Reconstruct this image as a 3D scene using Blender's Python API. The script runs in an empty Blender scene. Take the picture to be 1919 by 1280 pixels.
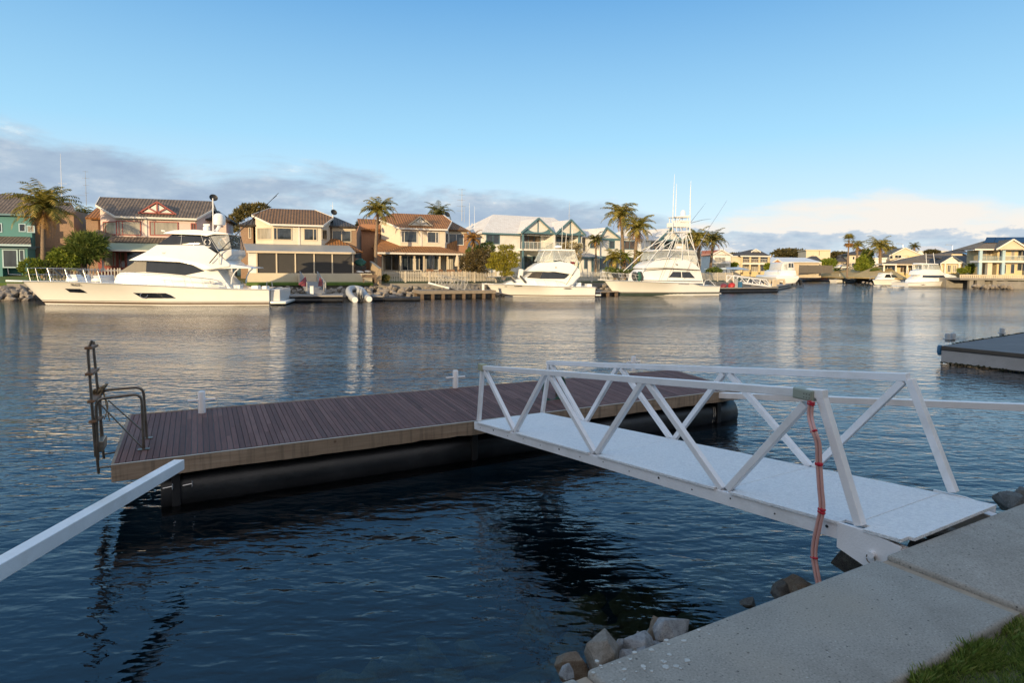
import bpy, bmesh, math, random
from mathutils import Vector, Matrix, noise
R = math.radians
scene = bpy.context.scene
COL = scene.collection
random.seed(7)

# ------------------------------------------------------------------ camera model (also used to survey points)
FPX, CX, HOR, EYE = 1120.0, 960.0, 501.0, 3.2
PITCH, ROLL = R(3.3), R(0.5)
PY = HOR + FPX*math.tan(PITCH)
fw = Vector((0, math.cos(PITCH), -math.sin(PITCH)))
r0 = Vector((1, 0, 0)); u0 = r0.cross(fw)
CR = r0*math.cos(ROLL) + u0*math.sin(ROLL)
CU = u0*math.cos(ROLL) - r0*math.sin(ROLL)
E0 = Vector((0, 0, EYE))
def ray(x, y): return fw + CR*((x-CX)/FPX) - CU*((y-PY)/FPX)
def onz(x, y, z):
    d = ray(x, y); return E0 + d*((z-EYE)/d.z)
def onD(x, y, D):
    d = ray(x, y); return E0 + d*(D/d.y)
# survey sheets: enlarged views of the picture
def zA(x, y): return (x/4.0, 280+y/4.0)
def zB(x, y): return (400+x/4.0, 320+y/4.0)
def zC(x, y): return (800+x/4.0, 320+y/4.0)
def zD(x, y): return (1100+x/4.569, 320+y/4.569)
def zE(x, y): return (1480+x/4.371, 400+y/4.371)

cam = bpy.data.cameras.new('camera'); co = bpy.data.objects.new('camera', cam); COL.objects.link(co)
cam.sensor_width = 36; cam.lens = FPX/1919*36; cam.shift_y = -(640-PY)/1919
cam.clip_start = 0.05; cam.clip_end = 6000
m = Matrix((CR, CU, -fw)).transposed().to_4x4(); m.translation = E0
co.matrix_world = m; scene.camera = co

# ------------------------------------------------------------------ node helpers / materials
def nt(mt):
    mt.use_nodes = True; t = mt.node_tree; t.nodes.clear(); return t
def N(t, typ, **kw):
    n = t.nodes.new(typ)
    for k, v in kw.items():
        if k.startswith('i_'):
            key = k[2:]
            n.inputs[int(key) if key.isdigit() else key.replace('_', ' ')].default_value = v
        else: setattr(n, k, v)
    return n
def L(t, a, b): t.links.new(a, b)
def ramp(t, fac, stops, interp='LINEAR'):
    n = t.nodes.new('ShaderNodeValToRGB'); n.color_ramp.interpolation = interp
    e = n.color_ramp.elements
    while len(e) < len(stops): e.new(0.5)
    for k, (p, c) in enumerate(stops):
        e[k].position = p; e[k].color = (c[0], c[1], c[2], 1) if not isinstance(c, (int, float)) else (c, c, c, 1)
    if fac is not None: L(t, fac, n.inputs[0])
    return n
def math_(t, op, a, b=None, clamp=False):
    n = t.nodes.new('ShaderNodeMath'); n.operation = op; n.use_clamp = clamp
    for i, v in enumerate((a, b)):
        if v is None: continue
        if isinstance(v, (int, float)): n.inputs[i].default_value = v
        else: L(t, v, n.inputs[i])
    return n.outputs[0]
def mixc(t, fac, a, b, mode='MIX'):
    n = t.nodes.new('ShaderNodeMix'); n.data_type = 'RGBA'; n.blend_type = mode
    for s, v in ((n.inputs[0], fac), (n.inputs[6], a), (n.inputs[7], b)):
        if isinstance(v, (int, float)): s.default_value = v
        elif isinstance(v, tuple): s.default_value = (v[0], v[1], v[2], 1)
        else: L(t, v, s)
    return n.outputs[2]
def lite(c, k): return tuple(min(1, x*k) for x in c)
MATS = {}
def mat(name, col, rough=.6, var=.2, scale=2.5, bump=0.0, bscale=None, metal=0.0, spec=.5, stain=None, island=0.0, coat=0.0):
    """painted / weathered surface: two octaves of noise break up colour and roughness"""
    if name in MATS: return MATS[name]
    mt = bpy.data.materials.new(name); t = nt(mt); MATS[name] = mt
    out = N(t, 'ShaderNodeOutputMaterial'); p = N(t, 'ShaderNodeBsdfPrincipled')
    L(t, p.outputs[0], out.inputs[0])
    tc = N(t, 'ShaderNodeTexCoord')
    n1 = N(t, 'ShaderNodeTexNoise', i_Scale=scale, i_Detail=6.0, i_Roughness=.65); L(t, tc.outputs['Object'], n1.inputs['Vector'])
    r1 = ramp(t, n1.outputs['Fac'], [(.25, lite(col, 1-var)), (.75, lite(col, 1+var))])
    c = r1.outputs[0]
    if island:
        g = N(t, 'ShaderNodeNewGeometry')
        rr = ramp(t, g.outputs['Random Per Island'], [(0, 1-island), (1, 1+island*.6)])
        c = mixc(t, 1.0, c, rr.outputs[0], 'MULTIPLY')
    if stain:
        n2 = N(t, 'ShaderNodeTexNoise', i_Scale=scale*.35, i_Detail=8.0, i_Roughness=.7); L(t, tc.outputs['Object'], n2.inputs['Vector'])
        r2 = ramp(t, n2.outputs['Fac'], [(.5, 0.0), (.72, 1.0)])
        c = mixc(t, math_(t, 'MULTIPLY', r2.outputs[0], .6), c, stain)
    L(t, c, p.inputs['Base Color'])
    rr = ramp(t, n1.outputs['Fac'], [(.2, max(0.03, rough-.08)), (.8, min(1, rough+.08))]); L(t, rr.outputs[0], p.inputs['Roughness'])
    p.inputs['Metallic'].default_value = metal; p.inputs['Specular IOR Level'].default_value = spec
    if coat: p.inputs['Coat Weight'].default_value = coat; p.inputs['Coat Roughness'].default_value = .08
    if bump:
        n3 = N(t, 'ShaderNodeTexNoise', i_Scale=bscale or scale*12, i_Detail=5.0); L(t, tc.outputs['Object'], n3.inputs['Vector'])
        b = N(t, 'ShaderNodeBump', i_Strength=bump, i_Distance=.02); L(t, n3.outputs['Fac'], b.inputs['Height']); L(t, b.outputs[0], p.inputs['Normal'])
    return mt
def tile_mat(name, c1, c2, grime, wavew=.3, row=.34, dip=.62):
    """concrete roof tiles on UVs in metres: rolls across, courses up the slope"""
    mt = bpy.data.materials.new(name); t = nt(mt); MATS[name] = mt
    out = N(t, 'ShaderNodeOutputMaterial'); p = N(t, 'ShaderNodeBsdfPrincipled', i_Roughness=.8); L(t, p.outputs[0], out.inputs[0])
    uv = N(t, 'ShaderNodeUVMap'); sx = N(t, 'ShaderNodeSeparateXYZ'); L(t, uv.outputs[0], sx.inputs[0])
    br = N(t, 'ShaderNodeTexBrick', i_Scale=1.0, i_Mortar_Size=.012, i_Brick_Width=wavew, i_Row_Height=row, i_Bias=0.0)
    br.offset = 0.5; L(t, uv.outputs[0], br.inputs['Vector'])
    br.inputs['Color1'].default_value = (*c1, 1); br.inputs['Color2'].default_value = (*c2, 1); br.inputs['Mortar'].default_value = (*lite(c1, .35 if dip < .8 else .75), 1)
    n1 = N(t, 'ShaderNodeTexNoise', i_Scale=1.3, i_Detail=9.0, i_Roughness=.75); L(t, uv.outputs[0], n1.inputs['Vector'])
    r1 = ramp(t, n1.outputs['Fac'], [(.42, 0.0), (.68, .75)])
    c = mixc(t, r1.outputs[0], br.outputs['Color'], grime)
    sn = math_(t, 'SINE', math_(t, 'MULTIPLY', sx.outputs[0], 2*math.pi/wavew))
    sh = ramp(t, None, [(0, dip), (.45, 1.0), (1, 1.0)])  # colour darkened between the rolls: shade painted into the troughs
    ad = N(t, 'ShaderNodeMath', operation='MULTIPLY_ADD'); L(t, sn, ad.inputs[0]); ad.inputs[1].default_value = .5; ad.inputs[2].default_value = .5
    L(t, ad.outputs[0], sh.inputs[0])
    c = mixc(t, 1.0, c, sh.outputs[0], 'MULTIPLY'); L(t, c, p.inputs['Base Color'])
    fr = math_(t, 'FRACT', math_(t, 'DIVIDE', sx.outputs[1], row))
    h = math_(t, 'SUBTRACT', math_(t, 'MULTIPLY', sn, .5), fr)
    b = N(t, 'ShaderNodeBump', i_Strength=.9 if dip < .8 else .35, i_Distance=.05 if dip < .8 else .02); L(t, h, b.inputs['Height']); L(t, b.outputs[0], p.inputs['Normal'])
    return mt
def leaf_mat(name, dark, light, tip=None):
    mt = bpy.data.materials.new(name); t = nt(mt); MATS[name] = mt
    out = N(t, 'ShaderNodeOutputMaterial'); p = N(t, 'ShaderNodeBsdfPrincipled', i_Roughness=.55)
    p.inputs['Specular IOR Level'].default_value = .3
    g = N(t, 'ShaderNodeNewGeometry'); tc = N(t, 'ShaderNodeTexCoord')
    n1 = N(t, 'ShaderNodeTexNoise', i_Scale=1.1, i_Detail=3.0); L(t, tc.outputs['Object'], n1.inputs['Vector'])
    s = math_(t, 'ADD', math_(t, 'MULTIPLY', g.outputs['Random Per Island'], .6), math_(t, 'SUBTRACT', math_(t, 'MULTIPLY', n1.outputs['Fac'], 1.2), .38))
    r = ramp(t, s, [(0.05, dark), (.6, light)] + ([(.97, tip)] if tip else []))
    L(t, r.outputs[0], p.inputs['Base Color'])
    tr = N(t, 'ShaderNodeBsdfTranslucent'); L(t, r.outputs[0], tr.inputs[0])
    mx = N(t, 'ShaderNodeMixShader', i_0=.25); L(t, p.outputs[0], mx.inputs[1]); L(t, tr.outputs[0], mx.inputs[2]); L(t, mx.outputs[0], out.inputs[0])
    return mt
def glass_mat(name, col, rough=.04, var=.5):
    """window with room or curtain behind: dark body, clear reflections, slight waviness"""
    mt = bpy.data.materials.new(name); t = nt(mt); MATS[name] = mt
    out = N(t, 'ShaderNodeOutputMaterial'); p = N(t, 'ShaderNodeBsdfPrincipled', i_Roughness=rough)
    p.inputs['Specular IOR Level'].default_value = .8
    tc = N(t, 'ShaderNodeTexCoord'); mp = N(t, 'ShaderNodeMapping'); mp.inputs['Scale'].default_value = (1, 1, .25); L(t, tc.outputs['Object'], mp.inputs[0])
    n1 = N(t, 'ShaderNodeTexNoise', i_Scale=2.2, i_Detail=3.0); L(t, mp.outputs[0], n1.inputs['Vector'])
    r = ramp(t, n1.outputs['Fac'], [(.3, lite(col, 1-var)), (.7, lite(col, 1+var))]); L(t, r.outputs[0], p.inputs['Base Color'])
    n2 = N(t, 'ShaderNodeTexNoise', i_Scale=.9, i_Detail=1.0); L(t, tc.outputs['Object'], n2.inputs['Vector'])
    b = N(t, 'ShaderNodeBump', i_Strength=.06, i_Distance=.2); L(t, n2.outputs['Fac'], b.inputs['Height']); L(t, b.outputs[0], p.inputs['Normal'])
    L(t, p.outputs[0], out.inputs[0]); return mt
def clear_mat(name, alpha=.35, col=(.8, .82, .82)):
    mt = bpy.data.materials.new(name); t = nt(mt); MATS[name] = mt
    out = N(t, 'ShaderNodeOutputMaterial')
    tr = N(t, 'ShaderNodeBsdfTransparent'); tr.inputs[0].default_value = (.93, .95, .95, 1)
    p = N(t, 'ShaderNodeBsdfPrincipled', i_Roughness=.12); p.inputs['Base Color'].default_value = (*col, 1)
    tc = N(t, 'ShaderNodeTexCoord'); n1 = N(t, 'ShaderNodeTexNoise', i_Scale=1.4, i_Detail=3.0); L(t, tc.outputs['Object'], n1.inputs['Vector'])
    r = ramp(t, n1.outputs['Fac'], [(.3, alpha*.6), (.7, alpha*1.4)])
    mx = N(t, 'ShaderNodeMixShader'); L(t, r.outputs[0], mx.inputs[0]); L(t, tr.outputs[0], mx.inputs[1]); L(t, p.outputs[0], mx.inputs[2]); L(t, mx.outputs[0], out.inputs[0])
    return mt

# ------------------------------------------------------------------ mesh builder
class MB:
    def __init__(s): s.v = []; s.f = []; s.uv = []
    def add(s, pts, faces, uv=None):
        o = len(s.v); s.v += [Vector(p) for p in pts]
        for k, f in enumerate(faces):
            s.f.append([o+i for i in f]); s.uv.append(uv[k] if uv else None)
        return s
    def box(s, x0, x1, y0, y1, z0, z1):
        p = [(x, y, z) for z in (z0, z1) for y in (y0, y1) for x in (x0, x1)]
        return s.add(p, [(0, 2, 3, 1), (4, 5, 7, 6), (0, 1, 5, 4), (2, 6, 7, 3), (0, 4, 6, 2), (1, 3, 7, 5)])
    def bar(s, a, b, w, h=None, up=(0, 0, 1)):
        """square bar between two points; h measured along 'up'"""
        a, b = Vector(a), Vector(b); h = h or w; d = (b-a).normalized(); upv = Vector(up)
        if abs(d.dot(upv)) > .98: upv = Vector((1, 0, 0))
        x = d.cross(upv).normalized(); y = x.cross(d)
        p = [q + x*sx*w/2 + y*sy*h/2 for q in (a, b) for sx, sy in ((-1, -1), (1, -1), (1, 1), (-1, 1))]
        return s.add(p, [(3, 2, 1, 0), (4, 5, 6, 7), (0, 1, 5, 4), (1, 2, 6, 5), (2, 3, 7, 6), (3, 0, 4, 7)])
    def tube(s, path, r, n=8, caps=True):
        path = [Vector(p) for p in path]
        rad = r if isinstance(r, (list, tuple)) else [r]*len(path)
        o = len(s.v); prev = None
        for k, p in enumerate(path):
            d = (path[min(k+1, len(path)-1)] - path[max(k-1, 0)])
            d = d.normalized() if d.length > 1e-9 else Vector((0, 0, 1))
            if prev is None:
                up = Vector((0, 0, 1)) if abs(d.z) < .9 else Vector((1, 0, 0)); x = d.cross(up).normalized()
            else:
                x = (prev - d*prev.dot(d)).normalized()
            prev = x; y = d.cross(x)
            for j in range(n):
                a = 2*math.pi*j/n; s.v.append(p + (x*math.cos(a) + y*math.sin(a))*rad[k])
        for k in range(len(path)-1):
            for j in range(n):
                j2 = (j+1) % n
                s.f.append([o+k*n+j, o+k*n+j2, o+(k+1)*n+j2, o+(k+1)*n+j]); s.uv.append(None)
        if caps:
            s.f.append([o+j for j in range(n)][::-1]); s.uv.append(None)
            s.f.append([o+(len(path)-1)*n+j for j in range(n)]); s.uv.append(None)
        return s
    def lathe(s, prof, c=(0, 0, 0), n=16):
        c = Vector(c); o = len(s.v)
        for r, z in prof:
            for j in range(n):
                a = 2*math.pi*j/n; s.v.append(c + Vector((r*math.cos(a), r*math.sin(a), z)))
        for k in range(len(prof)-1):
            for j in range(n):
                j2 = (j+1) % n; s.f.append([o+k*n+j, o+k*n+j2, o+(k+1)*n+j2, o+(k+1)*n+j]); s.uv.append(None)
        s.f.append([o+j for j in range(n)][::-1]); s.uv.append(None)
        s.f.append([o+(len(prof)-1)*n+j for j in range(n)]); s.uv.append(None)
        return s
    def plan(s, poly, z0, z1):
        """prism from a plan polygon (counter-clockwise); z1 may be per-vertex list"""
        n = len(poly); zt = z1 if isinstance(z1, list) else [z1]*n; zb = z0 if isinstance(z0, list) else [z0]*n
        p = [(x, y, zb[k]) for k, (x, y) in enumerate(poly)] + [(x, y, zt[k]) for k, (x, y) in enumerate(poly)]
        return s.add(p, [list(range(n))[::-1], list(range(n, 2*n))] + [(k, (k+1) % n, n+(k+1) % n, n+k) for k in range(n)])
    def slab(s, pts, th=.14, uvdir=None, off=(0, 0, -1)):
        """a sloping panel with thickness; UVs in metres, u along the first edge"""
        pts = [Vector(p) for p in pts]; n = len(pts); o = len(s.v)
        e = (pts[1]-pts[0]).normalized(); nn = Vector((0, 0, 0))
        for k in range(n): nn += (pts[k]-pts[0]).cross(pts[(k+1) % n]-pts[0])
        nn.normalize(); w = nn.cross(e)
        uv = [((p-pts[0]).dot(e), (p-pts[0]).dot(w)) for p in pts]
        s.v += pts + [p + Vector(off)*th for p in pts]
        s.f.append([o+k for k in range(n)]); s.uv.append(uv)
        s.f.append([o+n+k for k in range(n)][::-1]); s.uv.append(None)
        for k in range(n):
            k2 = (k+1) % n; s.f.append([o+k2, o+k, o+n+k, o+n+k2]); s.uv.append(None)
        return s
    def quad(s, a, b, c, d): return s.add([a, b, c, d], [(0, 1, 2, 3)])
    def blob(s, c, r, seed=0, sub=2, rough=.25, freq=1.2):
        bm = bmesh.new(); bmesh.ops.create_icosphere(bm, subdivisions=sub, radius=1)
        o = len(s.v); rr = Vector(r) if isinstance(r, (tuple, list)) else Vector((r, r, r))
        for v in bm.verts:
            k = 1 + rough*noise.noise(v.co*freq + Vector((seed*3.7, seed*1.3, seed*2.1)))
            s.v.append(Vector(c) + Vector((v.co.x*rr.x, v.co.y*rr.y, v.co.z*rr.z))*k)
        for f in bm.faces: s.f.append([o+v.index for v in f.verts]); s.uv.append(None)
        bm.free(); return s
    def build(s, name, material, parent=None, smooth=False, bevel=0, seg=2, fixn=False):
        me = bpy.data.meshes.new(name); me.from_pydata([tuple(v) for v in s.v], [], s.f)
        if any(u for u in s.uv):
            ul = me.uv_layers.new(name='UVMap')
            for pl, uv in zip(me.polygons, s.uv):
                if uv:
                    for li, q in zip(pl.loop_indices, uv): ul.data[li].uv = q
        if bevel or fixn:
            bm = bmesh.new(); bm.from_mesh(me)
            bmesh.ops.recalc_face_normals(bm, faces=bm.faces)
            if bevel:
                es = [e for e in bm.edges if len(e.link_faces) == 2 and e.calc_face_angle(0) > .5]
                bmesh.ops.bevel(bm, geom=es, offset=bevel, segments=seg, affect='EDGES', profile=.5, clamp_overlap=True)
            bm.to_mesh(me); bm.free()
        if smooth:
            me.polygons.foreach_set('use_smooth', [True]*len(me.polygons))
            try: me.set_sharp_from_angle(angle=R(42))
            except Exception: pass
        me.materials.append(material); me.update()
        o = bpy.data.objects.new(name, me); COL.objects.link(o)
        if parent is not None: o.parent = parent
        return o
def tag(o, label=None, cat=None, group=None, kind=None):
    if label: o['label'] = label
    if cat: o['category'] = cat
    if group: o['group'] = group
    if kind: o['kind'] = kind
    return o
def thing(name, label, cat, loc=(0, 0, 0), rz=0.0, group=None):
    o = bpy.data.objects.new(name, None); COL.objects.link(o); o.empty_display_size = .3
    o.location = loc; o.rotation_euler = (0, 0, rz); return tag(o, label, cat, group)
KIDS = {}
def copy_tree(o, parent=None):
    c = o.copy(); COL.objects.link(c)
    if parent is not None: c.parent = parent
    for ch in [x for x in o.children]: copy_tree(ch, c)
    return c
class Fr:
    """survey frame: a vertical plane standing at P with heading th; pixels are dropped onto planes parallel to it"""
    def __init__(s, P, th, z0=0.0):
        s.P = Vector((P[0], P[1], z0)); s.th = th
        s.u = Vector((math.cos(th), math.sin(th), 0)); s.n = Vector((-math.sin(th), math.cos(th), 0))
    def at(s, q, y=0.0):
        d = ray(*q); k = ((s.P + s.n*y - E0).dot(s.n))/d.dot(s.n); w = E0 + d*k - s.P
        return Vector((w.dot(s.u), y, w.z))
    def x(s, q, y=0.0): return s.at(q, y).x
    def z(s, q, y=0.0): return s.at(q, y).z
    def loc(s, w): w = Vector(w) - s.P; return Vector((w.dot(s.u), w.dot(s.n), w.z))
    def world(s, p): return s.P + s.u*p[0] + s.n*p[1] + Vector((0, 0, p[2]))
    def thing(s, name, label, cat, group=None): return thing(name, label, cat, s.P, s.th, group)
# ------------------------------------------------------------------ sky and sun
SUN_EL, SUN_AZ = R(9.5), R(25)          # light travels towards +Y and 25 degrees to the right
w = bpy.data.worlds.new('World'); scene.world = w; w.use_nodes = True
t = w.node_tree; t.nodes.clear()
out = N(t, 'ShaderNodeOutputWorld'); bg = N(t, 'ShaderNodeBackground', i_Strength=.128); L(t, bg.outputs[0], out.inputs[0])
sky = N(t, 'ShaderNodeTexSky', sky_type='NISHITA'); sky.sun_disc = False
sky.sun_elevation = SUN_EL; sky.sun_rotation = math.pi + SUN_AZ
sky.air_density = 1.0; sky.dust_density = .6; sky.ozone_density = 2.0; sky.altitude = 0
tc = N(t, 'ShaderNodeTexCoord'); sp = N(t, 'ShaderNodeSeparateXYZ'); L(t, tc.outputs['Generated'], sp.inputs[0])
el = sp.outputs[2]; az = math_(t, 'ARCTAN2', sp.outputs[0], sp.outputs[1])
# clear air: pale horizon, blue deepening upward; extra brightness added overhead to lift the foreground
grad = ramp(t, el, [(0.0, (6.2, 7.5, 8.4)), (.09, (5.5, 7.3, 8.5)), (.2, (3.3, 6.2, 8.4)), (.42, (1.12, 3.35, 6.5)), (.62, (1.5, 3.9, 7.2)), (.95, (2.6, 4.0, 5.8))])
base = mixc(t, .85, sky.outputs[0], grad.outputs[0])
# warm glow added on the sun's side behind the viewer, filling the foreground
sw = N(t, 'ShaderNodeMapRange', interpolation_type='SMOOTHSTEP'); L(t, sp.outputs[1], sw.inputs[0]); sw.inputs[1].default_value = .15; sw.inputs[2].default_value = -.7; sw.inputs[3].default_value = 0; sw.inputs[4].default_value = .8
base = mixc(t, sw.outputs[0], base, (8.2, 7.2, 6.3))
# cloud bank: low stratocumulus, thick to the left, cumulus to the right
cb = N(t, 'ShaderNodeCombineXYZ'); L(t, math_(t, 'MULTIPLY', az, 3.2), cb.inputs[0]); L(t, math_(t, 'MULTIPLY', el, 13.0), cb.inputs[1])
n1 = N(t, 'ShaderNodeTexNoise', i_Scale=1.25, i_Detail=10.0, i_Roughness=.58, i_Distortion=.25); L(t, cb.outputs[0], n1.inputs['Vector'])
cb2 = N(t, 'ShaderNodeCombineXYZ'); L(t, math_(t, 'MULTIPLY', az, 7.0), cb2.inputs[0]); L(t, math_(t, 'MULTIPLY', el, 17.0), cb2.inputs[1]); cb2.inputs[2].default_value = 4.2
n2 = N(t, 'ShaderNodeTexNoise', i_Scale=1.9, i_Detail=12.0, i_Roughness=.62); L(t, cb2.outputs[0], n2.inputs['Vector'])
mr = N(t, 'ShaderNodeMapRange'); L(t, az, mr.inputs[0]); mr.inputs[1].default_value = -1.0; mr.inputs[2].default_value = 1.0
topr = ramp(t, mr.outputs[0], [(.0, .205), (.146, .195), (.27, .175), (.36, .165), (.47, .146), (.6, .138), (.67, .104), (.85, .104), (1.0, .106)])
lift = math_(t, 'SUBTRACT', topr.outputs[0], el)                   # > 0 below the top of the bank
nn = N(t, 'ShaderNodeMath', operation='MULTIPLY_ADD'); L(t, n1.outputs['Fac'], nn.inputs[0]); nn.inputs[1].default_value = 3.0; nn.inputs[2].default_value = -1.36
lc = N(t, 'ShaderNodeMapRange'); L(t, lift, lc.inputs[0]); lc.inputs[1].default_value = -.035; lc.inputs[2].default_value = .05; lc.inputs[3].default_value = -.95; lc.inputs[4].default_value = .62
cov = math_(t, 'ADD', nn.outputs[0], lc.outputs[0])
rz_ = N(t, 'ShaderNodeMapRange', interpolation_type='SMOOTHSTEP'); L(t, az, rz_.inputs[0]); rz_.inputs[1].default_value = .2; rz_.inputs[2].default_value = .4; rz_.inputs[4].default_value = .3
cov = math_(t, 'ADD', cov, rz_.outputs[0])
low = N(t, 'ShaderNodeMapRange'); L(t, el, low.inputs[0]); low.inputs[1].default_value = .02; low.inputs[2].default_value = .075; low.inputs[3].default_value = -.35; low.inputs[4].default_value = 0.0
cov = math_(t, 'ADD', cov, low.outputs[0])
mask = N(t, 'ShaderNodeMapRange', interpolation_type='SMOOTHSTEP'); L(t, cov, mask.inputs[0]); mask.inputs[1].default_value = .08; mask.inputs[2].default_value = .75
# lit cumulus to the right, slate undersides to the left
right = N(t, 'ShaderNodeMapRange', interpolation_type='SMOOTHSTEP'); L(t, az, right.inputs[0]); right.inputs[1].default_value = .08; right.inputs[2].default_value = .36
edge = N(t, 'ShaderNodeMapRange', interpolation_type='SMOOTHSTEP'); L(t, lift, edge.inputs[0]); edge.inputs[1].default_value = .062; edge.inputs[2].default_value = .012
litf = math_(t, 'ADD', math_(t, 'MULTIPLY', n2.outputs['Fac'], 1.35), math_(t, 'ADD', math_(t, 'MULTIPLY', right.outputs[0], .20), math_(t, 'ADD', math_(t, 'MULTIPLY', math_(t, 'MULTIPLY', edge.outputs[0], right.outputs[0]), .62), math_(t, 'MULTIPLY', edge.outputs[0], .10))))
crm = ramp(t, litf, [(.45, (2.7, 3.5, 4.7)), (.72, (3.3, 4.15, 5.2)), (.92, (4.6, 5.2, 5.9)), (1.25, (7.6, 7.1, 6.5))])
colr = mixc(t, math_(t, 'MULTIPLY', mask.outputs[0], .93), base, crm.outputs[0])
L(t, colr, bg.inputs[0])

sl = bpy.data.lights.new('sun', 'SUN'); so = bpy.data.objects.new('sun', sl); COL.objects.link(so)
sl.energy = 5.0; sl.angle = R(.5); sl.color = (1.0, .745, .42)
ld = Vector((math.sin(SUN_AZ)*math.cos(SUN_EL), math.cos(SUN_AZ)*math.cos(SUN_EL), -math.sin(SUN_EL)))
so.rotation_euler = ld.to_track_quat('-Z', 'Y').to_euler(); so.location = (-20, -60, 30)
scene.view_settings.view_transform = 'Standard'; scene.view_settings.look = 'None'; scene.view_settings.exposure = 0; scene.view_settings.gamma = 1
scene.cycles.max_bounces = 8; scene.cycles.transparent_max_bounces = 24; scene.cycles.caustics_reflective = False; scene.cycles.caustics_refractive = False
scene.cycles.sample_clamp_indirect = 6

# ------------------------------------------------------------------ palette
mat('gelcoat', (.87, .86, .83), .22, .03, .8, coat=.5)
mat('gelcoat_grey', (.42, .44, .47), .3, .08, 1.0)
mat('bottom_paint', (.045, .07, .06), .6, .3, 2.0)
mat('boot_stripe', (.02, .022, .03), .3, .1)
mat('dark_trim', (.02, .02, .022), .35, .2)
mat('canvas_dark', (.06, .065, .07), .85, .25, 4)
mat('canvas_white', (.78, .78, .76), .8, .06, 3)
mat('stainless', (.55, .55, .56), .25, .12, 6, metal=1.0)
mat('rail_white', (.78, .78, .78), .35, .05, 4)
mat('anodised', (.68, .69, .70), .35, .08, 5, metal=.6)
mat('steel_worn', (.23, .20, .17), .38, .35, 9, metal=.85, stain=(.10, .045, .02))
mat('paint_white', (.85, .83, .84), .42, .07, 3, bump=.15, bscale=70, stain=(.55, .51, .46))
mat('grit_white', (.86, .87, .90), .9, .16, 45, bump=.8, bscale=110, stain=(.70, .71, .74))
mat('render_white', (.80, .78, .74), .85, .07, .9, stain=(.52, .49, .43))
mat('render_cream', (.66, .57, .43), .85, .09, .8)
mat('render_yellow', (.68, .54, .31), .85, .09, .8)
mat('render_beige', (.58, .49, .37), .85, .10, .8)
mat('boards_pink', (.70, .55, .50), .75, .08, 1.2)
mat('boards_cream', (.70, .62, .50), .75, .08, 1.2)
mat('boards_teal', (.075, .235, .24), .7, .10, 1.0)
mat('paint_teal', (.10, .20, .24), .6, .12, 2)
mat('paint_paleblue', (.40, .55, .62), .6, .08, 2)
mat('trim_red', (.33, .085, .07), .6, .15, 2)
mat('trim_white', (.74, .70, .64), .6, .07, 2)
mat('trim_cream', (.64, .54, .40), .6, .08, 2)
mat('brick_brown', (.33, .22, .15), .9, .35, 14, bump=.3, bscale=25)
mat('brick_red', (.38, .20, .12), .9, .35, 14, bump=.3, bscale=25)
mat('metal_roof_grey', (.30, .31, .31), .5, .10, 1)
mat('metal_roof_green', (.30, .36, .27), .55, .12, 1)
mat('metal_roof_white', (.72, .73, .74), .5, .06, 1)
mat('blind_charcoal', (.045, .042, .04), .7, .2, 1.3)
mat('timber_orange', (.48, .22, .06), .7, .2, 3)
mat('solar', (.012, .018, .045), .15, .3, 3, metal=.3)
mat('dish_black', (.02, .02, .02), .5, .2)
mat('concrete_far', (.27, .25, .22), .9, .2, 1.1, stain=(.13, .12, .10))
mat('timber_wall', (.17, .12, .085), .9, .3, 3, stain=(.07, .055, .04))
mat('picket_cream', (.58, .52, .43), .75, .12, 2)
mat('paling_grey', (.17, .15, .13), .9, .25, 4)
mat('pontoon_black', (.012, .013, .016), .36, .35, 3, bump=.2, bscale=14, stain=(.045, .046, .05), spec=.5)
mat('pontoon_grey', (.44, .42, .41), .85, .12, 2, stain=(.36, .33, .30))
mat('outboard_grey', (.36, .38, .41), .35, .1)
mat('rubber_grey', (.38, .40, .42), .55, .1, 2)
mat('kayak_maroon', (.20, .035, .04), .4, .15)
mat('red_plastic', (.42, .03, .03), .45, .15)
mat('blue_plastic', (.04, .15, .28), .5, .15)
mat('tarp_green', (.02, .10, .08), .7, .3, 3)
mat('wood_furniture', (.20, .11, .06), .7, .3, 5)
mat('bark_palm', (.23, .17, .12), .95, .35, 5, bump=.8, bscale=16)
mat('bark_grey', (.20, .17, .14), .95, .3, 5, bump=.8, bscale=14)
mat('clay_red', (.42, .13, .06), .8, .2, 1)
mat('car_white', (.78, .78, .78), .25, .03, 1, coat=.6)
mat('shade_blue', (.42, .50, .58), .7, .08, 1)
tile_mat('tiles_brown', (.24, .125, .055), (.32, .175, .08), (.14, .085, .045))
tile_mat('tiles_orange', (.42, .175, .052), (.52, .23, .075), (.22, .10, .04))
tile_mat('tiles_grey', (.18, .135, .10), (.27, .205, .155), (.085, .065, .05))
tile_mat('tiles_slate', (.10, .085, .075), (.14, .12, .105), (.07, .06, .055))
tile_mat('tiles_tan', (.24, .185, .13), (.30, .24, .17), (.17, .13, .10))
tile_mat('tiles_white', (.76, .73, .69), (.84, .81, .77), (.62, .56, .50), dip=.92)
leaf_mat('palm_green', (.06, .075, .015), (.27, .24, .045), (.58, .40, .11))
leaf_mat('palm_dead', (.16, .08, .025), (.42, .23, .07), (.55, .35, .13))
leaf_mat('palm_dark', (.04, .05, .018), (.15, .15, .04), (.32, .25, .08))
leaf_mat('bush_green', (.04, .07, .016), (.14, .19, .04), (.26, .28, .07))
leaf_mat('bush_bright', (.07, .11, .015), (.20, .25, .03), (.34, .34, .05))
leaf_mat('cypress_gold', (.09, .10, .012), (.33, .29, .03), (.52, .42, .05))
leaf_mat('shrub_brown', (.05, .04, .016), (.13, .10, .035), (.22, .15, .06))
leaf_mat('gum_leaf', (.06, .06, .022), (.20, .17, .06), (.34, .25, .10))
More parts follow.
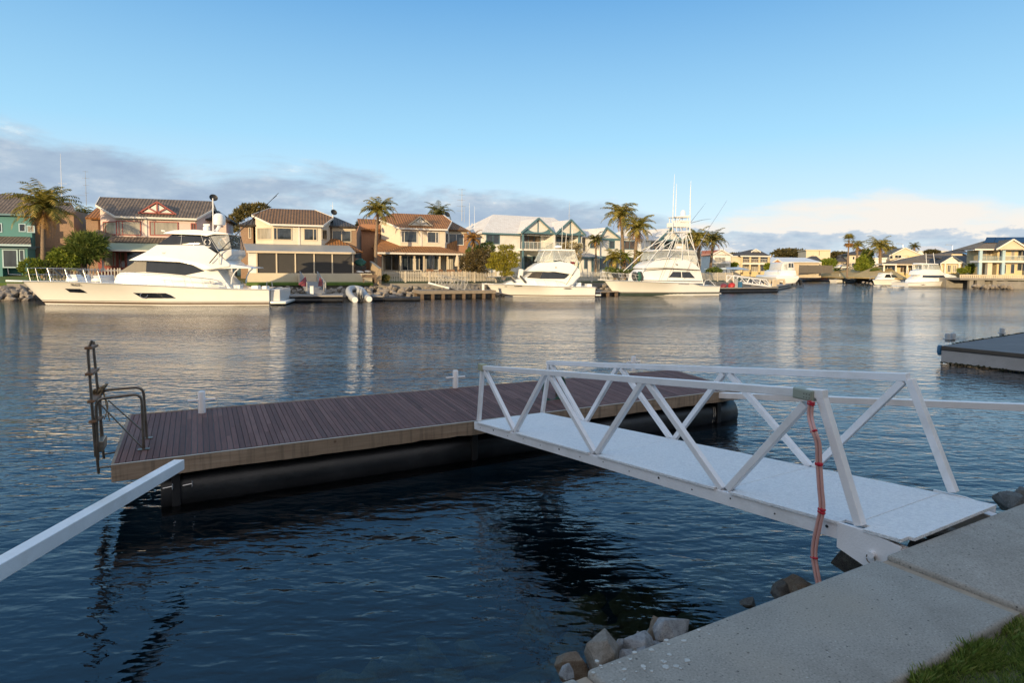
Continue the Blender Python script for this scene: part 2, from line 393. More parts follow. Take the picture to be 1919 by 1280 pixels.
leaf_mat('pine_dark', (.03, .032, .012), (.11, .095, .035), (.22, .16, .07))
leaf_mat('flower_pale', (.16, .14, .07), (.42, .34, .18), (.60, .52, .34))
glass_mat('pane_dark', (.035, .045, .055)); glass_mat('pane_curtain', (.34, .31, .25), .08, .3); glass_mat('pane_warm', (.10, .065, .035), .06, .6)
glass_mat('boat_glass', (.012, .016, .024), .05, .3)
glass_mat('boat_cover', (.035, .028, .022), .5, .5)
clear_mat('clear_vinyl', .22); clear_mat('mesh_cover', .42, (.10, .08, .06)); clear_mat('glass_rail', .3, (.45, .55, .58))

# ------------------------------------------------------------------ terrain, water, canal bed
WA = onz(1642.5, 1047.5, 1.4); WTH = R(28.4)
WF = Fr((WA.x, WA.y), WTH)               # seawall frame: x along the wall, y out over the water
def far_line():
    """foot of the far seawall, left to right, as world points"""
    return [Vector(p) for p in ((-200, 2.5, 0), (-41.8, 54.5, 0), (-9.9, 65, 0), (10, 73.6, 0), (26, 82, 0), (40, 101, 0), (66, 150, 0), (84, 192, 0), (92, 194, 0),
            (93, 176, 0), (90, 146, 0), (88, 131, 0), (89, 118, 0), (95, 110, 0), (120, 100, 0), (200, -60, 0))]
FL_ = far_line()
# far terrain: one sheet from the far seawalls out to the horizon
mb = MB(); pts = []
def gz(d): return 1.38 + .55*min(1, max(0, (d-2.5)/7.0))
ring = []
for k, p in enumerate(FL_):
    a = FL_[max(0, k-1)]; b = FL_[min(len(FL_)-1, k+1)]; d = (b-a).normalized(); nrm = Vector((-d.y, d.x, 0))
    ring.append([p + nrm*q + Vector((0, 0, gz(q))) for q in (0, 2.5, 9.5, 30)])
ctr = Vector((0, 0, 0))
for k in range(len(ring)):
    v = (FL_[k]-Vector((0, -40, 0))).normalized(); ring[k].append(Vector((v.x*900, v.y*900-40, 2.1))); ring[k].append(Vector((v.x*4500, v.y*4500-40, 2.3)))
for k in range(len(ring)-1):
    for j in range(5): mb.quad(ring[k][j], ring[k+1][j], ring[k+1][j+1], ring[k][j+1])
mt = mat('lawn_far', (.085, .10, .03), .95, .35, .5, bump=.3, bscale=4, stain=(.22, .17, .09))
tag(mb.build('far_ground', mt), kind='structure')
mb = MB()
for k in range(len(FL_)-1):
    a, b = FL_[k], FL_[k+1]; mb.quad(a+Vector((0, 0, -3.2)), b+Vector((0, 0, -3.2)), b+Vector((0, 0, 1.375)), a+Vector((0, 0, 1.375)))
tag(mb.build('bank', MATS['concrete_far']), kind='structure')

def water_mat():
    mt = bpy.data.materials.new('canal_water'); t = nt(mt)
    out = N(t, 'ShaderNodeOutputMaterial'); tc = N(t, 'ShaderNodeTexCoord')
    def layer(scale, sx, sy, rot, det, seed, typ='noise'):
        mp = N(t, 'ShaderNodeMapping'); mp.inputs['Rotation'].default_value = (0, 0, R(rot)); mp.inputs['Scale'].default_value = (sx, sy, 1); mp.inputs['Location'].default_value = (seed, seed*2, 0)
        L(t, tc.outputs['Object'], mp.inputs[0])
        n = N(t, 'ShaderNodeTexNoise', i_Scale=scale, i_Detail=det, i_Roughness=.45, i_Distortion=.35); L(t, mp.outputs[0], n.inputs['Vector'])
        return n.outputs['Fac']
    # slow swell, wind ripples running across the canal, small capillary texture
    g0 = layer(.33, .5, 1.6, -24, 2.0, 5.3); a = layer(1.1, .5, 1.5, 16, 2.0, 3.1); b = layer(5.0, .52, 1.3, -40, 2.0, 7.7); c = layer(12.0, .6, 1.3, -50, 2.0, 1.9)
    pt = layer(.11, .6, 1.4, 15, 2.0, 11.0)
    amp = ramp(t, pt, [(.35, .55), (.62, 1.25)])
    h = math_(t, 'ADD', math_(t, 'MULTIPLY', a, .044), math_(t, 'ADD', math_(t, 'MULTIPLY', b, .031), math_(t, 'MULTIPLY', c, .0060)))
    h = math_(t, 'ADD', h, math_(t, 'MULTIPLY', g0, .03)); h = math_(t, 'MULTIPLY', h, amp.outputs[0])
    # sheltered water between wall and pontoon, livelier out in the open canal
    sx = N(t, 'ShaderNodeSeparateXYZ'); L(t, tc.outputs['Object'], sx.inputs[0])
    v = math_(t, 'ADD', math_(t, 'MULTIPLY', sx.outputs[0], -.4756), math_(t, 'MULTIPLY', sx.outputs[1], .8796))
    sh = N(t, 'ShaderNodeMapRange', interpolation_type='SMOOTHSTEP'); L(t, v, sh.inputs[0]); sh.inputs[1].default_value = 6.0; sh.inputs[2].default_value = 22.0; sh.inputs[3].default_value = .72; sh.inputs[4].default_value = 1.75
    h = math_(t, 'MULTIPLY', h, sh.outputs[0])
    bp = N(t, 'ShaderNodeBump', i_Strength=1.0, i_Distance=1.0, i_Filter_Width=.015); L(t, h, bp.inputs['Height'])
    fr = N(t, 'ShaderNodeFresnel', i_IOR=1.5); L(t, bp.outputs[0], fr.inputs['Normal'])
    gl = N(t, 'ShaderNodeBsdfGlossy', i_Roughness=.03); gl.inputs['Color'].default_value = (.95, .96, 1.0, 1); L(t, bp.outputs[0], gl.inputs['Normal'])
    tr = N(t, 'ShaderNodeBsdfTransparent'); tr.inputs[0].default_value = (.62, .72, .72, 1)
    mx = N(t, 'ShaderNodeMixShader'); L(t, fr.outputs[0], mx.inputs[0]); L(t, tr.outputs[0], mx.inputs[1]); L(t, gl.outputs[0], mx.inputs[2]); L(t, mx.outputs[0], out.inputs[0])
    return mt
mb = MB(); mb.quad((-900, -60, 0), (300, -60, 0), (300, 300, 0), (-900, 300, 0))
tag(mb.build('water', water_mat()), kind='structure')
mt = mat('bed_silt', (.010, .024, .036), 1.0, .5, .8, spec=0)
mb = MB(); mb.quad((-900, -60, -3.1), (300, -60, -3.1), (300, 300, -3.1), (-900, 300, -3.1))
tag(mb.build('canal_bed', mt), kind='structure')
# ------------------------------------------------------------------ our bank: seawall, lawn, rocks
def concrete_mat():
    mt = bpy.data.materials.new('coping_concrete'); t = nt(mt); MATS['coping_concrete'] = mt
    out = N(t, 'ShaderNodeOutputMaterial'); p = N(t, 'ShaderNodeBsdfPrincipled', i_Roughness=.88); L(t, p.outputs[0], out.inputs[0])
    tc = N(t, 'ShaderNodeTexCoord'); O = tc.outputs['Object']
    n1 = N(t, 'ShaderNodeTexNoise', i_Scale=2.2, i_Detail=8.0, i_Roughness=.7); L(t, O, n1.inputs['Vector'])
    c = ramp(t, n1.outputs['Fac'], [(.3, (.255, .230, .198)), (.5, (.320, .292, .255)), (.7, (.372, .342, .302))]).outputs[0]
    n2 = N(t, 'ShaderNodeTexNoise', i_Scale=95, i_Detail=4.0); L(t, O, n2.inputs['Vector'])
    c = mixc(t, 1.0, c, ramp(t, n2.outputs['Fac'], [(.28, .5), (.42, .93), (.60, 1.05), (.72, 1.35)]).outputs[0], 'MULTIPLY')
    v = N(t, 'ShaderNodeTexVoronoi', i_Scale=26); L(t, O, v.inputs['Vector'])
    sx = N(t, 'ShaderNodeSeparateXYZ'); L(t, v.outputs['Color'], sx.inputs[0])
    spk = math_(t, 'MULTIPLY', math_(t, 'LESS_THAN', v.outputs['Distance'], .16), math_(t, 'GREATER_THAN', sx.outputs[0], .80))
    c = mixc(t, math_(t, 'MULTIPLY', spk, .75), c, (.06, .055, .05))
    v2 = N(t, 'ShaderNodeTexVoronoi', i_Scale=30); L(t, O, v2.inputs['Vector'])
    s2 = N(t, 'ShaderNodeSeparateXYZ'); L(t, v2.outputs['Color'], s2.inputs[0])
    spk2 = math_(t, 'MULTIPLY', math_(t, 'LESS_THAN', v2.outputs['Distance'], .13), math_(t, 'GREATER_THAN', s2.outputs[1], .93))
    c = mixc(t, math_(t, 'MULTIPLY', spk2, .6), c, (.55, .54, .50))
    n4 = N(t, 'ShaderNodeTexNoise', i_Scale=1.1, i_Detail=4.0); L(t, O, n4.inputs['Vector'])
    c = mixc(t, ramp(t, n4.outputs['Fac'], [(.50, 0.0), (.72, .55)]).outputs[0], c, (.29, .235, .17))
    L(t, c, p.inputs['Base Color'])
    b = N(t, 'ShaderNodeBump', i_Strength=.35, i_Distance=.004); L(t, n2.outputs['Fac'], b.inputs['Height']); L(t, b.outputs[0], p.inputs['Normal'])
    return mt
concrete_mat()
mat('joint_stain', (.36, .29, .22), .9, .25, 8, stain=(.22, .12, .05))
mat('lichen_white', (.46, .455, .43), .9, .2, 20)
seawall = WF.thing('seawall', 'pale concrete seawall capped with wide slabs along the near lawn', 'seawall')
ZW = 1.4
def cap(x0, x1, sk0, sk1, z=ZW, y0=-.70, y1=0.0, nm='capping_slab', m_='coping_concrete', bev=.022, th=.16):
    mb = MB(); mb.plan([(x0-sk0, y0), (x1-sk1, y0), (x1, y1), (x0, y1)], z-th, z)
    return mb.build(nm, MATS[m_], seawall, smooth=True, bevel=bev, seg=3)
xl = WF.x((0, 0)) if False else None
PB = WF.loc(onz(1100, 1256, ZW)).x          # left end of the middle slab
cap(PB, 0, -.06, -.06); cap(.105, 4.2, -.05, 0, z=ZW+.004); cap(4.22, 8.4, 0, 0); cap(8.42, 12.6, 0, 0)
cap(PB-4.0, PB-.065, 0, -.06, z=ZW-.012); cap(PB-8.2, PB-4.02, 0, 0)
for x, s_ in ((0, .05), (PB-.065, .05)):
    MB().plan([(x+.004+s_+.012, -.685), (x+.10+s_ if x == 0 else x+.062+s_, -.685), (x+.10 if x == 0 else x+.06, -.012), (x+.004, -.012)], ZW-.15, ZW-.028).build('joint_mortar', MATS['joint_stain'], seawall)
MB().box(-8, 12.6, -.62, -.10, -1.2, ZW-.17).build('wall_face', MATS['concrete_far'], seawall)
# lichen spots on the left end of the middle slab
rng = random.Random(3)
for (qx, qy, r_) in [(1112, 1262, .010), (1119, 1240, .012), (1126, 1249, .008), (1128, 1253, .007), (1170, 1256, .012), (1182, 1237, .010), (1190, 1224, .014), (1206, 1250, .016), (1221, 1219, .016), (1249, 1201, .014), (1254, 1209, .011), (1255, 1228, .014), (1242, 1240, .010), (1246, 1242, .012), (1248, 1251, .018), (1267, 1250, .017), (1276, 1254, .009), (1288, 1239, .018), (1310, 1182, .013), (1208, 1255, .008), (1193, 1260, .007), (1162, 1243, .008), (1170, 1275, .009), (1148, 1246, .006), (1222, 1259, .008), (1282, 1202, .014), (1330, 1190, .008)]:
    p = WF.loc(onz(qx, qy, ZW)); k = rng.randint(6, 8); a0 = rng.random()*6
    pts = [(p.x+math.cos(a0+2*math.pi*j/k)*r_*rng.uniform(.6, 1.2), p.y+math.sin(a0+2*math.pi*j/k)*r_*rng.uniform(.5, 1.0)) for j in range(k)]
    MB().plan(pts, ZW-.004, ZW+.0025).build('lichen_spot', MATS['lichen_white'], seawall)

# lawn
soil = mat('lawn_soil', (.10, .105, .045), .95, .5, 7, bump=.8, bscale=30, stain=(.10, .07, .04))
ZL = 1.335
mb = MB()
def wl(x, y, z): return WF.world((x, y, z))
for a in ((-60, -.62, 60, -40),):
    mb.quad(wl(a[0], a[3], ZL), wl(a[2], a[3], ZL), wl(a[2], a[1], ZL), wl(a[0], a[1], ZL))
tag(mb.build('near_lawn', soil), kind='structure')
leaf_mat('grass_blade', (.06, .105, .02), (.24, .33, .07), (.60, .50, .26))
rng = random.Random(11); mb = MB()
for k in range(64000):
    x = rng.uniform(-.95, .75); y = -.70 - rng.random()*.55
    q = wl(x, y, ZL)
    dx = q - E0
    if dx.y < 1.2: continue
    bare = noise.noise(Vector((x*3.1, y*3.1, 5.0)))
    if bare < -.28 and rng.random() < .8: continue
    hgt = rng.uniform(.018, .05)*(1.1+bare) ; a = rng.random()*6.28; ln = rng.uniform(.2, 1.0)*hgt
    if y > -.74 and rng.random() < .5: hgt *= 1.5
    wv = Vector((math.cos(a), math.sin(a), 0)); sv = Vector((-wv.y, wv.x, 0))*rng.uniform(.0008, .0017)
    b = q - Vector((0, 0, .004)); mid = b + Vector((0, 0, hgt*.62)) + wv*ln*.4; tip = b + Vector((0, 0, hgt)) + wv*ln
    mb.add([b-sv, b+sv, mid+sv*.8, tip, mid-sv*.8], [(0, 1, 2, 3, 4)])
for (x, y, n) in [(-.02, -.72, 60), (-.35, -.715, 90), (-.62, -.72, 120), (.22, -.72, 60), (-.9, -.73, 80)]:   # tufts against the coping
    for j in range(n):
        q = wl(x+rng.gauss(0, .05), y-abs(rng.gauss(0, .03)), ZL); hgt = rng.uniform(.03, .075); a = rng.random()*6.28; wv = Vector((math.cos(a), math.sin(a), 0)); sv = Vector((-wv.y, wv.x, 0))*.0016
        tip = q + Vector((0, 0, hgt)) + wv*hgt*rng.uniform(.2, .8); mid = q + Vector((0, 0, hgt*.6)) + wv*hgt*.2
        mb.add([q-sv, q+sv, mid+sv*.8, tip, mid-sv*.8], [(0, 1, 2, 3, 4)])
tag(mb.build('grass', MATS['grass_blade']), 'short green grass growing beside the concrete coping', 'grass', kind='stuff')

# rocks
def rock_mat(name, a, b, c, wet=False):
    mt = bpy.data.materials.new(name); t = nt(mt); MATS[name] = mt
    out = N(t, 'ShaderNodeOutputMaterial'); p = N(t, 'ShaderNodeBsdfPrincipled', i_Roughness=.45 if wet else .85); L(t, p.outputs[0], out.inputs[0])
    tc = N(t, 'ShaderNodeTexCoord'); O = tc.outputs['Object']
    n1 = N(t, 'ShaderNodeTexNoise', i_Scale=3.0, i_Detail=8.0, i_Roughness=.7); L(t, O, n1.inputs['Vector'])
    n2 = N(t, 'ShaderNodeTexNoise', i_Scale=48, i_Detail=5.0); L(t, O, n2.inputs['Vector'])
    f = math_(t, 'ADD', math_(t, 'MULTIPLY', n1.outputs['Fac'], .6), math_(t, 'SUBTRACT', math_(t, 'MULTIPLY', n2.outputs['Fac'], .9), .2))
    col = ramp(t, f, [(.38, a), (.55, b), (.70, c)]).outputs[0]
    g = N(t, 'ShaderNodeNewGeometry'); sp_ = N(t, 'ShaderNodeSeparateXYZ'); L(t, g.outputs['Position'], sp_.inputs[0])
    wetf = N(t, 'ShaderNodeMapRange'); L(t, math_(t, 'ADD', sp_.outputs[2], math_(t, 'MULTIPLY', n1.outputs['Fac'], .12)), wetf.inputs[0]); wetf.inputs[1].default_value = .02; wetf.inputs[2].default_value = .2; wetf.inputs[3].default_value = .45; wetf.inputs[4].default_value = 1.0
    L(t, mixc(t, 1.0, col, wetf.outputs[0], 'MULTIPLY'), p.inputs['Base Color'])
    bm_ = N(t, 'ShaderNodeBump', i_Strength=.7, i_Distance=.02); L(t, f, bm_.inputs['Height']); L(t, bm_.outputs[0], p.inputs['Normal'])
    return mt
rock_mat('granite_pale', (.15, .15, .16), (.33, .33, .34), (.56, .56, .57)); rock_mat('granite_tan', (.15, .12, .095), (.28, .24, .20), (.42, .38, .33))
rock_mat('granite_dark', (.05, .048, .045), (.12, .115, .11), (.24, .23, .21)); rock_mat('granite_rust', (.12, .07, .04), (.22, .16, .11), (.34, .28, .22))
rock_mat('rock_algae', (.06, .075, .035), (.17, .19, .09), (.38, .34, .16)); rock_mat('granite_far', (.13, .11, .095), (.27, .235, .20), (.42, .37, .31))
def rock_mesh(seed, sub=3, cuts=22):
    """broken stone: hull of a few random points, edges knocked off, faces roughened"""
    rg = random.Random(seed*7+1); bm = bmesh.new()
    for k in range(15):
        d = Vector((rg.gauss(0, 1), rg.gauss(0, 1), rg.gauss(0, 1))).normalized(); bm.verts.new(d*rg.uniform(.72, 1.08))
    r_ = bmesh.ops.convex_hull(bm, input=list(bm.verts)); junk = [v for v in bm.verts if not v.link_faces]; bmesh.ops.delete(bm, geom=junk, context='VERTS')
    bmesh.ops.dissolve_limit(bm, angle_limit=R(14), verts=list(bm.verts), edges=list(bm.edges))
    bmesh.ops.bevel(bm, geom=list(bm.edges), offset=.055, segments=2, affect='EDGES', profile=.6, clamp_overlap=True)
    bmesh.ops.triangulate(bm, faces=list(bm.faces))
    for k in range(max(0, sub-1)):
        es = [e for e in bm.edges if e.calc_length() > .16]
        if es: bmesh.ops.subdivide_edges(bm, edges=es, cuts=1, use_grid_fill=True); bmesh.ops.triangulate(bm, faces=list(bm.faces))
    for v in bm.verts:
        p = v.co; k = 1+.035*noise.noise(p*3.1+Vector((seed, 0, 0)))+.022*noise.noise(p*8+Vector((0, seed, 0)))+.012*noise.noise(p*19); v.co = p*k
    bmesh.ops.recalc_face_normals(bm, faces=bm.faces)
    me = bpy.data.meshes.new('rock'); bm.to_mesh(me); bm.free()
    me.polygons.foreach_set('use_smooth', [True]*len(me.polygons))
    try: me.set_sharp_from_angle(angle=R(24))
    except Exception: pass
    return me
def rock(q, z, size, m_, seed, label, group=None, sub=3, name='rock', rot=None):
    me = rock_mesh(seed, sub); me.materials.append(MATS[m_]); o = bpy.data.objects.new(name, me); COL.objects.link(o)
    o.location = onz(q[0], q[1], z); o.scale = size; rg = random.Random(seed)
    o.rotation_euler = rot or (rg.uniform(-.3, .3), rg.uniform(-.3, .3), rg.uniform(0, 6.28)); return tag(o, label, 'rock', group)
G = 'loose rocks at the foot of the near seawall'
rock((1264, 1180), .40, (.21, .16, .20), 'granite_pale', 21, 'largest pale grey speckled rock against the slab edge below the gangway reflection', G, 4, rot=(.2, -.1, .6))
rock((1233, 1190), .26, (.10, .10, .20), 'granite_rust', 5, 'narrow brown rock leaning on the left of the pale grey rock', G, 4, rot=(.1, .15, .2))
rock((1198, 1212), .40, (.19, .15, .12), 'granite_pale', 8, 'low pale grey rock lying behind the big brown rock at the slab', G, 4)
rock((1134, 1222), .44, (.19, .15, .17), 'granite_tan', 13, 'big upright brown grey rock near the left end of the slab', G, 4, rot=(.05, .1, 1.1))
rock((1074, 1254), .36, (.19, .16, .12), 'granite_rust', 17, 'rounded brown rock at the waterline, leftmost above the slab joint', G, 4)
rock((1062, 1262), .62, (.06, .05, .06), 'granite_pale', 2, 'small pale stone perched just over the left slab', G)
rock((1615, 1050), .85, (.26, .22, .22), 'granite_dark', 31, 'dark grey boulder under the white gangway hinge', G, 4, rot=(.1, .1, .4))
rock((1492, 1104), .62, (.19, .14, .12), 'granite_rust', 33, 'brown rock beside the foot of the pink hoses', G, 4)
rock((1465, 1110), .55, (.12, .10, .11), 'granite_dark', 35, 'dark wet rock on the left of the brown one by the hoses', G)
rock((1402, 1130), .30, (.10, .08, .06), 'granite_dark', 37, 'small dark rock poking from the water left of the hoses', G)
rock((1893, 946), 1.02, (.22, .17, .13), 'granite_dark', 41, 'dark rock showing over the coping right of the gangway end', G)
rock((1921, 936), 1.0, (.14, .12, .16), 'granite_dark', 43, 'brown dark rock at the right edge of the picture over the coping', G)
rock((1775, 1000), .95, (.26, .15, .14), 'granite_dark', 45, 'dark rock in the gap under the gangway plate', G)
rock((1728, 1030), .95, (.16, .12, .10), 'granite_dark', 47, 'small dark rock between the hinge plate and the coping', G)
rg = random.Random(23)
for k in range(13):
    x = rg.uniform(-1.25, -.42); y = rg.uniform(1.08, 1.5); s = rg.uniform(.045, .095)
    me = rock_mesh(500+k % 9, 3); me.materials.append(MATS[('granite_pale', 'granite_pale', 'granite_tan')[k % 3]]); o = bpy.data.objects.new('rock', me); COL.objects.link(o)
    o.location = WF.world((x, y, max(.0, .42-.55*(y-1.1)))); o.scale = (s*1.3, s, s*.8); o.rotation_euler = (rg.random(), rg.random(), rg.random()*6.28)
    tag(o, 'small grey stone wedged among the larger rocks at the foot of the near seawall', 'rock', 'small stones at the foot of the near seawall')
G2 = 'boulders lying under water along the near seawall'
rg = random.Random(5)
protos = [rock_mesh(100+k, 3) for k in range(5)]
for me in protos: me.materials.append(MATS['rock_algae'])
def sub_rock(x, y, z, s, k):
    o = bpy.data.objects.new('submerged_rock', protos[k % 5]); COL.objects.link(o); o.location = WF.world((x, y, z)); o.scale = (s, s*rg.uniform(.7, 1), s*rg.uniform(.55, .8)); o.rotation_euler = (rg.random(), rg.random(), rg.random()*6.28)
    tag(o, 'dark algae covered boulder lying under water below the seawall', 'boulder', G2)
for k in range(170):
    x = rg.uniform(-3.8, 3.4); y = rg.uniform(.25, 3.7); zz = -.0-.22*(y-.2)**1.0 - rg.uniform(0, .12)
    sub_rock(x, y, zz - .1, rg.uniform(.16, .36), k)
# rip-rap bed carrying the boulders
mb = MB()
for k in range(-12, 20):
    for j in range(8):
        def P(i, jj):
            y = .0 + jj*.55; return WF.world((i*.5, y, .05-.26*y-.05*y*y + .09*noise.noise(Vector((i*1.3, jj*1.7, 0)))))
        mb.quad(P(k, j), P(k+1, j), P(k+1, j+1), P(k, j+1))
o = mb.build('bank_slope', MATS['rock_algae'], smooth=True); tag(o, kind='structure')
# ------------------------------------------------------------------ floating pontoon
PF = Fr((-5.02, 7.38), math.atan2(5.10, 9.80)); ZD = .68
c_FR = PF.loc(onz(1385, 729, ZD)); c_BR = PF.loc(onz(1263, 693, ZD)); c_BL = PF.loc(onz(243, 778, ZD))
def pdeck(s, v):  # s along 0..1, v front to back 0..1
    a = Vector((0, 0, 0)).lerp(Vector((c_FR.x, c_FR.y, 0)), s); b = Vector((c_BL.x, c_BL.y, 0)).lerp(Vector((c_BR.x, c_BR.y, 0)), s)
    return a.lerp(b, v)
def plank_mat():
    mt = bpy.data.materials.new('deck_planks'); t = nt(mt); MATS['deck_planks'] = mt
    out = N(t, 'ShaderNodeOutputMaterial'); p = N(t, 'ShaderNodeBsdfPrincipled', i_Roughness=.7); L(t, p.outputs[0], out.inputs[0])
    g = N(t, 'ShaderNodeNewGeometry'); tc = N(t, 'ShaderNodeTexCoord'); uv = N(t, 'ShaderNodeUVMap')
    r = ramp(t, g.outputs['Random Per Island'], [(0, (.115, .042, .032)), (.3, (.15, .058, .045)), (.7, (.185, .076, .060)), (1, (.225, .105, .085))])
    mp = N(t, 'ShaderNodeMapping'); mp.inputs['Scale'].default_value = (30, 2.0, 1); L(t, uv.outputs[0], mp.inputs[0])
    n1 = N(t, 'ShaderNodeTexNoise', i_Scale=1.0, i_Detail=6.0, i_Roughness=.6); L(t, mp.outputs[0], n1.inputs['Vector'])
    c = mixc(t, 1.0, r.outputs[0], ramp(t, n1.outputs['Fac'], [(.3, .72), (.7, 1.25)]).outputs[0], 'MULTIPLY')
    n2 = N(t, 'ShaderNodeTexNoise', i_Scale=.8, i_Detail=5.0, i_Roughness=.7); L(t, tc.outputs['Object'], n2.inputs['Vector'])
    c = mixc(t, ramp(t, n2.outputs['Fac'], [(.5, 0.0), (.78, .35)]).outputs[0], c, (.21, .125, .11))
    sx = N(t, 'ShaderNodeSeparateXYZ'); L(t, uv.outputs[0], sx.inputs[0])
    gr = math_(t, 'SINE', math_(t, 'MULTIPLY', sx.outputs[0], 2*math.pi/.0110))
    c = mixc(t, ramp(t, gr, [(0.0, .35), (.35, 0.0)]).outputs[0], c, (.03, .02, .02))
    fu = math_(t, 'FRACT', math_(t, 'DIVIDE', sx.outputs[0], .0664)); fv = math_(t, 'FRACT', math_(t, 'DIVIDE', sx.outputs[1], .465))
    sc1 = math_(t, 'LESS_THAN', math_(t, 'ABSOLUTE', math_(t, 'SUBTRACT', math_(t, 'ABSOLUTE', math_(t, 'SUBTRACT', fu, .5)), .26)), .055); sc2 = math_(t, 'LESS_THAN', math_(t, 'ABSOLUTE', math_(t, 'SUBTRACT', fv, .5)), .011)
    c = mixc(t, math_(t, 'MULTIPLY', math_(t, 'MULTIPLY', sc1, sc2), .8), c, (.05, .045, .045))
    L(t, c, p.inputs['Base Color'])
    b = N(t, 'ShaderNodeBump', i_Strength=.5, i_Distance=.003); L(t, gr, b.inputs['Height']); L(t, b.outputs[0], p.inputs['Normal'])
    return mt
plank_mat()
def fascia_mat():
    mt = bpy.data.materials.new('fascia_timber'); t = nt(mt); MATS['fascia_timber'] = mt
    out = N(t, 'ShaderNodeOutputMaterial'); p = N(t, 'ShaderNodeBsdfPrincipled', i_Roughness=.75); L(t, p.outputs[0], out.inputs[0])
    tc = N(t, 'ShaderNodeTexCoord'); O = tc.outputs['Object']
    mp = N(t, 'ShaderNodeMapping'); mp.inputs['Scale'].default_value = (1.2, 5, 22); L(t, O, mp.inputs[0])
    n1 = N(t, 'ShaderNodeTexNoise', i_Scale=1.5, i_Detail=7.0, i_Roughness=.6); L(t, mp.outputs[0], n1.inputs['Vector'])
    c = ramp(t, n1.outputs['Fac'], [(.3, (.24, .165, .115)), (.5, (.34, .25, .18)), (.7, (.43, .33, .25))]).outputs[0]
    mp2 = N(t, 'ShaderNodeMapping'); mp2.inputs['Scale'].default_value = (9, 9, .8); L(t, O, mp2.inputs[0])
    n2 = N(t, 'ShaderNodeTexNoise', i_Scale=2.0, i_Detail=5.0); L(t, mp2.outputs[0], n2.inputs['Vector'])
    c = mixc(t, ramp(t, n2.outputs['Fac'], [(.48, 0.0), (.68, .6)]).outputs[0], c, (.12, .095, .07))
    n3 = N(t, 'ShaderNodeTexNoise', i_Scale=.5, i_Detail=2.0); L(t, O, n3.inputs['Vector'])
    c = mixc(t, ramp(t, n3.outputs['Fac'], [(.45, 0.0), (.65, .5)]).outputs[0], c, (.22, .17, .12))
    v = N(t, 'ShaderNodeTexVoronoi', i_Scale=2.3); L(t, O, v.inputs['Vector'])
    c = mixc(t, ramp(t, v.outputs['Distance'], [(.03, .9), (.07, 0.0)]).outputs[0], c, (.09, .05, .03))
    L(t, c, p.inputs['Base Color'])
    b = N(t, 'ShaderNodeBump', i_Strength=.3, i_Distance=.005); L(t, n1.outputs['Fac'], b.inputs['Height']); L(t, b.outputs[0], p.inputs['Normal'])
    return mt
fascia_mat(); mat('strip_pale', (.50, .46, .40), .7, .25, 6)
pont = PF.thing('floating_pontoon', 'brown timber decked floating pontoon on black tube floats beside the gangway', 'pontoon')
NB = 150; mb = MB(); rg = random.Random(2)
for k in range(NB):
    s0 = (k+.06)/NB; s1 = (k+.955)/NB; zt = ZD + rg.uniform(-.0025, .0025)
    cuts = [.012, 1-.008] if rg.random() < .45 else [.012, rg.choice((.28, .45, .62, .75)), 1-.008]
    for j in range(len(cuts)-1):
        v0, v1 = cuts[j]+(.0015 if j else 0), cuts[j+1]
        if s0 < .06: s0b = s0
        a, b, c, d = pdeck(s0, v0), pdeck(s1, v0), pdeck(s1, v1), pdeck(s0, v1)
        o = len(mb.v); mb.v += [Vector((q.x, q.y, zt)) for q in (a, b, c, d)] + [Vector((q.x, q.y, zt-.022)) for q in (a, b, c, d)]
        w_ = .0664; u0_ = rg.randint(0, 200)*w_; l0 = v0*2.8; l1 = v1*2.8
        mb.f.append([o, o+1, o+2, o+3]); mb.uv.append([(u0_, l0), (u0_+w_, l0), (u0_+w_, l1), (u0_, l1)])
        for (i, j2) in ((0, 1), (1, 2), (2, 3), (3, 0)): mb.f.append([o+j2, o+i, o+4+i, o+4+j2]); mb.uv.append(None)
mb.build('deck', MATS['deck_planks'], pont)
# joists and shaded void under the planks, put in as one black slab
def ring_plan(v0, v1, s0=0.0, s1=1.0): return [tuple(pdeck(s, v).xy) for s, v in ((s0, v0), (s1, v0), (s1, v1), (s0, v1))]
MB().plan(ring_plan(.02, .98, .004, .996), ZD-.13, ZD-.026).build('joists_and_void', MATS['pontoon_black'], pont)
# front beam with a worn lower edge
mb = MB(); n = 90; top = []; bot = []
for k in range(n+1):
    x = c_FR.x*k/n; y = c_FR.y*k/n
    top.append((x, y)); bot.append(.46 + .012*noise.noise(Vector((x*1.1, 0, 4))) + (.02*max(0, noise.noise(Vector((x*3.3, 2, 1)))) if x > 1.5 else 0))
for k in range(n):
    (x0, y0), (x1, y1) = top[k], top[k+1]
    p = []
    for (x, y, bz) in ((x0, y0, bot[k]), (x1, y1, bot[k+1])):
        p += [(x, y-.028, bz), (x, y-.028, ZD-.004), (x, y+.026, ZD-.004), (x, y+.026, bz)]
    mb.add(p, [(0, 4, 5, 1), (1, 5, 6, 2), (2, 6, 7, 3), (3, 7, 4, 0)] + ([(0, 1, 2, 3)] if k == 0 else []) + ([(7, 6, 5, 4)] if k == n-1 else []))
mb.build('front_beam', MATS['fascia_timber'], pont)
MB().plan([(.0, -.030), (c_FR.x, c_FR.y-.030), (c_FR.x, c_FR.y+.0), (.0, .0)], ZD-.0035, ZD+.003).build('edge_strip', MATS['strip_pale'], pont)
e = Vector((c_BL.x, c_BL.y, 0)); en = e.normalized(); sn_ = Vector((-en.y, en.x, 0))
mb = MB(); mb.plan([(-.005, .03), (.03, .03), tuple((e+Vector((.03, 0, 0))).xy), tuple((e+Vector((-.02, 0, 0))).xy)], .46, ZD+.004); mb.build('end_beam', MATS['fascia_timber'], pont, bevel=.006)
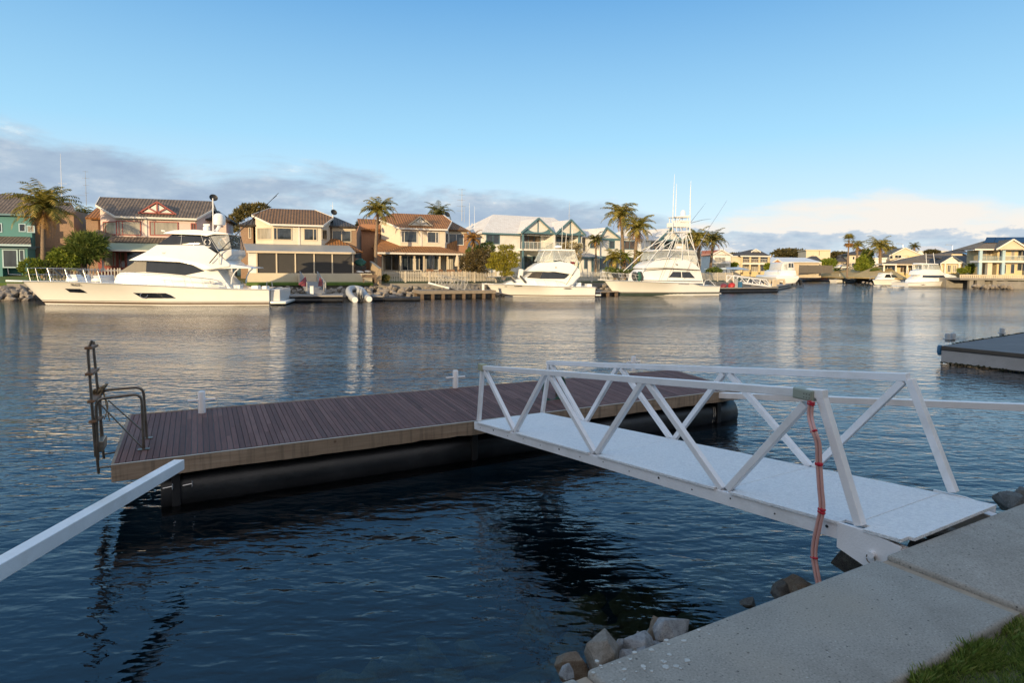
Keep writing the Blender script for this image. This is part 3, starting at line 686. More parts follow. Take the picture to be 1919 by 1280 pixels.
mb = MB(); mb.plan([(c_FR.x-.03, c_FR.y+.03), (c_FR.x+.02, c_FR.y+.03), (c_BR.x+.02, c_BR.y), (c_BR.x-.03, c_BR.y)], .46, ZD+.003); mb.build('end_beam', MATS['fascia_timber'], pont, bevel=.006)
mb = MB(); mb.plan([(c_BL.x, c_BL.y), (c_BR.x, c_BR.y), (c_BR.x, c_BR.y+.045), (c_BL.x, c_BL.y+.045)], .46, ZD+.004); mb.build('back_beam', MATS['fascia_timber'], pont, bevel=.006)
# tube floats
for yy, xa, xb in ((.40, PF.x((303, 915), .25), PF.x((1360, 770), .3)+.15), (2.2, .9, c_FR.x-.6)):
    prof = []
    mb = MB(); path = [(xa, yy, .12), (xa+.02, yy, .12)] + [(xa+(xb-xa)*k/24, yy, .12) for k in range(1, 24)] + [(xb-.05, yy, .12), (xb, yy, .12)]
    sl_ = c_FR.y/c_FR.x; path = [(x, y+sl_*x, z) for x, y, z in path]
    rr = [.335]+[.345]*(len(path)-2)+[.30]; mb.tube(path, rr, 28); mb.build('float_tube', MATS['pontoon_black'], pont, smooth=True)
# straps, pile guides and scuffs along the front float
for qx in (330, 890, 1345):
    xx = PF.x((qx, 890 if qx < 800 else 830), .05); yy = sl_*xx
    MB().box(xx-.05, xx+.05, yy+.03, yy+.30, .0, .47).build('bracket', MATS['dark_trim'], pont, bevel=.008)
mb = MB(); xx = PF.x((330, 905), .05)
for dx in (-.1, .13):
    mb.tube([(xx+dx-.05, .03, .27), (xx+dx+.06, .03, .28)], .008, 6); mb.tube([(xx+dx+.06, .03, .32), (xx+dx+.06, .03, .24)], .008, 6)
mb.build('bolt', MATS['stainless'], pont)
mb = MB(); rg = random.Random(8)
for k in range(5):
    x0 = PF.x((1333+k*3, 778), .1); mb.tube([(x0, sl_*x0+.068, .02+.02*k), (x0+.03, sl_*x0+.056, .2), (x0+.05, sl_*x0+.10, .33)], .006, 5)
mb.build('scuff_marks', MATS['strip_pale'], pont)
# bollards on the deck
def bollard(q, h, label):
    b = onz(q[0], q[1], ZD); o = thing('mooring_bollard', label, 'bollard', b, PF.th, 'white mooring bollards on the timber pontoon')
    MB().lathe([(.0, -.0), (.056, .0), (.056, h-.012), (.05, h), (.0, h)], n=20).build('post', MATS['paint_white'], o, smooth=True)
    MB().tube([(-.21, .0, h*.60), (.21, .0, h*.60)], .019, 10).build('cross_bar', MATS['paint_white'], o, smooth=True)
    return o
b1 = bollard((379, 774), .37, 'white round bollard with cross bar, nearest the steel ladder')
bollard((854, 727), .37, 'white bollard with cross bar left of the gangway end rail')
bollard((1187, 696), .37, 'white bollard standing behind the gangway handrails')

# ------------------------------------------------------------------ swim ladder
B1 = onz(270, 843, ZD); B2 = onz(275, 822, ZD)
f1 = Fr((B1.x, B1.y), PF.th); f2 = Fr((B2.x, B2.y), PF.th)
lad = f1.thing('swim_ladder', 'rusty stainless steel swim ladder swung up at the pontoon end', 'ladder')
def arc(pts, r=.09, n=5):
    """round the corners of a polyline"""
    pts = [Vector(p) for p in pts]; o = [pts[0]]
    for a, b, c in zip(pts, pts[1:], pts[2:]):
        d1 = (a-b); d2 = (c-b); rr = min(r, d1.length*.45, d2.length*.45); p0 = b+d1.normalized()*rr; p1 = b+d2.normalized()*rr
        for k in range(n+1):
            s = k/n; o.append(p0.lerp(b, s).lerp(b.lerp(p1, s), s))
    return o+[pts[-1]]
dyo = f1.loc(B2); dyo = Vector((dyo.x, dyo.y, 0))
def r1(q): return f1.at(q, 0)
def r2(q): p = f2.at(q, 0); return p + dyo
def smooth_tube(name, path, r, m_='steel_worn', par=lad, n=10): return MB().tube(path, r, n).build(name, MATS[m_], par, smooth=True)
smooth_tube('handrail', arc([r1((270, 843)), r1((266, 738)), r1((180, 748)), r1((184, 862))], .11), .019)
smooth_tube('handrail', arc([r2((276, 822)), r2((269, 725)), r2((187, 732)), r2((191, 838))], .11), .019)
smooth_tube('stile', arc([r1((180, 856)), r1((165, 655)), r1((173, 638))], .05), .018)
smooth_tube('stile', arc([r2((194, 832)), r2((176, 655)), r2((176, 640))], .05), .018)
smooth_tube('lower_leg', [r1((182, 852)), r1((185.5, 888))], .017); smooth_tube('lower_leg', [r2((193, 835)), r2((195, 860))], .017)
smooth_tube('brace', [r1((183, 752)), r1((268, 840))], .009); smooth_tube('brace', [r2((203, 750)), r2((268, 808))], .009)
smooth_tube('bracket_rod', [r1((186, 877)), r1((209, 874))], .013); smooth_tube('bracket_rod', [r2((194, 852)), r2((216, 848))], .013)
for q1, q2 in (((167, 652), (177, 648)), ((168, 701), (179, 693)), ((172, 752), (183, 742)), ((175, 790), (187, 783))):
    a, b = r1(q1), r2(q2); d = (b-a).normalized()
    MB().bar(a-d*.06, b+d*.08, .085, .035).build('tread', MATS['wood_furniture'], lad, bevel=.006)
MB().bar(r1((186, 838)), r2((193, 826)), .10, .14).build('hinge_block', MATS['steel_worn'], lad, bevel=.01)
for q, f in (((270, 843), r1), ((276, 822), r2)):
    p = f(q); MB().box(p.x-.07, p.x+.07, p.y-.04, p.y+.04, p.z, p.z+.012).build('base_plate', MATS['steel_worn'], lad)
mat('rope', (.26, .19, .11), .9, .3, 12)
p = r2((185, 733)); mb = MB()
for k in range(7):
    a0 = k*.8; mb.tube([p + Vector((.05*math.cos(a+a0)+.015*k-.04, .05*math.sin(a*1.3), .055*math.sin(a+k)+.012*k-.04)) for a in [j*.63 for j in range(11)]], .011, 6)
for k, (qa, qb, qc) in enumerate((((192, 735), (205, 760), (196, 786)), ((195, 735), (203, 775), (206, 790)))):
    mb.tube(arc([r2(qa), r2(qb), r2(qc)], .1), .007, 6)
mb.build('tied_rope', MATS['rope'], lad, smooth=True)

# ------------------------------------------------------------------ mooring arms (white square booms)
def boom(a, b, w, label):
    d = b-a; o = thing('mooring_boom', label, 'mooring boom', a, math.atan2(d.y, d.x), 'white square booms holding the pontoon off the seawall'); l2 = math.hypot(d.x, d.y)
    MB().bar((0, 0, 0), (l2, 0, d.z), w).build('beam', MATS['paint_white'], o, bevel=.006)
    MB().bar((-.0, 0, -.0), (-.012, 0, 0), w*.93).build('end_cap', MATS['paint_white'], o, bevel=.003)
    return o
a = onD(336, 871, 6.9); b = onD(0, 1066, 4.05); boom(a, b+(b-a)*.75, .12, 'white square beam slanting in from the left over the water')
a = onD(1345, 740.5, 12.25); b = onD(1919, 763.5, 9.55); boom(a, b+(b-a)*.9, .115, 'white square beam running level behind the gangway to the right edge')

# ------------------------------------------------------------------ gangway
GN = onz(1612, 985, 1.40); GFp = onz(898, 790, .76)
d = GFp-GN; GTH = math.atan2(d.y, d.x); GL = math.hypot(d.x, d.y); SL = (GFp.z-GN.z)/GL
gf = Fr((GN.x, GN.y), GTH); GY = -1.24
gw = gf.thing('gangway', 'white truss sided gangway with pale grit deck leading down to the pontoon', 'gangway')
def gl(q): return gf.at(q, 0.0)
def gr_(q): return gf.at(q, GY)
def zdk(x): return GN.z + SL*x
W_ = .058
PWm = MATS['paint_white']
def member(nm, a, b, w=W_): return MB().bar(a, b, w, w, up=(0, 1, 0)).build(nm, PWm, gw, bevel=.005)
# rails
a, b = gl((904, 689)), gl((1548, 739)); member('top_rail', a, b, .066)
a, b = gr_((1027, 680)), gr_((1703, 707)); member('top_rail', a, b, .066)
# chords: C channels under the deck edge
x0, x1 = -.05, gl((893, 800)).x
for y in (0.012, GY-.012):
    MB().bar((x0, y, zdk(x0)-.075), (x1, y, zdk(x1)-.075), .05, .115).build('bottom_chord', PWm, gw, bevel=.004)
mb = MB()
for k in range(1, 9):
    x = k*x1/9; mb.bar((x, .0, zdk(x)-.10), (x, GY, zdk(x)-.10), .05, .06)
mb.build('cross_beams', PWm, gw)
L_ = [((905, 692), (898, 789)), ((910, 695), (965, 808)), ((1023, 700), (967, 808)), ((1031, 703), (1115, 849)), ((1205, 716), (1120, 849)), ((1216, 718), (1355, 917)), ((1511, 757), (1366, 917)), ((1540, 742), (1613, 985))]
R_ = [((1030, 684), (1017, 775)), ((1034, 684), (1094, 791)), ((1157, 690), (1099, 791)), ((1165, 691), (1258, 823)), ((1357, 700), (1263, 825)), ((1368, 701), (1519, 875)), ((1694, 714), (1527, 876)), ((1706, 711), (1788, 923))]
for A_, f in ((L_, gl), (R_, gr_)):
    for k, (q0, q1) in enumerate(A_):
        member('post' if k == 0 else ('end_post' if k == 7 else 'diagonal_brace'), f(q0), f(q1), .062 if k == 7 else W_)
# deck panels, notched round the braces
nodes = [gl(q).x for q in ((898, 789), (966, 808), (1118, 850), (1361, 917), (1613, 985))]
th = .026
def panel(xa, xb, ya, yb, ex=0.0):
    mb = MB(); p = []
    for (x, y) in ((xa, ya), (xb, ya), (xb, yb), (xa, yb)): p.append((x, y, zdk(x)+.004))
    mb.add([(x, y, z-th) for x, y, z in p]+p, [(3, 2, 1, 0), (4, 5, 6, 7), (0, 1, 5, 4), (1, 2, 6, 5), (2, 3, 7, 6), (3, 0, 4, 7)])
    return mb.build('deck_panel', MATS['grit_white'], gw, bevel=.004, fixn=True)
xe = [nodes[0]+.02, nodes[1], nodes[2], nodes[3], nodes[4]+.04]
for k in range(4):
    panel(xe[k+1]+.003, xe[k]-.003, GY+.045, -.035)
    panel(xe[k+1]+.085, xe[k]-.085 if k else xe[k]-.05, -.034, .055)
pe = gl((1710, 1008)).x
panel(pe, nodes[4]+.037, GY+.045, -.036); panel(nodes[4]-.30, nodes[4]-.05, -.035, .06)
# bolts on the chord
mb = MB(); rg = random.Random(4)
for k in range(14):
    x = x1*(k+.5)/14; mb.tube([(x, .036, zdk(x)-.06-.02*(k % 2)), (x, .0405, zdk(x)-.06-.02*(k % 2))], .007 if k % 4 else .012, 8)
mb.build('rivet_holes', MATS['dark_trim'], gw)
# hinge plates at the seawall end
def hinge(y, s):
    mb = MB(); prof = [(.13, -.015), (.13, -.20), (-.14, -.27), (-.30, -.20), (-.30, -.02), (-.10, .0)]
    mb.add([(x, y+s*.016, zdk(0)+z) for x, z in prof]+[(x, y+s*.034, zdk(0)+z) for x, z in prof], [tuple(range(6))[::-1], tuple(range(6, 12))]+[(k, (k+1) % 6, 6+(k+1) % 6, 6+k) for k in range(6)])
    mb.build('hinge_plate', PWm, gw, bevel=.003, fixn=True)
hinge(.02, 1); hinge(GY-.02, -1)
mb = MB(); mb.tube([(-.13, .03, zdk(0)-.14), (-.13, .09, zdk(0)-.14)], .022, 12); mb.build('hinge_pin', PWm, gw, smooth=True)
mb = MB(); mb.tube([(-.13+.03*math.cos(a), .085, zdk(0)-.165+.032*math.sin(a)) for a in [k*.5 for k in range(13)]], .004, 6); mb.build('split_ring', MATS['steel_worn'], gw)
# power outlet box on the handrail, rail end cover
mat('box_green', (.33, .36, .30), .55, .1, 6); mat('cover_olive', (.36, .36, .24), .6, .12, 6)
a, b = gl((1494, 728)), gl((1532, 752)); bx = MB().box(min(a.x, b.x)+.005, max(a.x, b.x), -.042, .055, a.z-.068, a.z+.015).build('outlet_box', MATS['box_green'], gw, bevel=.008)
MB().box(min(a.x, b.x)+.015, max(a.x, b.x)-.01, .056, .061, a.z-.058, a.z+.006).build('box_lid', MATS['box_green'], bx, bevel=.003)
mb = MB()
for k in range(6): mb.tube([(min(a.x, b.x)+.025+.022*(k % 3), .061, a.z-.042+.026*(k//3)), (min(a.x, b.x)+.025+.022*(k % 3), .063, a.z-.042+.026*(k//3))], .004, 6)
mb.build('socket_holes', MATS['dark_trim'], bx)
a = gl((905, 688)); MB().box(a.x-.06, a.x+.07, -.05, .05, a.z-.055, a.z+.05).build('rail_end_cover', MATS['cover_olive'], gw, bevel=.008)

# seawall-side hinge bracket
hb = gf.thing('hinge_bracket', 'white steel bracket bolted to the seawall carrying the gangway hinge', 'bracket')
for y in (-.02, GY+.02):
    MB().bar((-.02, y, zdk(0)-.15), (-.72, y, zdk(0)-.19), .03, .20).build('arm', PWm, hb, bevel=.004)
    MB().bar((-.10, y, zdk(0)-.045), (-.72, y, zdk(0)-.085), .09, .012).build('flange', PWm, hb)
MB().bar((-.66, .05, zdk(0)-.2), (-.66, GY-.05, zdk(0)-.2), .05, .16).build('cross_beam', MATS['concrete_far'], hb)

# twin water hoses with red tape
mat('hose_pink', (.60, .34, .31), .35, .12, 5); mat('tape_red', (.48, .012, .03), .35, .1, 8)
gG = lambda x, y: (1340+x/2.908, 660+y/2.908)
hp = [gG(526, 268), gG(520, 350), gG(538, 425), gG(563, 500), gG(567, 600), gG(576, 740), gG(584, 850), gG(566, 940), gG(546, 1040), gG(541, 1115), gG(552, 1190), gG(566, 1260), gG(580, 1330)]
def spline(P, n=6):
    o = []
    for i in range(len(P)-1):
        p0, p1, p2, p3 = P[max(0, i-1)], P[i], P[i+1], P[min(len(P)-1, i+2)]
        for k in range(n):
            s = k/n; o.append(.5*((2*p1)+(p2-p0)*s+(2*p0-5*p1+4*p2-p3)*s*s+(3*p1-p0-3*p2+p3)*s**3))
    return o+[P[-1]]
hs = gf.thing('water_hose', 'pair of pink hoses bound with red tape hanging from the gangway box', 'hose')
hpts = [gf.at(q, .13 if k > 1 else .07) for k, q in enumerate(hp)]; HP = spline(hpts)
for sgn in (-1, 1):
    MB().tube([p + Vector((sgn*.0115, sgn*.003, 0)) for p in HP], .0115, 10).build('hose', MATS['hose_pink'], hs, smooth=True)
for k, ln in ((0, 2), (12, 1), (24, 1), (36, 2), (54, 1)):
    seg = HP[k:k+ln+1]; mb = MB(); o0 = 0
    for p, p2 in zip(seg, seg[1:]): mb.bar(p, p2, .053, .03, up=(0, 1, 0))
    mb.build('tape', MATS['tape_red'], hs, bevel=.008)

# hose stand on the pontoon behind the gangway end
hb_ = onz(1033, 748, ZD); hst = thing('hose_stand', 'steel service post with a coiled dark green garden hose on the pontoon', 'hose stand', hb_, PF.th)
mat('hose_green', (.015, .085, .055), .4, .2, 5)
MB().tube(arc([(-.12, 0, 0), (-.12, 0, .62), (.12, 0, .62), (.12, 0, 0)], .12), .02, 8).build('hoop', MATS['steel_worn'], hst, smooth=True)
mb = MB()
for k in range(5):
    mb.tube([(.0+(.22+.015*k)*math.cos(a)*.9, -.05-.018*k, .20+(.23+.02*k)*math.sin(a)*1.0+.02) for a in [j*2*math.pi/20 for j in range(21)]], .013, 6, caps=False)
mb.build('hose_coil', MATS['hose_green'], hst, smooth=True)
MB().box(-.20, -.12, -.03, .05, .25, .58).build('hose_bundle', MATS['hose_green'], hst, bevel=.02)
MB().lathe([(0, 0), (.03, 0), (.03, .08), (0, .08)], (.12, -.04, .33), 10).build('hose_tap', MATS['clay_red'], hst)

# neighbouring pontoon at the right edge
a = onz(1765, 648, .62); nf = Fr((a.x, a.y), R(-31)); 
e1 = nf.loc(onz(1919, 662, .62)); nf = Fr((a.x, a.y), math.atan2(*(lambda v: (v.y, v.x))(onz(1919, 663, .62)-a)))
b = nf.loc(onz(1919, 624, .62))
npn = nf.thing('concrete_pontoon', 'grey concrete floating pontoon with weedy waterline at the right edge', 'pontoon')
Lx = 9.0; dv = Vector((b.x, b.y)).normalized(); dv = Vector((dv.x*9.5, dv.y*9.5))
MB().plan([(0, 0), (Lx, 0), (Lx+dv.x, dv.y), (dv.x, dv.y)], .05, .46).build('hull', MATS['pontoon_grey'], npn, bevel=.02)
mat('deck_grey', (.13, .13, .135), .8, .2, 3, stain=(.2, .2, .2)); mat('fender_brown', (.10, .085, .07), .85, .25, 3); mat('weed', (.035, .035, .012), .9, .5, 9, bump=.8, bscale=40)
MB().plan([(0, .0), (Lx, .0), (Lx+dv.x, dv.y), (dv.x, dv.y)], .464, .62).build('deck', MATS['deck_grey'], npn, bevel=.008)
MB().box(0.01, Lx, -.035, -.002, .50, .612).build('edge_beam', MATS['fender_brown'], npn, bevel=.006)
mb = MB(); rg = random.Random(6)
for k in range(240):
    x = rg.uniform(0, Lx); mb.blob((x, -.004, .045+rg.gauss(0, .018)), (.035, .02, .022), k, 1)
w_ = mb.build('weed_fringe', MATS['weed'], npn); w_['kind'] = 'stuff'
for q, f_ in (((1776, 641), 1), ((1786, 640.5), 1), ((1878, 629.5), 0)):
    p = nf.loc(onz(q[0], q[1], .62)); o = MB().lathe([(0, 0), (.08, 0), (.08, .10), (.14, .10), (.14, .13), (.085, .135), (.085, .30), (.07, .32), (0, .32)], (p.x, p.y, .615), 14).build('bollard', MATS['rubber_grey'], npn, smooth=True)
mb = MB(); mb.lathe([(0, -.2), (.05, -.18), (.08, -.1), (.08, .1), (.05, .16), (0, .17)], (-.09, .12, .46), 14); mb.build('fender', MATS['blue_plastic'], npn, smooth=True)
p0 = Vector((b.x, b.y)).normalized(); mb = MB()
for k in range(26):
    d_ = 1+k*.3; mb.blob((p0.x*d_, p0.y*d_, .63), (.06, .05, .03*rg.uniform(.4, 1.6)), k, 1)
mb.build('edge_debris', MATS['weed'], npn)['kind'] = 'stuff'
# ------------------------------------------------------------------ vegetation
def frond(mb, base, dirv, e0, Ln, droop, rg, leaf=.5, n=17, w=.045, hang=.55, stem=True):
    """one feather frond: arching stem with paired leaflets that hang from it"""
    p = Vector(base); e = e0; step = Ln/n; pts = [p.copy()]; dirs = []
    for k in range(n):
        d = Vector((dirv.x*math.cos(e), dirv.y*math.cos(e), math.sin(e))); dirs.append(d)
        p = p + d*step; pts.append(p.copy()); e -= droop*(.35+1.3*k/n)/n
    side = Vector((-dirv.y, dirv.x, 0))
    if stem:
        for k in range(0, n, 2):
            a, b = pts[k], pts[min(k+2, n)]; ww = .035*(1-k/n)+.008; mb.quad(a-side*ww, a+side*ww, b+side*ww*.8, b-side*ww*.8)
    for k in range(1, n):
        s = k/n; ll = leaf*(math.sin(math.pi*min(1, s*.85+.12))**.6)*rg.uniform(.8, 1.1)
        for sg in (-1, 1):
            t_ = (side*sg*rg.uniform(.75, 1.0) + dirs[k]*.55 + Vector((0, 0, -hang*rg.uniform(.5, 1.3)))).normalized()
            a = pts[k]; b = a + t_*ll; wv = dirs[k]*w; mid = a + t_*ll*.45 + Vector((0, 0, .05*ll))
            mb.add([a-wv*.5, a+wv*.5, mid+wv*.75, b, mid-wv*.75], [(0, 1, 2, 3, 4)])
def trunk_mesh(h, r, lean, rg, rings=True):
    path = []; rad = []; n = 22
    for k in range(n+1):
        s = k/n; path.append((lean*s*s+.04*noise.noise(Vector((s*3, h, 1))), 0, h*s)); rad.append(r*(1.25-.45*s)*(1+.05*(k % 2)) if rings else r*(1.25-.45*s))
    return MB().tube(path, rad, 10)
def palm(f, label, group, h, Rr, lean=0, nf=34, seed=1, leafm='palm_green', dead=10, trunk_r=.2, deadm='palm_dead', up=.9, name='palm_tree', cat='palm tree'):
    rg = random.Random(seed); o = f.thing(name, label, cat, group); top = Vector((lean, 0, h))
    trunk_mesh(h, trunk_r, lean, rg).build('trunk', MATS['bark_palm'], o, smooth=True)
    mb = MB()
    for k in range(nf):
        a = k*2.39996+rg.uniform(-.2, .2); s = k/nf
        e0 = R(82)*(1-s)**.8*up + R(-12)*s + rg.uniform(-.12, .12)
        frond(mb, top+Vector((0, 0, .15*(1-s))), Vector((math.cos(a), math.sin(a), 0)), e0, Rr*rg.uniform(.9, 1.4), rg.uniform(1.4, 2.4), rg, leaf=Rr*rg.uniform(.26, .36), w=.05+.012*Rr)
    mb.build('crown', MATS[leafm], o)
    if dead:
        mb = MB()
        for k in range(dead):
            a = k*2.39996+1; frond(mb, top+Vector((0, 0, -.1-.02*k)), Vector((math.cos(a), math.sin(a), 0)), R(rg.uniform(-60, -15)), Rr*rg.uniform(.6, 1.0), rg.uniform(.6, 1.3), rg, leaf=Rr*.16, n=13, w=.045)
        mb.build('dead_fronds', MATS[deadm], o)
    return o
def fan_palm(f, label, group, h, Rr, seed):
    rg = random.Random(seed); o = f.thing('palm_tree', label, 'palm tree', group); trunk_mesh(h, .17, .1, rg).build('trunk', MATS['bark_palm'], o, smooth=True)
    for nm, m_, nf, lo, hi, zz in (('crown', 'palm_green', 34, -20, 80, 0), ('dead_fronds', 'palm_dead', 16, -75, -35, -.3)):
        mb = MB()
        for k in range(nf):
            a = k*2.4; e = R(lo+(hi-lo)*(1-k/nf)); d = Vector((math.cos(a)*math.cos(e), math.sin(a)*math.cos(e), math.sin(e))); c = Vector((.1, 0, h+zz))+d*Rr*.5
            sd = d.cross(Vector((0, 0, 1))).normalized(); upv = sd.cross(d)
            mb.quad(Vector((.1, 0, h+zz))-sd*.02, Vector((.1, 0, h+zz))+sd*.02, c+sd*.02, c-sd*.02)
            for j in range(13):
                b = (j-6)/6*1.9; v = (d*math.cos(b)+sd*math.sin(b)+Vector((0, 0, -.25*rg.random()))).normalized(); q = c+v*Rr*.55*rg.uniform(.8, 1.1); wv = v.cross(upv)*.05
                mb.add([c, c+v*Rr*.3+wv, q, c+v*Rr*.3-wv], [(0, 1, 2, 3)])
        mb.build(nm, MATS[m_], o)
    return o
def leaf_cloud(mb, els, n, size, rg, aspect=.45, shell=.5, up=0.0):
    tot = sum(e[1][0]*e[1][1]*e[1][2] for e in els)
    for c, r in els:
        k_ = int(1.9*n*(r[0]*r[1]*r[2])/tot)+14
        sd = rg.random()*50
        for k in range(k_):
            d = Vector((rg.gauss(0, 1), rg.gauss(0, 1), rg.gauss(0, 1))).normalized()
            rad = (shell+(1-shell)*rg.random()**.5)*(1+.35*noise.noise(d*2.2+Vector((sd, 0, 0))))
            if noise.noise(d*3.5+Vector((0, sd, 0))) < -.32: continue
            p = Vector(c)+Vector((d.x*r[0], d.y*r[1], d.z*r[2]))*rad
            v = (d*.6+Vector((rg.gauss(0, .6), rg.gauss(0, .6), rg.gauss(0, .6)+up))).normalized(); s = v.cross(Vector((rg.gauss(0, 1), rg.gauss(0, 1), rg.gauss(0, 1)))).normalized(); l_ = size*rg.uniform(.7, 1.6)
            mb.add([p-s*l_*aspect*.2, p+v*l_*.5-s*l_*aspect*.5, p+v*l_, p+v*l_*.5+s*l_*aspect*.5], [(0, 1, 2, 3)])
def bush(f, name, label, cat, els, n, size, m_, trunk=True, seed=1, aspect=.45, group=None, shell=.5, up=0.0, bark='bark_grey'):
    rg = random.Random(seed); o = f.thing(name, label, cat, group); mb = MB(); leaf_cloud(mb, els, n, size, rg, aspect, shell, up); mb.build('foliage', MATS[m_], o)
    if trunk:
        mb = MB()
        for c, r in els[:9]:
            c = Vector(c); b = Vector((els[0][0][0]*.6+c.x*.1, els[0][0][1], 0)); mid = b.lerp(c, .45)+Vector((rg.uniform(-.1, .1), 0, .15*c.z)); mb.tube([b, mid, c], [.012+.016*c.z, .01+.008*c.z, .012], 7)
        mb.build('trunk', MATS[bark], o, smooth=True)
    return o
GFAR = 1.75
def stand(q, D, z=GFAR):
    """foot of a plant: straight below pixel column q[0] at depth D"""
    w_ = onD(q[0], 500, D); return Fr((w_.x, w_.y), 0.0, z)
def hgt(f, q): return f.at(q, 0).z
PG = 'palms in the gardens across the canal'
def palm_px(base, head, D, Rpx, label, **kw):
    f = stand(base, D, kw.pop('gz', GFAR)); a = f.at(head, 0); mpp = D/FPX; return palm(f, label, PG, a.z, Rpx*mpp, lean=a.x, **kw)
palm_px(zA(325, 890), zA(335, 450), 56.5, 55, 'large palm with upright green head and brown hanging fronds before the teal house', seed=3, nf=44, dead=16, trunk_r=.19, up=1.08)
palm_px(zA(605, 760), zA(608, 510), 70, 27, 'small palm between the teal house and the pink house', seed=5, nf=26, dead=3, trunk_r=.16)
palm_px(zB(1215, 740), zB(1238, 305), 68, 33, 'tall slim palm in front of the brick side of the orange roofed house', seed=7, nf=34, dead=6, trunk_r=.17)
palm_px(zB(1680, 560), zB(1690, 325), 96, 27, 'palm crown showing over the orange tiled roof', seed=9, nf=30, dead=0, leafm='palm_dark')
palm_px(zC(345, 680), zC(345, 515), 70, 20, 'short yellowing palm between the orange roofed house and the white house', seed=11, nf=22, dead=8, leafm='palm_dead', trunk_r=.13)
palm_px(zC(1475, 740), zC(1455, 335), 82, 34, 'tallest palm in front of the white gabled houses', seed=13, nf=38, dead=8, trunk_r=.22)
palm_px(zC(1560, 740), zC(1580, 430), 79, 33, 'palm with orange dead skirt right of the tallest palm', seed=15, nf=36, dead=22, trunk_r=.22)
palm_px(zC(1268, 720), zC(1268, 520), 87, 17, 'small dark palm against the white wall left of the tallest palm', seed=17, nf=26, dead=5, leafm='palm_dark', trunk_r=.13)
palm_px(zC(1415, 735), zC(1410, 660), 77, 23, 'low bushy palm behind the picket fence under the tallest palm', seed=19, nf=30, dead=7, trunk_r=.16)
palm_px(zC(1490, 735), zC(1488, 655), 78.5, 16, 'low yellow green palm between the two tall trunks', seed=21, nf=22, dead=6, leafm='bush_bright', trunk_r=.12)
palm_px(zC(1610, 740), zC(1610, 640), 77, 17, 'young light green palm just left of the tower boat', seed=23, nf=22, dead=5, trunk_r=.12)
palm_px(zD(960, 830), zD(955, 590), 92, 27, 'dense bright palm right behind the fishing tower', seed=25, nf=44, dead=14, trunk_r=.26)
palm_px(zD(1060, 840), zD(1085, 600), 95, 26, 'dark drooping palm left of the red tiled white house', seed=27, nf=36, dead=12, leafm='palm_dark', trunk_r=.2)
f = stand(zE(475, 525), 141, 1.5); fan_palm(f, 'slender fan palm with a small round head on the far bank', PG, f.at(zE(470, 215), 0).z, 1.75, 4)
palm_px(zE(548, 450), zE(560, 265), 156, 15, 'palm just right of the slender fan palm', seed=31, nf=28, dead=12, trunk_r=.28)
palm_px(zE(745, 470), zE(740, 275), 149, 25, 'big full palm with long fronds on the far right bank', seed=33, nf=40, dead=14, trunk_r=.34)
palm_px(zE(1025, 420), zE(1025, 275), 205, 12, 'palm head showing over the yellow gabled house', seed=35, nf=26, dead=4, leafm='palm_dark', trunk_r=.3)
palm_px(zD(1583, 800), zD(1583, 712), 200, 5, 'tiny distant palm beside the veranda house roof', seed=37, nf=18, dead=0, leafm='palm_dark')

def els_px(f, D, lst, dep=None):
    """ellipsoids from enlarged-view boxes: (centre, half sizes)"""
    o = []
    for (qc, qe) in lst:
        a = f.at(qc, 0); b = f.at(qe, 0); rx = abs(b.x-a.x); rz = abs(b.z-a.z); o.append(((a.x, 0, a.z), (rx, dep or max(.4, .8*rx), rz)))
    return o
# left gardens
f = stand(zA(650, 880), 57.5); bush(f, 'spiky_shrub', 'dark spiky leaved shrub in front of the pink house', 'shrub', els_px(f, 57.5, [(zA(650, 745), zA(775, 650)), (zA(590, 790), zA(660, 720)), (zA(710, 700), zA(785, 640)), (zA(620, 690), zA(690, 632))]), 2600, .55, 'bush_green', seed=2, aspect=.12, up=.3)
f = stand(zA(470, 890), 56); bush(f, 'garden_shrub', 'loose yellow green shrub between the palm and the spiky shrub', 'shrub', els_px(f, 56, [(zA(470, 820), zA(560, 770)), (zA(440, 790), zA(490, 745)), (zA(540, 850), zA(600, 800))]), 1500, .22, 'bush_bright', seed=3)
f = stand(zA(245, 930), 54.7); bush(f, 'hedge', 'rounded bright green hedge at the foot of the large palm', 'hedge', els_px(f, 54.7, [(zA(240, 885), zA(318, 825)), (zA(290, 870), zA(335, 830))]), 1500, .16, 'bush_bright', seed=4, shell=.8)
f = stand(zA(370, 860), 59); bush(f, 'garden_shrub', 'small green shrub behind the trunk of the large palm', 'shrub', els_px(f, 59, [(zA(380, 830), zA(440, 770))]), 700, .2, 'bush_green', seed=5)
f = stand(zB(240, 560), 88); bush(f, 'gum_tree', 'open brown green gum tree behind the brown roofed house', 'tree', els_px(f, 88, [(zB(260, 285), zB(320, 250)), (zB(185, 310), zB(215, 282)), (zB(350, 275), zB(410, 245)), (zB(170, 355), zB(215, 325)), (zB(150, 420), zB(195, 385)), (zB(210, 330), zB(255, 300)), (zB(300, 310), zB(350, 280))]), 3200, .28, 'gum_leaf', seed=6)
f = stand(zB(165, 620), 70); bush(f, 'garden_shrub', 'green shrub filling the gap behind the yacht stern', 'shrub', els_px(f, 70, [(zB(170, 550), zB(215, 495)), (zB(180, 600), zB(215, 560))]), 1000, .2, 'bush_bright', seed=7)
f = stand(zB(1090, 600), 98); bush(f, 'norfolk_pine', 'thin dark pine between the brown and the orange roofed houses', 'tree', els_px(f, 98, [(zB(1090, 500), zB(1110, 480)), (zB(1088, 470), zB(1112, 455)), (zB(1088, 440), zB(1106, 428)), (zB(1085, 412), zB(1098, 402)), (zB(1082, 395), zB(1088, 385))]), 700, .3, 'pine_dark', seed=8)
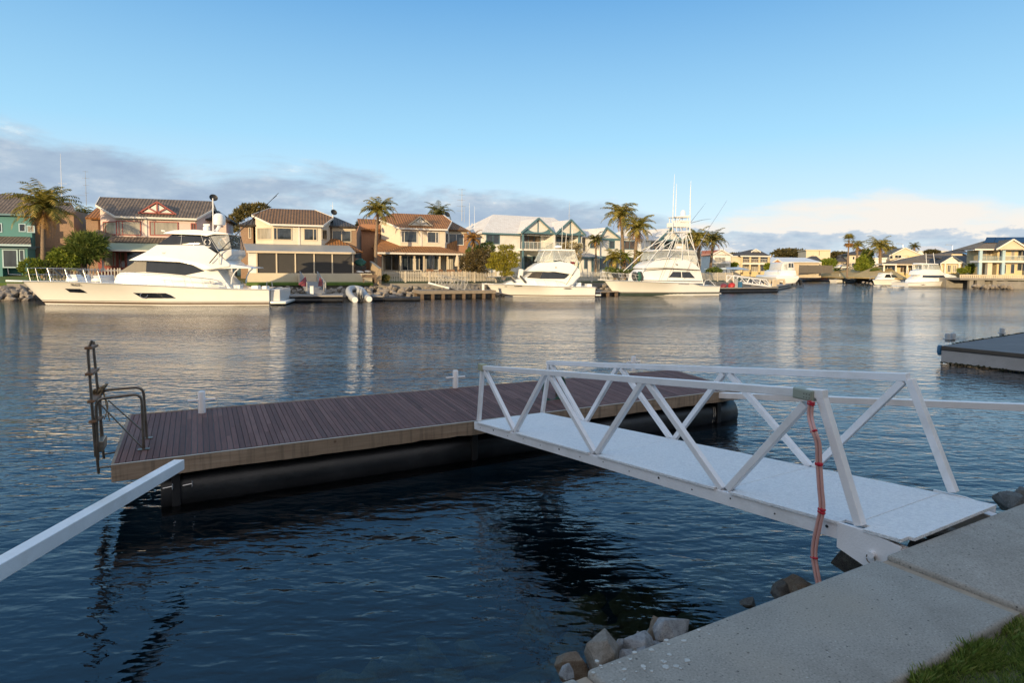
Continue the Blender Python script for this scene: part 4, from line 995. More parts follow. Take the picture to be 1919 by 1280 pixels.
# white house gardens
f = stand(zC(390, 750), 70); bush(f, 'garden_shrub', 'broad brown green shrub behind the picket fence by the orange roofed house', 'shrub', els_px(f, 70, [(zC(390, 680), zC(520, 600)), (zC(320, 690), zC(400, 620)), (zC(440, 640), zC(520, 575))]), 3000, .2, 'shrub_brown', seed=9)
f = stand(zC(450, 740), 72.5); bush(f, 'garden_shrub', 'dark green shrub rising behind the brown one at the white house', 'shrub', els_px(f, 72.5, [(zC(455, 580), zC(520, 535)), (zC(380, 600), zC(450, 560)), (zC(330, 620), zC(370, 580))]), 1800, .2, 'bush_green', seed=10)
f = stand(zC(580, 760), 67.5); cyp = []
for (x, v, hw, hh) in ((575, 575, 45, 18), (630, 572, 30, 14), (600, 612, 60, 16), (655, 630, 45, 14), (520, 625, 40, 14), (590, 650, 80, 18), (500, 665, 40, 16), (665, 668, 34, 16), (570, 690, 85, 18), (480, 712, 38, 16), (650, 705, 45, 16), (570, 730, 75, 20), (600, 768, 55, 18)): cyp.append((zC(x, v), zC(x+hw, v-hh)))
bush(f, 'golden_cypress', 'layered golden cypress hanging over the picket fence', 'tree', els_px(f, 67.5, cyp, .9), 5200, .17, 'cypress_gold', seed=11, shell=.2, aspect=.35)
f = stand(zC(1090, 745), 80.5); bush(f, 'flowering_creeper', 'pale flowering creeper mounded on the balcony of the white house', 'creeper', els_px(f, 80.5, [(zC(1080, 565), zC(1160, 538)), (zC(1140, 620), zC(1166, 570)), (zC(1020, 575), zC(1060, 553))]), 1600, .18, 'flower_pale', seed=12)
f = stand(zC(1480, 760), 75.5); bush(f, 'hedge', 'low olive hedge behind the pale picket fence', 'hedge', els_px(f, 75.5, [(zC(1420, 750), zC(1470, 735)), (zC(1500, 752), zC(1560, 742)), (zC(1370, 745), zC(1410, 725)), (zC(1585, 730), zC(1625, 690))]), 1400, .17, 'bush_green', seed=13)
f = stand(zD(1100, 865), 92); bush(f, 'hedge', 'dark green clipped hedge left of the blue shade canopy', 'hedge', els_px(f, 92, [(zD(1100, 855), zD(1158, 832)), (zD(1060, 860), zD(1100, 842))]), 900, .2, 'bush_green', seed=14)
# far right
f = stand(zD(1740, 800), 250); bush(f, 'spreading_pine', 'flat topped dark pine behind the low garage roofs', 'tree', els_px(f, 250, [(zD(1740, 700), zD(1870, 675)), (zD(1680, 725), zD(1740, 700)), (zD(1800, 715), zD(1868, 690)), (zD(1650, 740), zD(1690, 725))]), 2600, .8, 'pine_dark', seed=15)
f = stand(zD(1280, 760), 255); bush(f, 'spreading_pine', 'distant dark tree line peeping between the red and the grey roofed houses', 'tree', els_px(f, 255, [(zD(1275, 722), zD(1330, 708)), (zD(1320, 730), zD(1360, 716))]), 900, .7, 'pine_dark', seed=16)
f = stand(zE(400, 400), 270); bush(f, 'spreading_pine', 'dark pine right of the cream box building', 'tree', els_px(f, 270, [(zE(375, 340), zE(410, 320)), (zE(430, 335), zE(470, 322))]), 1200, .8, 'pine_dark', seed=17)
f = stand(zE(595, 465), 150); bush(f, 'conifer', 'yellow green cone shaped conifer beside the fan palm', 'tree', els_px(f, 150, [(zE(596, 430), zE(650, 400)), (zE(597, 395), zE(638, 365)), (zE(600, 365), zE(618, 343))]), 2200, .4, 'bush_bright', seed=18, shell=.8)
f = stand(zE(645, 450), 156); bush(f, 'garden_tree', 'dark tree tucked behind the yellow green conifer', 'tree', els_px(f, 156, [(zE(650, 400), zE(685, 350)), (zE(640, 330), zE(680, 300))]), 1500, .45, 'bush_green', seed=19)
f = stand(zE(320, 460), 165); bush(f, 'garden_tree', 'light green shrub by the dark paling fence on the far bank', 'tree', els_px(f, 165, [(zE(320, 405), zE(385, 372)), (zE(390, 455), zE(410, 438))]), 1400, .4, 'bush_bright', seed=20)
f = stand(zE(705, 488), 143); bush(f, 'garden_shrub', 'rounded green shrub at the foot of the big full palm', 'shrub', els_px(f, 143, [(zE(706, 470), zE(742, 452)), (zE(765, 478), zE(785, 462))]), 900, .3, 'bush_green', seed=21)
f = stand(zE(1490, 495), 124); bush(f, 'garden_shrub', 'mixed green and orange shrub before the yellow gabled bungalow', 'shrub', els_px(f, 124, [(zE(1490, 450), zE(1535, 415)), (zE(1415, 468), zE(1450, 448)), (zE(1560, 475), zE(1605, 455))]), 1500, .3, 'bush_bright', seed=22)
f = stand(zE(1165, 420), 235); bush(f, 'garden_tree', 'dark round treetop between the roofs of the far houses', 'tree', els_px(f, 235, [(zE(1165, 318), zE(1220, 300))]), 900, .6, 'pine_dark', seed=23)
f = stand(zE(835, 400), 215); bush(f, 'garden_tree', 'olive treetop left of the white gable on the far bank', 'tree', els_px(f, 215, [(zE(830, 300), zE(875, 275)), (zE(600, 325), zE(640, 295))]), 1300, .6, 'gum_leaf', seed=24)
f = stand(zD(1545, 860), 128); bush(f, 'garden_shrub', 'pale green shrub at the corner of the veranda house', 'shrub', els_px(f, 128, [(zD(1550, 825), zD(1575, 795))]), 600, .35, 'bush_bright', seed=25)
f = stand(zD(1262, 830), 120); bush(f, 'garden_shrub', 'small yellow green shrub left of the veranda house', 'shrub', els_px(f, 120, [(zD(1262, 808), zD(1290, 795))]), 500, .35, 'bush_bright', seed=26)
# ------------------------------------------------------------------ houses
class House:
    def __init__(s, Z, qref, D, th, label, cat='house', name='house'):
        s.Z = Z; w_ = onD(*Z(*qref), D); s.f = Fr((w_.x, w_.y), th, 0.0); s.o = s.f.thing(name, label, cat); s.wn = 0
    def X(s, x, y=0.0, row=500): return s.f.at(s.Z(x, row), y).x
    def H(s, x, v, y=0.0): return s.f.at(s.Z(x, v), y).z
    def P(s, x, v, y=0.0): return s.f.at(s.Z(x, v), y)
    def wall(s, x0, x1, y0, y1, z0, z1, m_, name='wall', par=None, bevel=0):
        return MB().box(min(x0, x1), max(x0, x1), y0, y1, z0, z1).build(name, MATS[m_], par or s.o, bevel=bevel)
    def pw(s, x0, x1, v0, v1, y0, y1, m_, name='wall', z0=None):
        """wall block from enlarged-view columns x0..x1 and rows v0 (top)..v1, on plane y0, y1 deep"""
        return s.wall(s.X(x0, y0, (v0+v1)/2), s.X(x1, y0, (v0+v1)/2), y0, y1, s.H((x0+x1)/2, v1, y0) if z0 is None else z0, s.H((x0+x1)/2, v0, y0), m_, name)
    def seg(s, p0, p1, z0, z1, pane='pane_dark', fm='trim_white', mull=(), bars=(), name='window', fw_=.09, proud=.05):
        p0 = Vector((p0[0], p0[1], 0)); p1 = Vector((p1[0], p1[1], 0)); d = (p1-p0); l_ = d.length; d.normalize(); n = Vector((d.y, -d.x, 0))
        th_ = math.atan2(d.y, d.x)
        mb = MB(); a = fw_
        for (x0, x1, zz0, zz1) in [(0, l_, z0, z0+a), (0, l_, z1-a, z1), (0, a, z0+a, z1-a), (l_-a, l_, z0+a, z1-a)]+[(l_*m_-a*.4, l_*m_+a*.4, z0+a, z1-a) for m_ in mull]+[(a, l_-a, z0+(z1-z0)*b-a*.3, z0+(z1-z0)*b+a*.3) for b in bars]:
            mb.box(x0, x1, -proud, .02, zz0, zz1)
        w_ = mb.build(name, MATS[fm], s.o); w_.location = p0; w_.rotation_euler = (0, 0, th_)
        MB().box(a*.6, l_-a*.6, -.022, .015, z0+a*.6, z1-a*.6).build('pane', MATS[pane], w_)
        return w_
    def win(s, x0, x1, v0, v1, y=0.0, pane='pane_dark', fm='trim_white', mull=(.33,), bars=(), name='window', fw_=.09):
        vm = (v0+v1)/2; return s.seg((s.X(x0, y, vm), y), (s.X(x1, y, vm), y), s.H((x0+x1)/2, v1, y), s.H((x0+x1)/2, v0, y), pane, fm, mull, bars, name, fw_)
    def post(s, x, v0, v1, y, w_=.14, m_='trim_white', name='post'):
        a = s.P(x, v0, y); zb = s.H(x, v1, y); return MB().box(a.x-w_/2, a.x+w_/2, y-w_/2, y+w_/2, zb, a.z).build(name, MATS[m_], s.o)
    def roof(s, polys, m_, name='roof', th=.16):
        mb = MB()
        for p in polys: mb.slab(p, th)
        return mb.build(name, MATS[m_], s.o, fixn=False)
    def trim(s, a, b, m_='trim_white', w_=.06, h=.2, name='gutter'): return MB().bar(a, b, w_, h).build(name, MATS[m_], s.o)
def hiproof(x0, x1, y0, y1, ze, zr, rx0, rx1, ry, fl=None):
    """front, back and two ends; ridge from (rx0) to (rx1) at depth ry; all faces wind upwards"""
    A, B, C, D_ = (x0, y0, ze), (x1, y0, ze), (x1, y1, ze), (x0, y1, ze); P, Q = (rx0, ry, zr), (rx1, ry, zr)
    return [[A, B, Q, P], [C, D_, P, Q], [B, C, Q], [D_, A, P]]
def splayed(h, eL, eR, cL, cR, ev, rL, rR, rv, tile, wallm, gut, ry=3.7, cy=1.7, back=8.4, gablet=None, gab_trim='trim_white'):
    """two-storey front whose outer bays are splayed back under one tiled roof"""
    ye = -.45; em = (eL+eR)/2; ze = h.H(em, ev, ye); zr = h.H((rL+rR)/2, rv, ry)
    def zp(y): return ze + (zr-ze)*(y-ye)/(ry-ye)
    EL, ER = h.X(eL, ye, ev), h.X(eR, ye, ev); c_l, c_r = h.X(cL, cy, ev), h.X(cR, cy, ev); RL, RR = h.X(rL, ry, rv), h.X(rR, ry, rv)
    front = [(EL, ye, ze), (ER, ye, ze), (c_r, cy, zp(cy)), (RR, ry, zr), (RL, ry, zr), (c_l, cy, zp(cy))]
    bk = [(c_r, back, ze), (c_l, back, ze), (RL, ry, zr), (RR, ry, zr)]
    h.roof([front, bk, [(c_r, cy, zp(cy)), (c_r, back, ze), (RR, ry, zr)], [(c_l, back, ze), (c_l, cy, zp(cy)), (RL, ry, zr)]], tile)
    i = .35; pl = [(c_l+i, cy+.1), (EL+i*.6, 0), (ER-i*.6, 0), (c_r-i, cy+.1), (c_r-i, back-.4), (c_l+i, back-.4)]
    MB().plan(pl, 1.2, [zp(cy)-.17, ze-.02, ze-.02, zp(cy)-.17, ze-.1, ze-.1]).build('wall', MATS[wallm], h.o)
    g = .02
    h.trim((EL, ye-g, ze-.1), (ER, ye-g, ze-.1), gut); h.trim((EL, ye-g, ze-.1), (c_l, cy, zp(cy)-.1), gut); h.trim((ER, ye-g, ze-.1), (c_r, cy, zp(cy)-.1), gut)
    h.trim((c_l, cy, zp(cy)-.06), (RL, ry, zr-.06), gut, name='barge_board'); h.trim((c_r, cy, zp(cy)-.06), (RR, ry, zr-.06), gut, name='barge_board')
    if gablet:
        x0, x1, xa, va, vb = gablet
        yb = .25; b0, b1, ap = h.P(x0, vb, yb), h.P(x1, vb, yb), h.P(xa, va, yb); zb = min(zp(yb)+.03, (b0.z+b1.z)/2)
        za = ap.z; yr = ye + (za-ze)/(zr-ze)*(ry-ye)
        mb = MB(); mb.slab([(b0.x, yb-.12, zb), (ap.x, yb-.12, za), (ap.x, yr, za), (b0.x, yb+.25, zb)][::-1], .08); mb.slab([(b1.x, yb-.12, zb), (b1.x, yb+.25, zb), (ap.x, yr, za), (ap.x, yb-.12, za)][::-1], .08)
        g_ = mb.build('gablet', MATS[tile], h.o)
        MB().add([(b0.x+.25, yb, zb), (b1.x-.25, yb, zb), (ap.x, yb, za-.2)], [(0, 1, 2)]).build('gable_panel', MATS['render_white'], g_)
        mb = MB()
        for p, q in (((b0.x, zb), (ap.x, za)), ((ap.x, za), (b1.x, zb)), ((b0.x+.2, zb+.05), (b1.x-.2, zb+.05)), ((ap.x, zb), (ap.x, za-.1)), ((ap.x, zb+.1), ((b0.x+ap.x)/2, (zb+za)/2)), ((ap.x, zb+.1), ((b1.x+ap.x)/2, (zb+za)/2))):
            mb.bar((p[0], yb-.10, p[1]), (q[0], yb-.10, q[1]), .07, .13, up=(0, 0, 1) if p[0] != q[0] else (1, 0, 0))
        mb.build('truss_trim', MATS[gab_trim], g_)
    return pl, ze, zp
T1 = R(18.3)
# ---- teal house (left edge)
h = House(zA, (100, 480), 61.5, T1, 'teal painted two storey house with brown tiles at the left edge')
pl, ze, zp = splayed(h, -260, 240, -420, 290, 478, -330, 236, 330, 'tiles_grey', 'boards_teal', 'paint_teal', cy=2.2)
h.win(143, 196, 555, 618, 0, 'pane_dark', 'paint_paleblue', ()); h.win(203, 264, 570, 624, -.0, 'pane_curtain', 'paint_paleblue', (.5,))
h.win(-120, 20, 550, 620, 0, 'pane_dark', 'paint_paleblue')
a = h.P(-260, 650, 0); b = h.P(228, 655, 0); c = h.P(236, 712, -1.9); d = h.P(-300, 705, -1.9)
h.roof([[(d.x, -1.9, c.z), (c.x, -1.9, c.z), (b.x, 0, b.z), (a.x, 0, b.z)]], 'tiles_grey', 'veranda_roof'); h.trim((d.x, -1.93, c.z-.1), (c.x, -1.93, c.z-.1), 'paint_paleblue')
h.pw(-300, 18, 722, 905, -1.2, 2, 'boards_teal', z0=1.2); h.pw(188, 210, 722, 905, -1.2, 2, 'boards_teal', z0=1.2); h.pw(-300, 210, 718, 742, -1.3, 2, 'paint_teal', 'lintel')
h.win(20, 138, 748, 888, -1.2, 'pane_dark', 'paint_paleblue', (), name='glass_door', fw_=.12); h.win(146, 188, 750, 838, -1.2, 'pane_dark', 'paint_paleblue', ())
h.pw(232, 560, 452, 905, 1.9, 9, 'brick_brown', z0=1.2); h.pw(240, 400, 735, 905, .6, 1.85, 'timber_wall', 'side_gate', z0=1.2)
p0, p1 = h.P(225, 440, 1.6), h.P(575, 470, 1.6); h.roof([[(p0.x, 1.5, p1.z), (p1.x, 1.5, p1.z), (p1.x-1.4, 4.5, p1.z+1.3), (p0.x, 4.5, p1.z+1.3)]], 'tiles_grey', 'wing_roof')
# ---- pink house
h = House(zA, (865, 505), 62, T1, 'pale pink two storey house with red trim behind the big yacht')
pl, ze, zp = splayed(h, 862, 1476, 722, 1606, 507, 752, 1600, 371, 'tiles_grey', 'boards_pink', 'trim_white', cy=1.9, gablet=(1040, 1325, 1180, 392, 482), gab_trim='trim_red')
mid = lambda t_: (pl[0][0]+(pl[1][0]-pl[0][0])*t_, pl[0][1]+(pl[1][1]-pl[0][1])*t_-.02)
h.seg(mid(.15), mid(.97), h.H(800, 640, .6), h.H(800, 537, .6), 'pane_curtain', 'trim_red', (.18,))
h.win(872, 1060, 535, 643, -.02, 'pane_curtain', 'trim_red', (.12, .26)); h.win(1124, 1340, 541, 646, -.02, 'pane_curtain', 'trim_red', (.17,))
h.win(1432, 1476, 552, 608, -.02, 'pane_warm', 'trim_red', (.5,)); h.pw(1086, 1104, 515, 652, -.07, 0, 'trim_white', 'downpipe')
h.pw(865, 1480, 508, 532, -.05, .0, 'trim_cream', 'frieze')
h.pw(1560, 1700, 512, 900, 1.9, 8, 'boards_pink', z0=1.2); p0, p1 = h.P(1540, 520, 1.3), h.P(1702, 520, 1.3); h.roof(hiproof(p0.x, p1.x+.3, 1.3, 8.5, p0.z, h.H(1620, 458, 4), p0.x+.4, p1.x-1.2, 4.2), 'tiles_slate', 'wing_roof')
h.pw(650, 740, 515, 800, 3.6, 9, 'brick_brown', z0=1.2); p0, p1 = h.P(640, 510, 3.1), h.P(760, 510, 3.1); h.roof([[(p0.x, 3.1, p0.z), (p1.x, 3.1, p0.z), (p1.x, 6, h.H(700, 435, 6)), (p0.x+.2, 6, h.H(700, 435, 6))]], 'tiles_orange', 'wing_roof')
a, b = h.P(735, 590, 1.7), h.P(880, 652, 0); e_ = h.P(1500, 652, 0); g = h.P(620, 640, -.9); k = h.P(800, 690, -1.2); l_ = h.P(1500, 690, -1.2)
zt = b.z
h.roof([[(g.x, -.2, k.z+.35), (k.x, -1.2, k.z), (b.x, 0, zt), (a.x, 1.7, zt+.75)][0:4], [(k.x, -1.2, k.z), (l_.x, -1.2, k.z), (e_.x, 0, zt), (b.x, 0, zt)]], 'tiles_grey', 'lower_roof')
a, b = h.P(775, 684, -1.15), h.P(1500, 684, -1.15); c, d = h.P(1500, 762, -3.6), h.P(745, 762, -3.6)
h.roof([[(d.x, -3.6, c.z), (c.x, -3.6, c.z), (b.x, -1.15, k.z-.1), (a.x, -1.15, k.z-.1)]], 'metal_roof_green', 'awning', .06)
h.trim((d.x, -3.62, c.z-.05), (c.x, -3.62, c.z-.05), 'trim_white', .08, .14)
h.post(771, 765, 905, -3.4, .13); h.post(1300, 765, 905, -3.4, .13)
h.pw(735, 1480, 700, 905, -.9, 0, 'trim_red', 'ground_wall', z0=1.2)
h.win(776, 878, 765, 878, -.92, 'pane_curtain', 'trim_red', (.75,)); h.win(884, 945, 766, 890, -.92, 'pane_warm', 'trim_red', (.4,), name='door'); h.win(948, 1060, 766, 880, -.92, 'pane_dark', 'trim_red', ()); h.win(1100, 1450, 766, 880, -.92, 'pane_dark', 'trim_red', (.33, .66))
# ---- brown-roofed house
h = House(zB, (440, 400), 64.5, T1, 'cream two storey house with brown tiles and dark veranda blinds')
pl, ze, zp = splayed(h, 430, 825, 290, 902, 402, 422, 762, 287, 'tiles_brown', 'boards_cream', 'trim_white', ry=4.0, cy=1.9)
mid = lambda t_: (pl[0][0]+(pl[1][0]-pl[0][0])*t_, pl[0][1]+(pl[1][1]-pl[0][1])*t_-.02); mid2 = lambda t_: (pl[2][0]+(pl[3][0]-pl[2][0])*t_, pl[2][1]+(pl[3][1]-pl[2][1])*t_-.02)
h.seg(mid(.1), mid(.95), h.H(370, 517, .8), h.H(370, 424, .8), 'pane_curtain', 'trim_cream', ())
h.win(450, 590, 425, 520, -.02, 'pane_dark', 'trim_cream', (.2,)); h.win(678, 780, 431, 523, -.02, 'pane_dark', 'trim_cream', (.72,))
h.seg(mid2(.05), mid2(.6), h.H(825, 517, .3), h.H(825, 437, .3), 'pane_warm', 'trim_cream', ())
h.pw(636, 650, 410, 556, -.08, 0, 'trim_white', 'downpipe')
h.pw(888, 1075, 412, 620, 2.2, 9, 'brick_brown', z0=1.2); h.pw(888, 1068, 412, 446, 2.1, 2.25, 'trim_cream', 'frieze'); p0, p1 = h.P(884, 412, 1.7), h.P(1085, 418, 1.7); h.roof(hiproof(p0.x-1, p1.x, 1.7, 9.5, p0.z, h.H(905, 343, 5), p0.x-.6, p0.x+.5, 5.2), 'tiles_slate', 'wing_roof')
h.win(890, 1036, 446, 534, 2.18, 'pane_dark', 'trim_cream', (.5,))
h.pw(205, 300, 404, 770, 2.4, 9, 'brick_brown', z0=1.2); p0, p1 = h.P(188, 402, 1.9), h.P(310, 402, 1.9); h.roof(hiproof(p0.x, p1.x+.5, 1.9, 9.5, p0.z, h.H(280, 345, 5), p0.x+1.6, p1.x, 5), 'tiles_slate', 'wing_roof'); h.win(264, 286, 422, 508, 2.38, 'pane_dark', 'trim_cream', ())
a, b = h.P(800, 552, .6), h.P(885, 508, 2.2); c, d = h.P(1118, 606, -.2), h.P(990, 606, -.9); h.roof([[(a.x, -.9, c.z), (c.x, -.9, c.z), (b.x+.6, 2.2, b.z), (b.x-.3, 2.2, b.z)]], 'tiles_orange', 'lower_roof')
a, b, c, d = h.P(228, 545, 0), h.P(992, 560, 0), h.P(1068, 610, -3.4), h.P(250, 600, -3.4); zc = h.H(650, 606, -3.4); zt = h.H(600, 552, 0)
h.roof([[(d.x, -3.4, zc), (c.x, -3.4, zc), (b.x+.4, 0, zt), (a.x, 0, zt)]], 'metal_roof_grey', 'veranda_roof', .08); h.trim((d.x, -3.43, zc-.08), (c.x, -3.43, zc-.08), 'trim_cream', .1, .2)
h.pw(262, 328, 612, 770, -3.2, -.1, 'render_white', 'side_wall', z0=1.5); h.pw(330, 1040, 615, 768, -.6, 0, 'brick_brown', 'back_wall', z0=1.5)
for x in (326, 474, 615, 756, 892, 1046): h.post(x, 612, 768, -3.25, .14, 'trim_cream')
for x0, x1 in ((332, 468), (480, 609), (621, 750), (762, 886), (898, 1040)): h.pw(x0, x1, 618, 764, -3.22, -3.19, 'blind_charcoal', 'blind')
h.pw(255, 1192, 768, 812, -3.7, 0, 'render_cream', 'deck_base', z0=1.2)
h.pw(1062, 1110, 622, 655, -1, -.6, 'pane_dark', 'side_window')
mb = MB()
for k in range(5):
    a = h.P(632+2*k, 780+11*k, -3.7-.28*k); b = h.P(775-1*k, 780+11*k, -3.7-.28*k); mb.box(a.x, b.x, -4.0-.28*k, -3.7-.28*k, 1.3, a.z)
mb.build('steps', MATS['render_beige'], h.o)
# ---- orange-roofed house
h = House(zB, (1400, 430), 73.5, T1+R(2), 'cream two storey house with orange tiles and an open glazed terrace')
pl, ze, zp = splayed(h, 1395, 1757, 1240, 1788, 431, 1352, 1726, 324, 'tiles_orange', 'boards_cream', 'trim_white', ry=4.0, cy=2.0, gablet=(1462, 1642, 1552, 342, 405), gab_trim='trim_cream')
mid2 = lambda t_: (pl[2][0]+(pl[3][0]-pl[2][0])*t_, pl[2][1]+(pl[3][1]-pl[2][1])*t_-.02)
h.win(1410, 1530, 450, 540, -.02, 'pane_dark', 'trim_white', (.18,)); h.win(1603, 1690, 456, 542, -.02, 'pane_dark', 'trim_white', (.75,)); h.seg(mid2(.05), mid2(.7), h.H(1715, 540, .4), h.H(1715, 460, .4), 'pane_dark', 'trim_white', ())
h.pw(1553, 1565, 438, 565, -.08, 0, 'trim_white', 'downpipe')
h.pw(1765, 1905, 442, 640, 2.4, 9, 'brick_red', z0=1.2); h.pw(1765, 1900, 442, 470, 2.3, 2.45, 'trim_cream', 'frieze'); p0, p1 = h.P(1755, 440, 1.9), h.P(1916, 440, 1.9); h.roof(hiproof(p0.x-1, p1.x, 1.9, 9.5, p0.z, h.H(1800, 376, 5), p0.x-.8, p1.x-1.5, 5.2), 'tiles_brown', 'wing_roof'); h.win(1765, 1878, 470, 558, 2.38, 'pane_dark', 'trim_white', (.5,))
h.pw(1112, 1250, 400, 745, 2.6, 12, 'brick_red', z0=1.2); a = h.P(1105, 415, 2.2); b = h.P(1205, 372, 5); c = h.P(1250, 380, 5)
h.roof([[(a.x, 2.2, h.H(1150, 440, 2.2)), (h.X(1250, 2.2), 2.2, h.H(1150, 440, 2.2)), (c.x, 6, h.H(1200, 362, 6)), (a.x, 6, h.H(1200, 362, 6))]], 'tiles_orange', 'wing_roof')
a, b = h.P(1240, 500, 2), h.P(1800, 516, 2.0); zt = h.H(1500, 565, 0); zb = h.H(1550, 615, -2.9); c, d = h.P(1902, 628, -2.9), h.P(1228, 608, -2.9)
s0, s1 = h.X(1402, 0, 565), h.X(1702, 0, 565)
h.roof([[(d.x, -2.9, zb), (c.x, -2.9, zb), (s1, 0, zt), (s0, 0, zt)], [(d.x, -2.9, zb), (s0, 0, zt), (h.X(1262, 2, 520), 2, zt+.9), (d.x, 2, zt-.1)], [(c.x, -2.9, zb), (c.x, 2, zb), (h.X(1830, 2.4, 515), 2.4, zt+1.0), (s1, 0, zt)]], 'tiles_orange', 'lower_roof')
h.trim((d.x, -2.95, zb-.1), (c.x, -2.95, zb-.1), 'trim_white', .1, .2)
h.pw(1240, 1900, 622, 752, .3, .6, 'trim_cream', 'back_wall', z0=1.5)
for x in (1268, 1403, 1508, 1580, 1698, 1756, 1838): h.post(x, 624, 752, -2.2, .17, 'trim_cream')
for x0, x1, pn in ((1284, 1392, 'pane_warm'), (1412, 1502, 'pane_dark'), (1514, 1574, 'pane_dark'), (1592, 1690, 'pane_dark'), (1704, 1750, 'pane_warm'), (1762, 1800, 'pane_curtain')): h.win(x0, x1, 632, 748, .28 if pn == 'pane_warm' else -1.0, pn, 'trim_white', (.5,), name='glass_door')
h.pw(1230, 1262, 612, 752, -2.6, .4, 'brick_red', 'side_wall', z0=1.5)
# ---- white gabled houses
T2 = R(27)
def gable_front(h, xa, va, x0, x1, vb, y, yback, tile, trimm, deco=True, panel='render_white', nm='gable', wood=.16, over=.3):
    a, b0, b1 = h.P(xa, va, y), h.P(x0, vb, y), h.P(x1, vb, y); zb = (b0.z+b1.z)/2; xm = (b0.x+b1.x)/2 if abs((b0.x+b1.x)/2-a.x) < .5 else a.x
    mb = MB(); mb.slab([(b0.x, y-over, zb), (xm, y-over, a.z), (xm, yback, a.z), (b0.x, yback, zb)][::-1], .14); mb.slab([(b1.x, y-over, zb), (b1.x, yback, zb), (xm, yback, a.z), (xm, y-over, a.z)][::-1], .14)
    r_ = mb.build(nm+'_roof', MATS[tile], h.o)
    MB().add([(b0.x+.15, y, zb-.05), (b1.x-.15, y, zb-.05), (xm, y, a.z-.18)], [(0, 1, 2)]).build(nm+'_panel', MATS[panel], r_)
    mb = MB()
    for p, q in (((b0.x-.1, zb-.1), (xm, a.z)), ((xm, a.z), (b1.x+.1, zb-.1))): mb.bar((p[0], y-over-.02, p[1]), (q[0], y-over-.02, q[1]), .06, .26)
    if deco:
        mb.bar((xm, y-.08, zb), (xm, y-.08, a.z-.1), .06, .12, up=(1, 0, 0)); mb.bar((b0.x+.1, y-.1, zb+.0), (b1.x-.1, y-.1, zb+.0), .08, .22)
        H_ = a.z-zb
        for sg, e in ((-1, b0.x), (1, b1.x)):
            hw = abs(e-xm); pts = [(xm+sg*hw*(.12+.62*s), zb+.12+H_*.34*(s**2.2)) for s in [k/8 for k in range(9)]]
            for p, q in zip(pts, pts[1:]): mb.add([(p[0], y-.09, p[1]), (q[0], y-.09, q[1]), (q[0], y-.09, zb+.05), (p[0], y-.09, zb+.05)], [(0, 1, 2, 3) if sg > 0 else (3, 2, 1, 0)])
    mb.build(nm+'_trim', MATS[trimm], r_); return b0, b1, a, zb
def railing(h, p0, p1, z0, z1, m_, glass=None, n=9, name='railing'):
    mb = MB(); p0 = Vector((*p0, 0)); p1 = Vector((*p1, 0)); mb.bar(p0+Vector((0, 0, z1)), p1+Vector((0, 0, z1)), .06); mb.bar(p0+Vector((0, 0, z0+.06)), p1+Vector((0, 0, z0+.06)), .04)
    for k in range(n+1):
        q = p0.lerp(p1, k/n); mb.bar(q+Vector((0, 0, z0)), q+Vector((0, 0, z1)), .04)
    r_ = mb.build(name, MATS[m_], h.o)
    if glass: MB().quad(p0+Vector((0, 0, z0+.1)), p1+Vector((0, 0, z0+.1)), p1+Vector((0, 0, z1-.04)), p0+Vector((0, 0, z1-.04))).build('rail_glass', MATS[glass], r_)
    return r_
h = House(zC, (700, 470), 84, T2, 'large white house with white tiles and two teal trimmed gables')
zE_ = h.H(520, 466, -.4); e0, e1 = h.X(415, -.4, 465), h.X(1180, -.4, 480); zr = h.H(720, 338, 5.5)
h.roof(hiproof(e0, e1, -.4, 12.5, zE_, zr, h.X(500, 5.5, 330), h.X(955, 5.5, 350), 5.6), 'tiles_white'); h.trim((e0, -.43, zE_-.08), (h.X(705, -.4, 466), -.43, zE_-.08), 'paint_teal')
a_ = h.P(300, 405, 8); h.roof([[(a_.x, 5, zE_), (e0+1.5, 5, zE_), (e0+2.6, 9, zE_+2.0), (a_.x+1.0, 9, zE_+1.5)]], 'tiles_white', 'rear_roof'); h.wall(a_.x+.6, e0+1, 5.6, 12, 1.2, zE_-.05, 'render_white', 'rear_wall')
h.wall(h.X(428, 0, 600), h.X(700, 0, 600), 0, 12, 1.2, zE_-.02, 'render_white'); h.wall(h.X(700, 1.6, 600), h.X(1205, 1.6, 600), 1.6, 12, 1.2, zE_-.02, 'render_white')
h.win(446, 546, 478, 549, -.02, 'pane_dark', 'paint_teal', (.5,)); 
b0, b1, ap, zb = gable_front(h, 838, 356, 705, 955, 466, -1.0, 5.5, 'tiles_white', 'paint_teal')
c0, c1, ap2, zb2 = gable_front(h, 1060, 366, 962, 1182, 476, -1.0, 5.2, 'tiles_white', 'paint_teal', nm='second_gable')
h.wall(b0.x+.1, c1.x-.2, -1.0, 1.6, h.H(830, 600, -1), h.H(830, 588, -1), 'render_white', 'balcony_slab')
h.wall(b1.x-.05, c0.x+.1, -.95, 1.7, 1.2, zb-.1, 'render_white', 'party_wall'); h.wall(c1.x-.55, c1.x-.1, -.6, 2, 1.2, zb2-.1, 'render_white', 'side_wall')
h.win(733, 852, 482, 588, 1.55, 'pane_warm', 'paint_teal', (.25, .6), name='glass_door'); h.win(976, 1070, 488, 588, 1.55, 'pane_dark', 'paint_teal', (.5,), name='glass_door'); h.win(1102, 1160, 496, 568, 1.55, 'pane_dark', 'paint_teal', ())
h.post(722, 470, 750, -.9, .2, 'paint_teal'); h.post(1142, 480, 750, -.9, .2, 'paint_teal'); h.post(955, 600, 750, -.9, .2, 'paint_teal')
railing(h, (b0.x+.2, -.95), (b1.x-.1, -.95), h.H(830, 588, -1), h.H(830, 534, -1), 'trim_white', 'glass_rail', 8); railing(h, (c0.x+.2, -.95), (c1.x-.2, -.95), h.H(1060, 588, -1), h.H(1060, 540, -1), 'trim_white', 'glass_rail', 8)
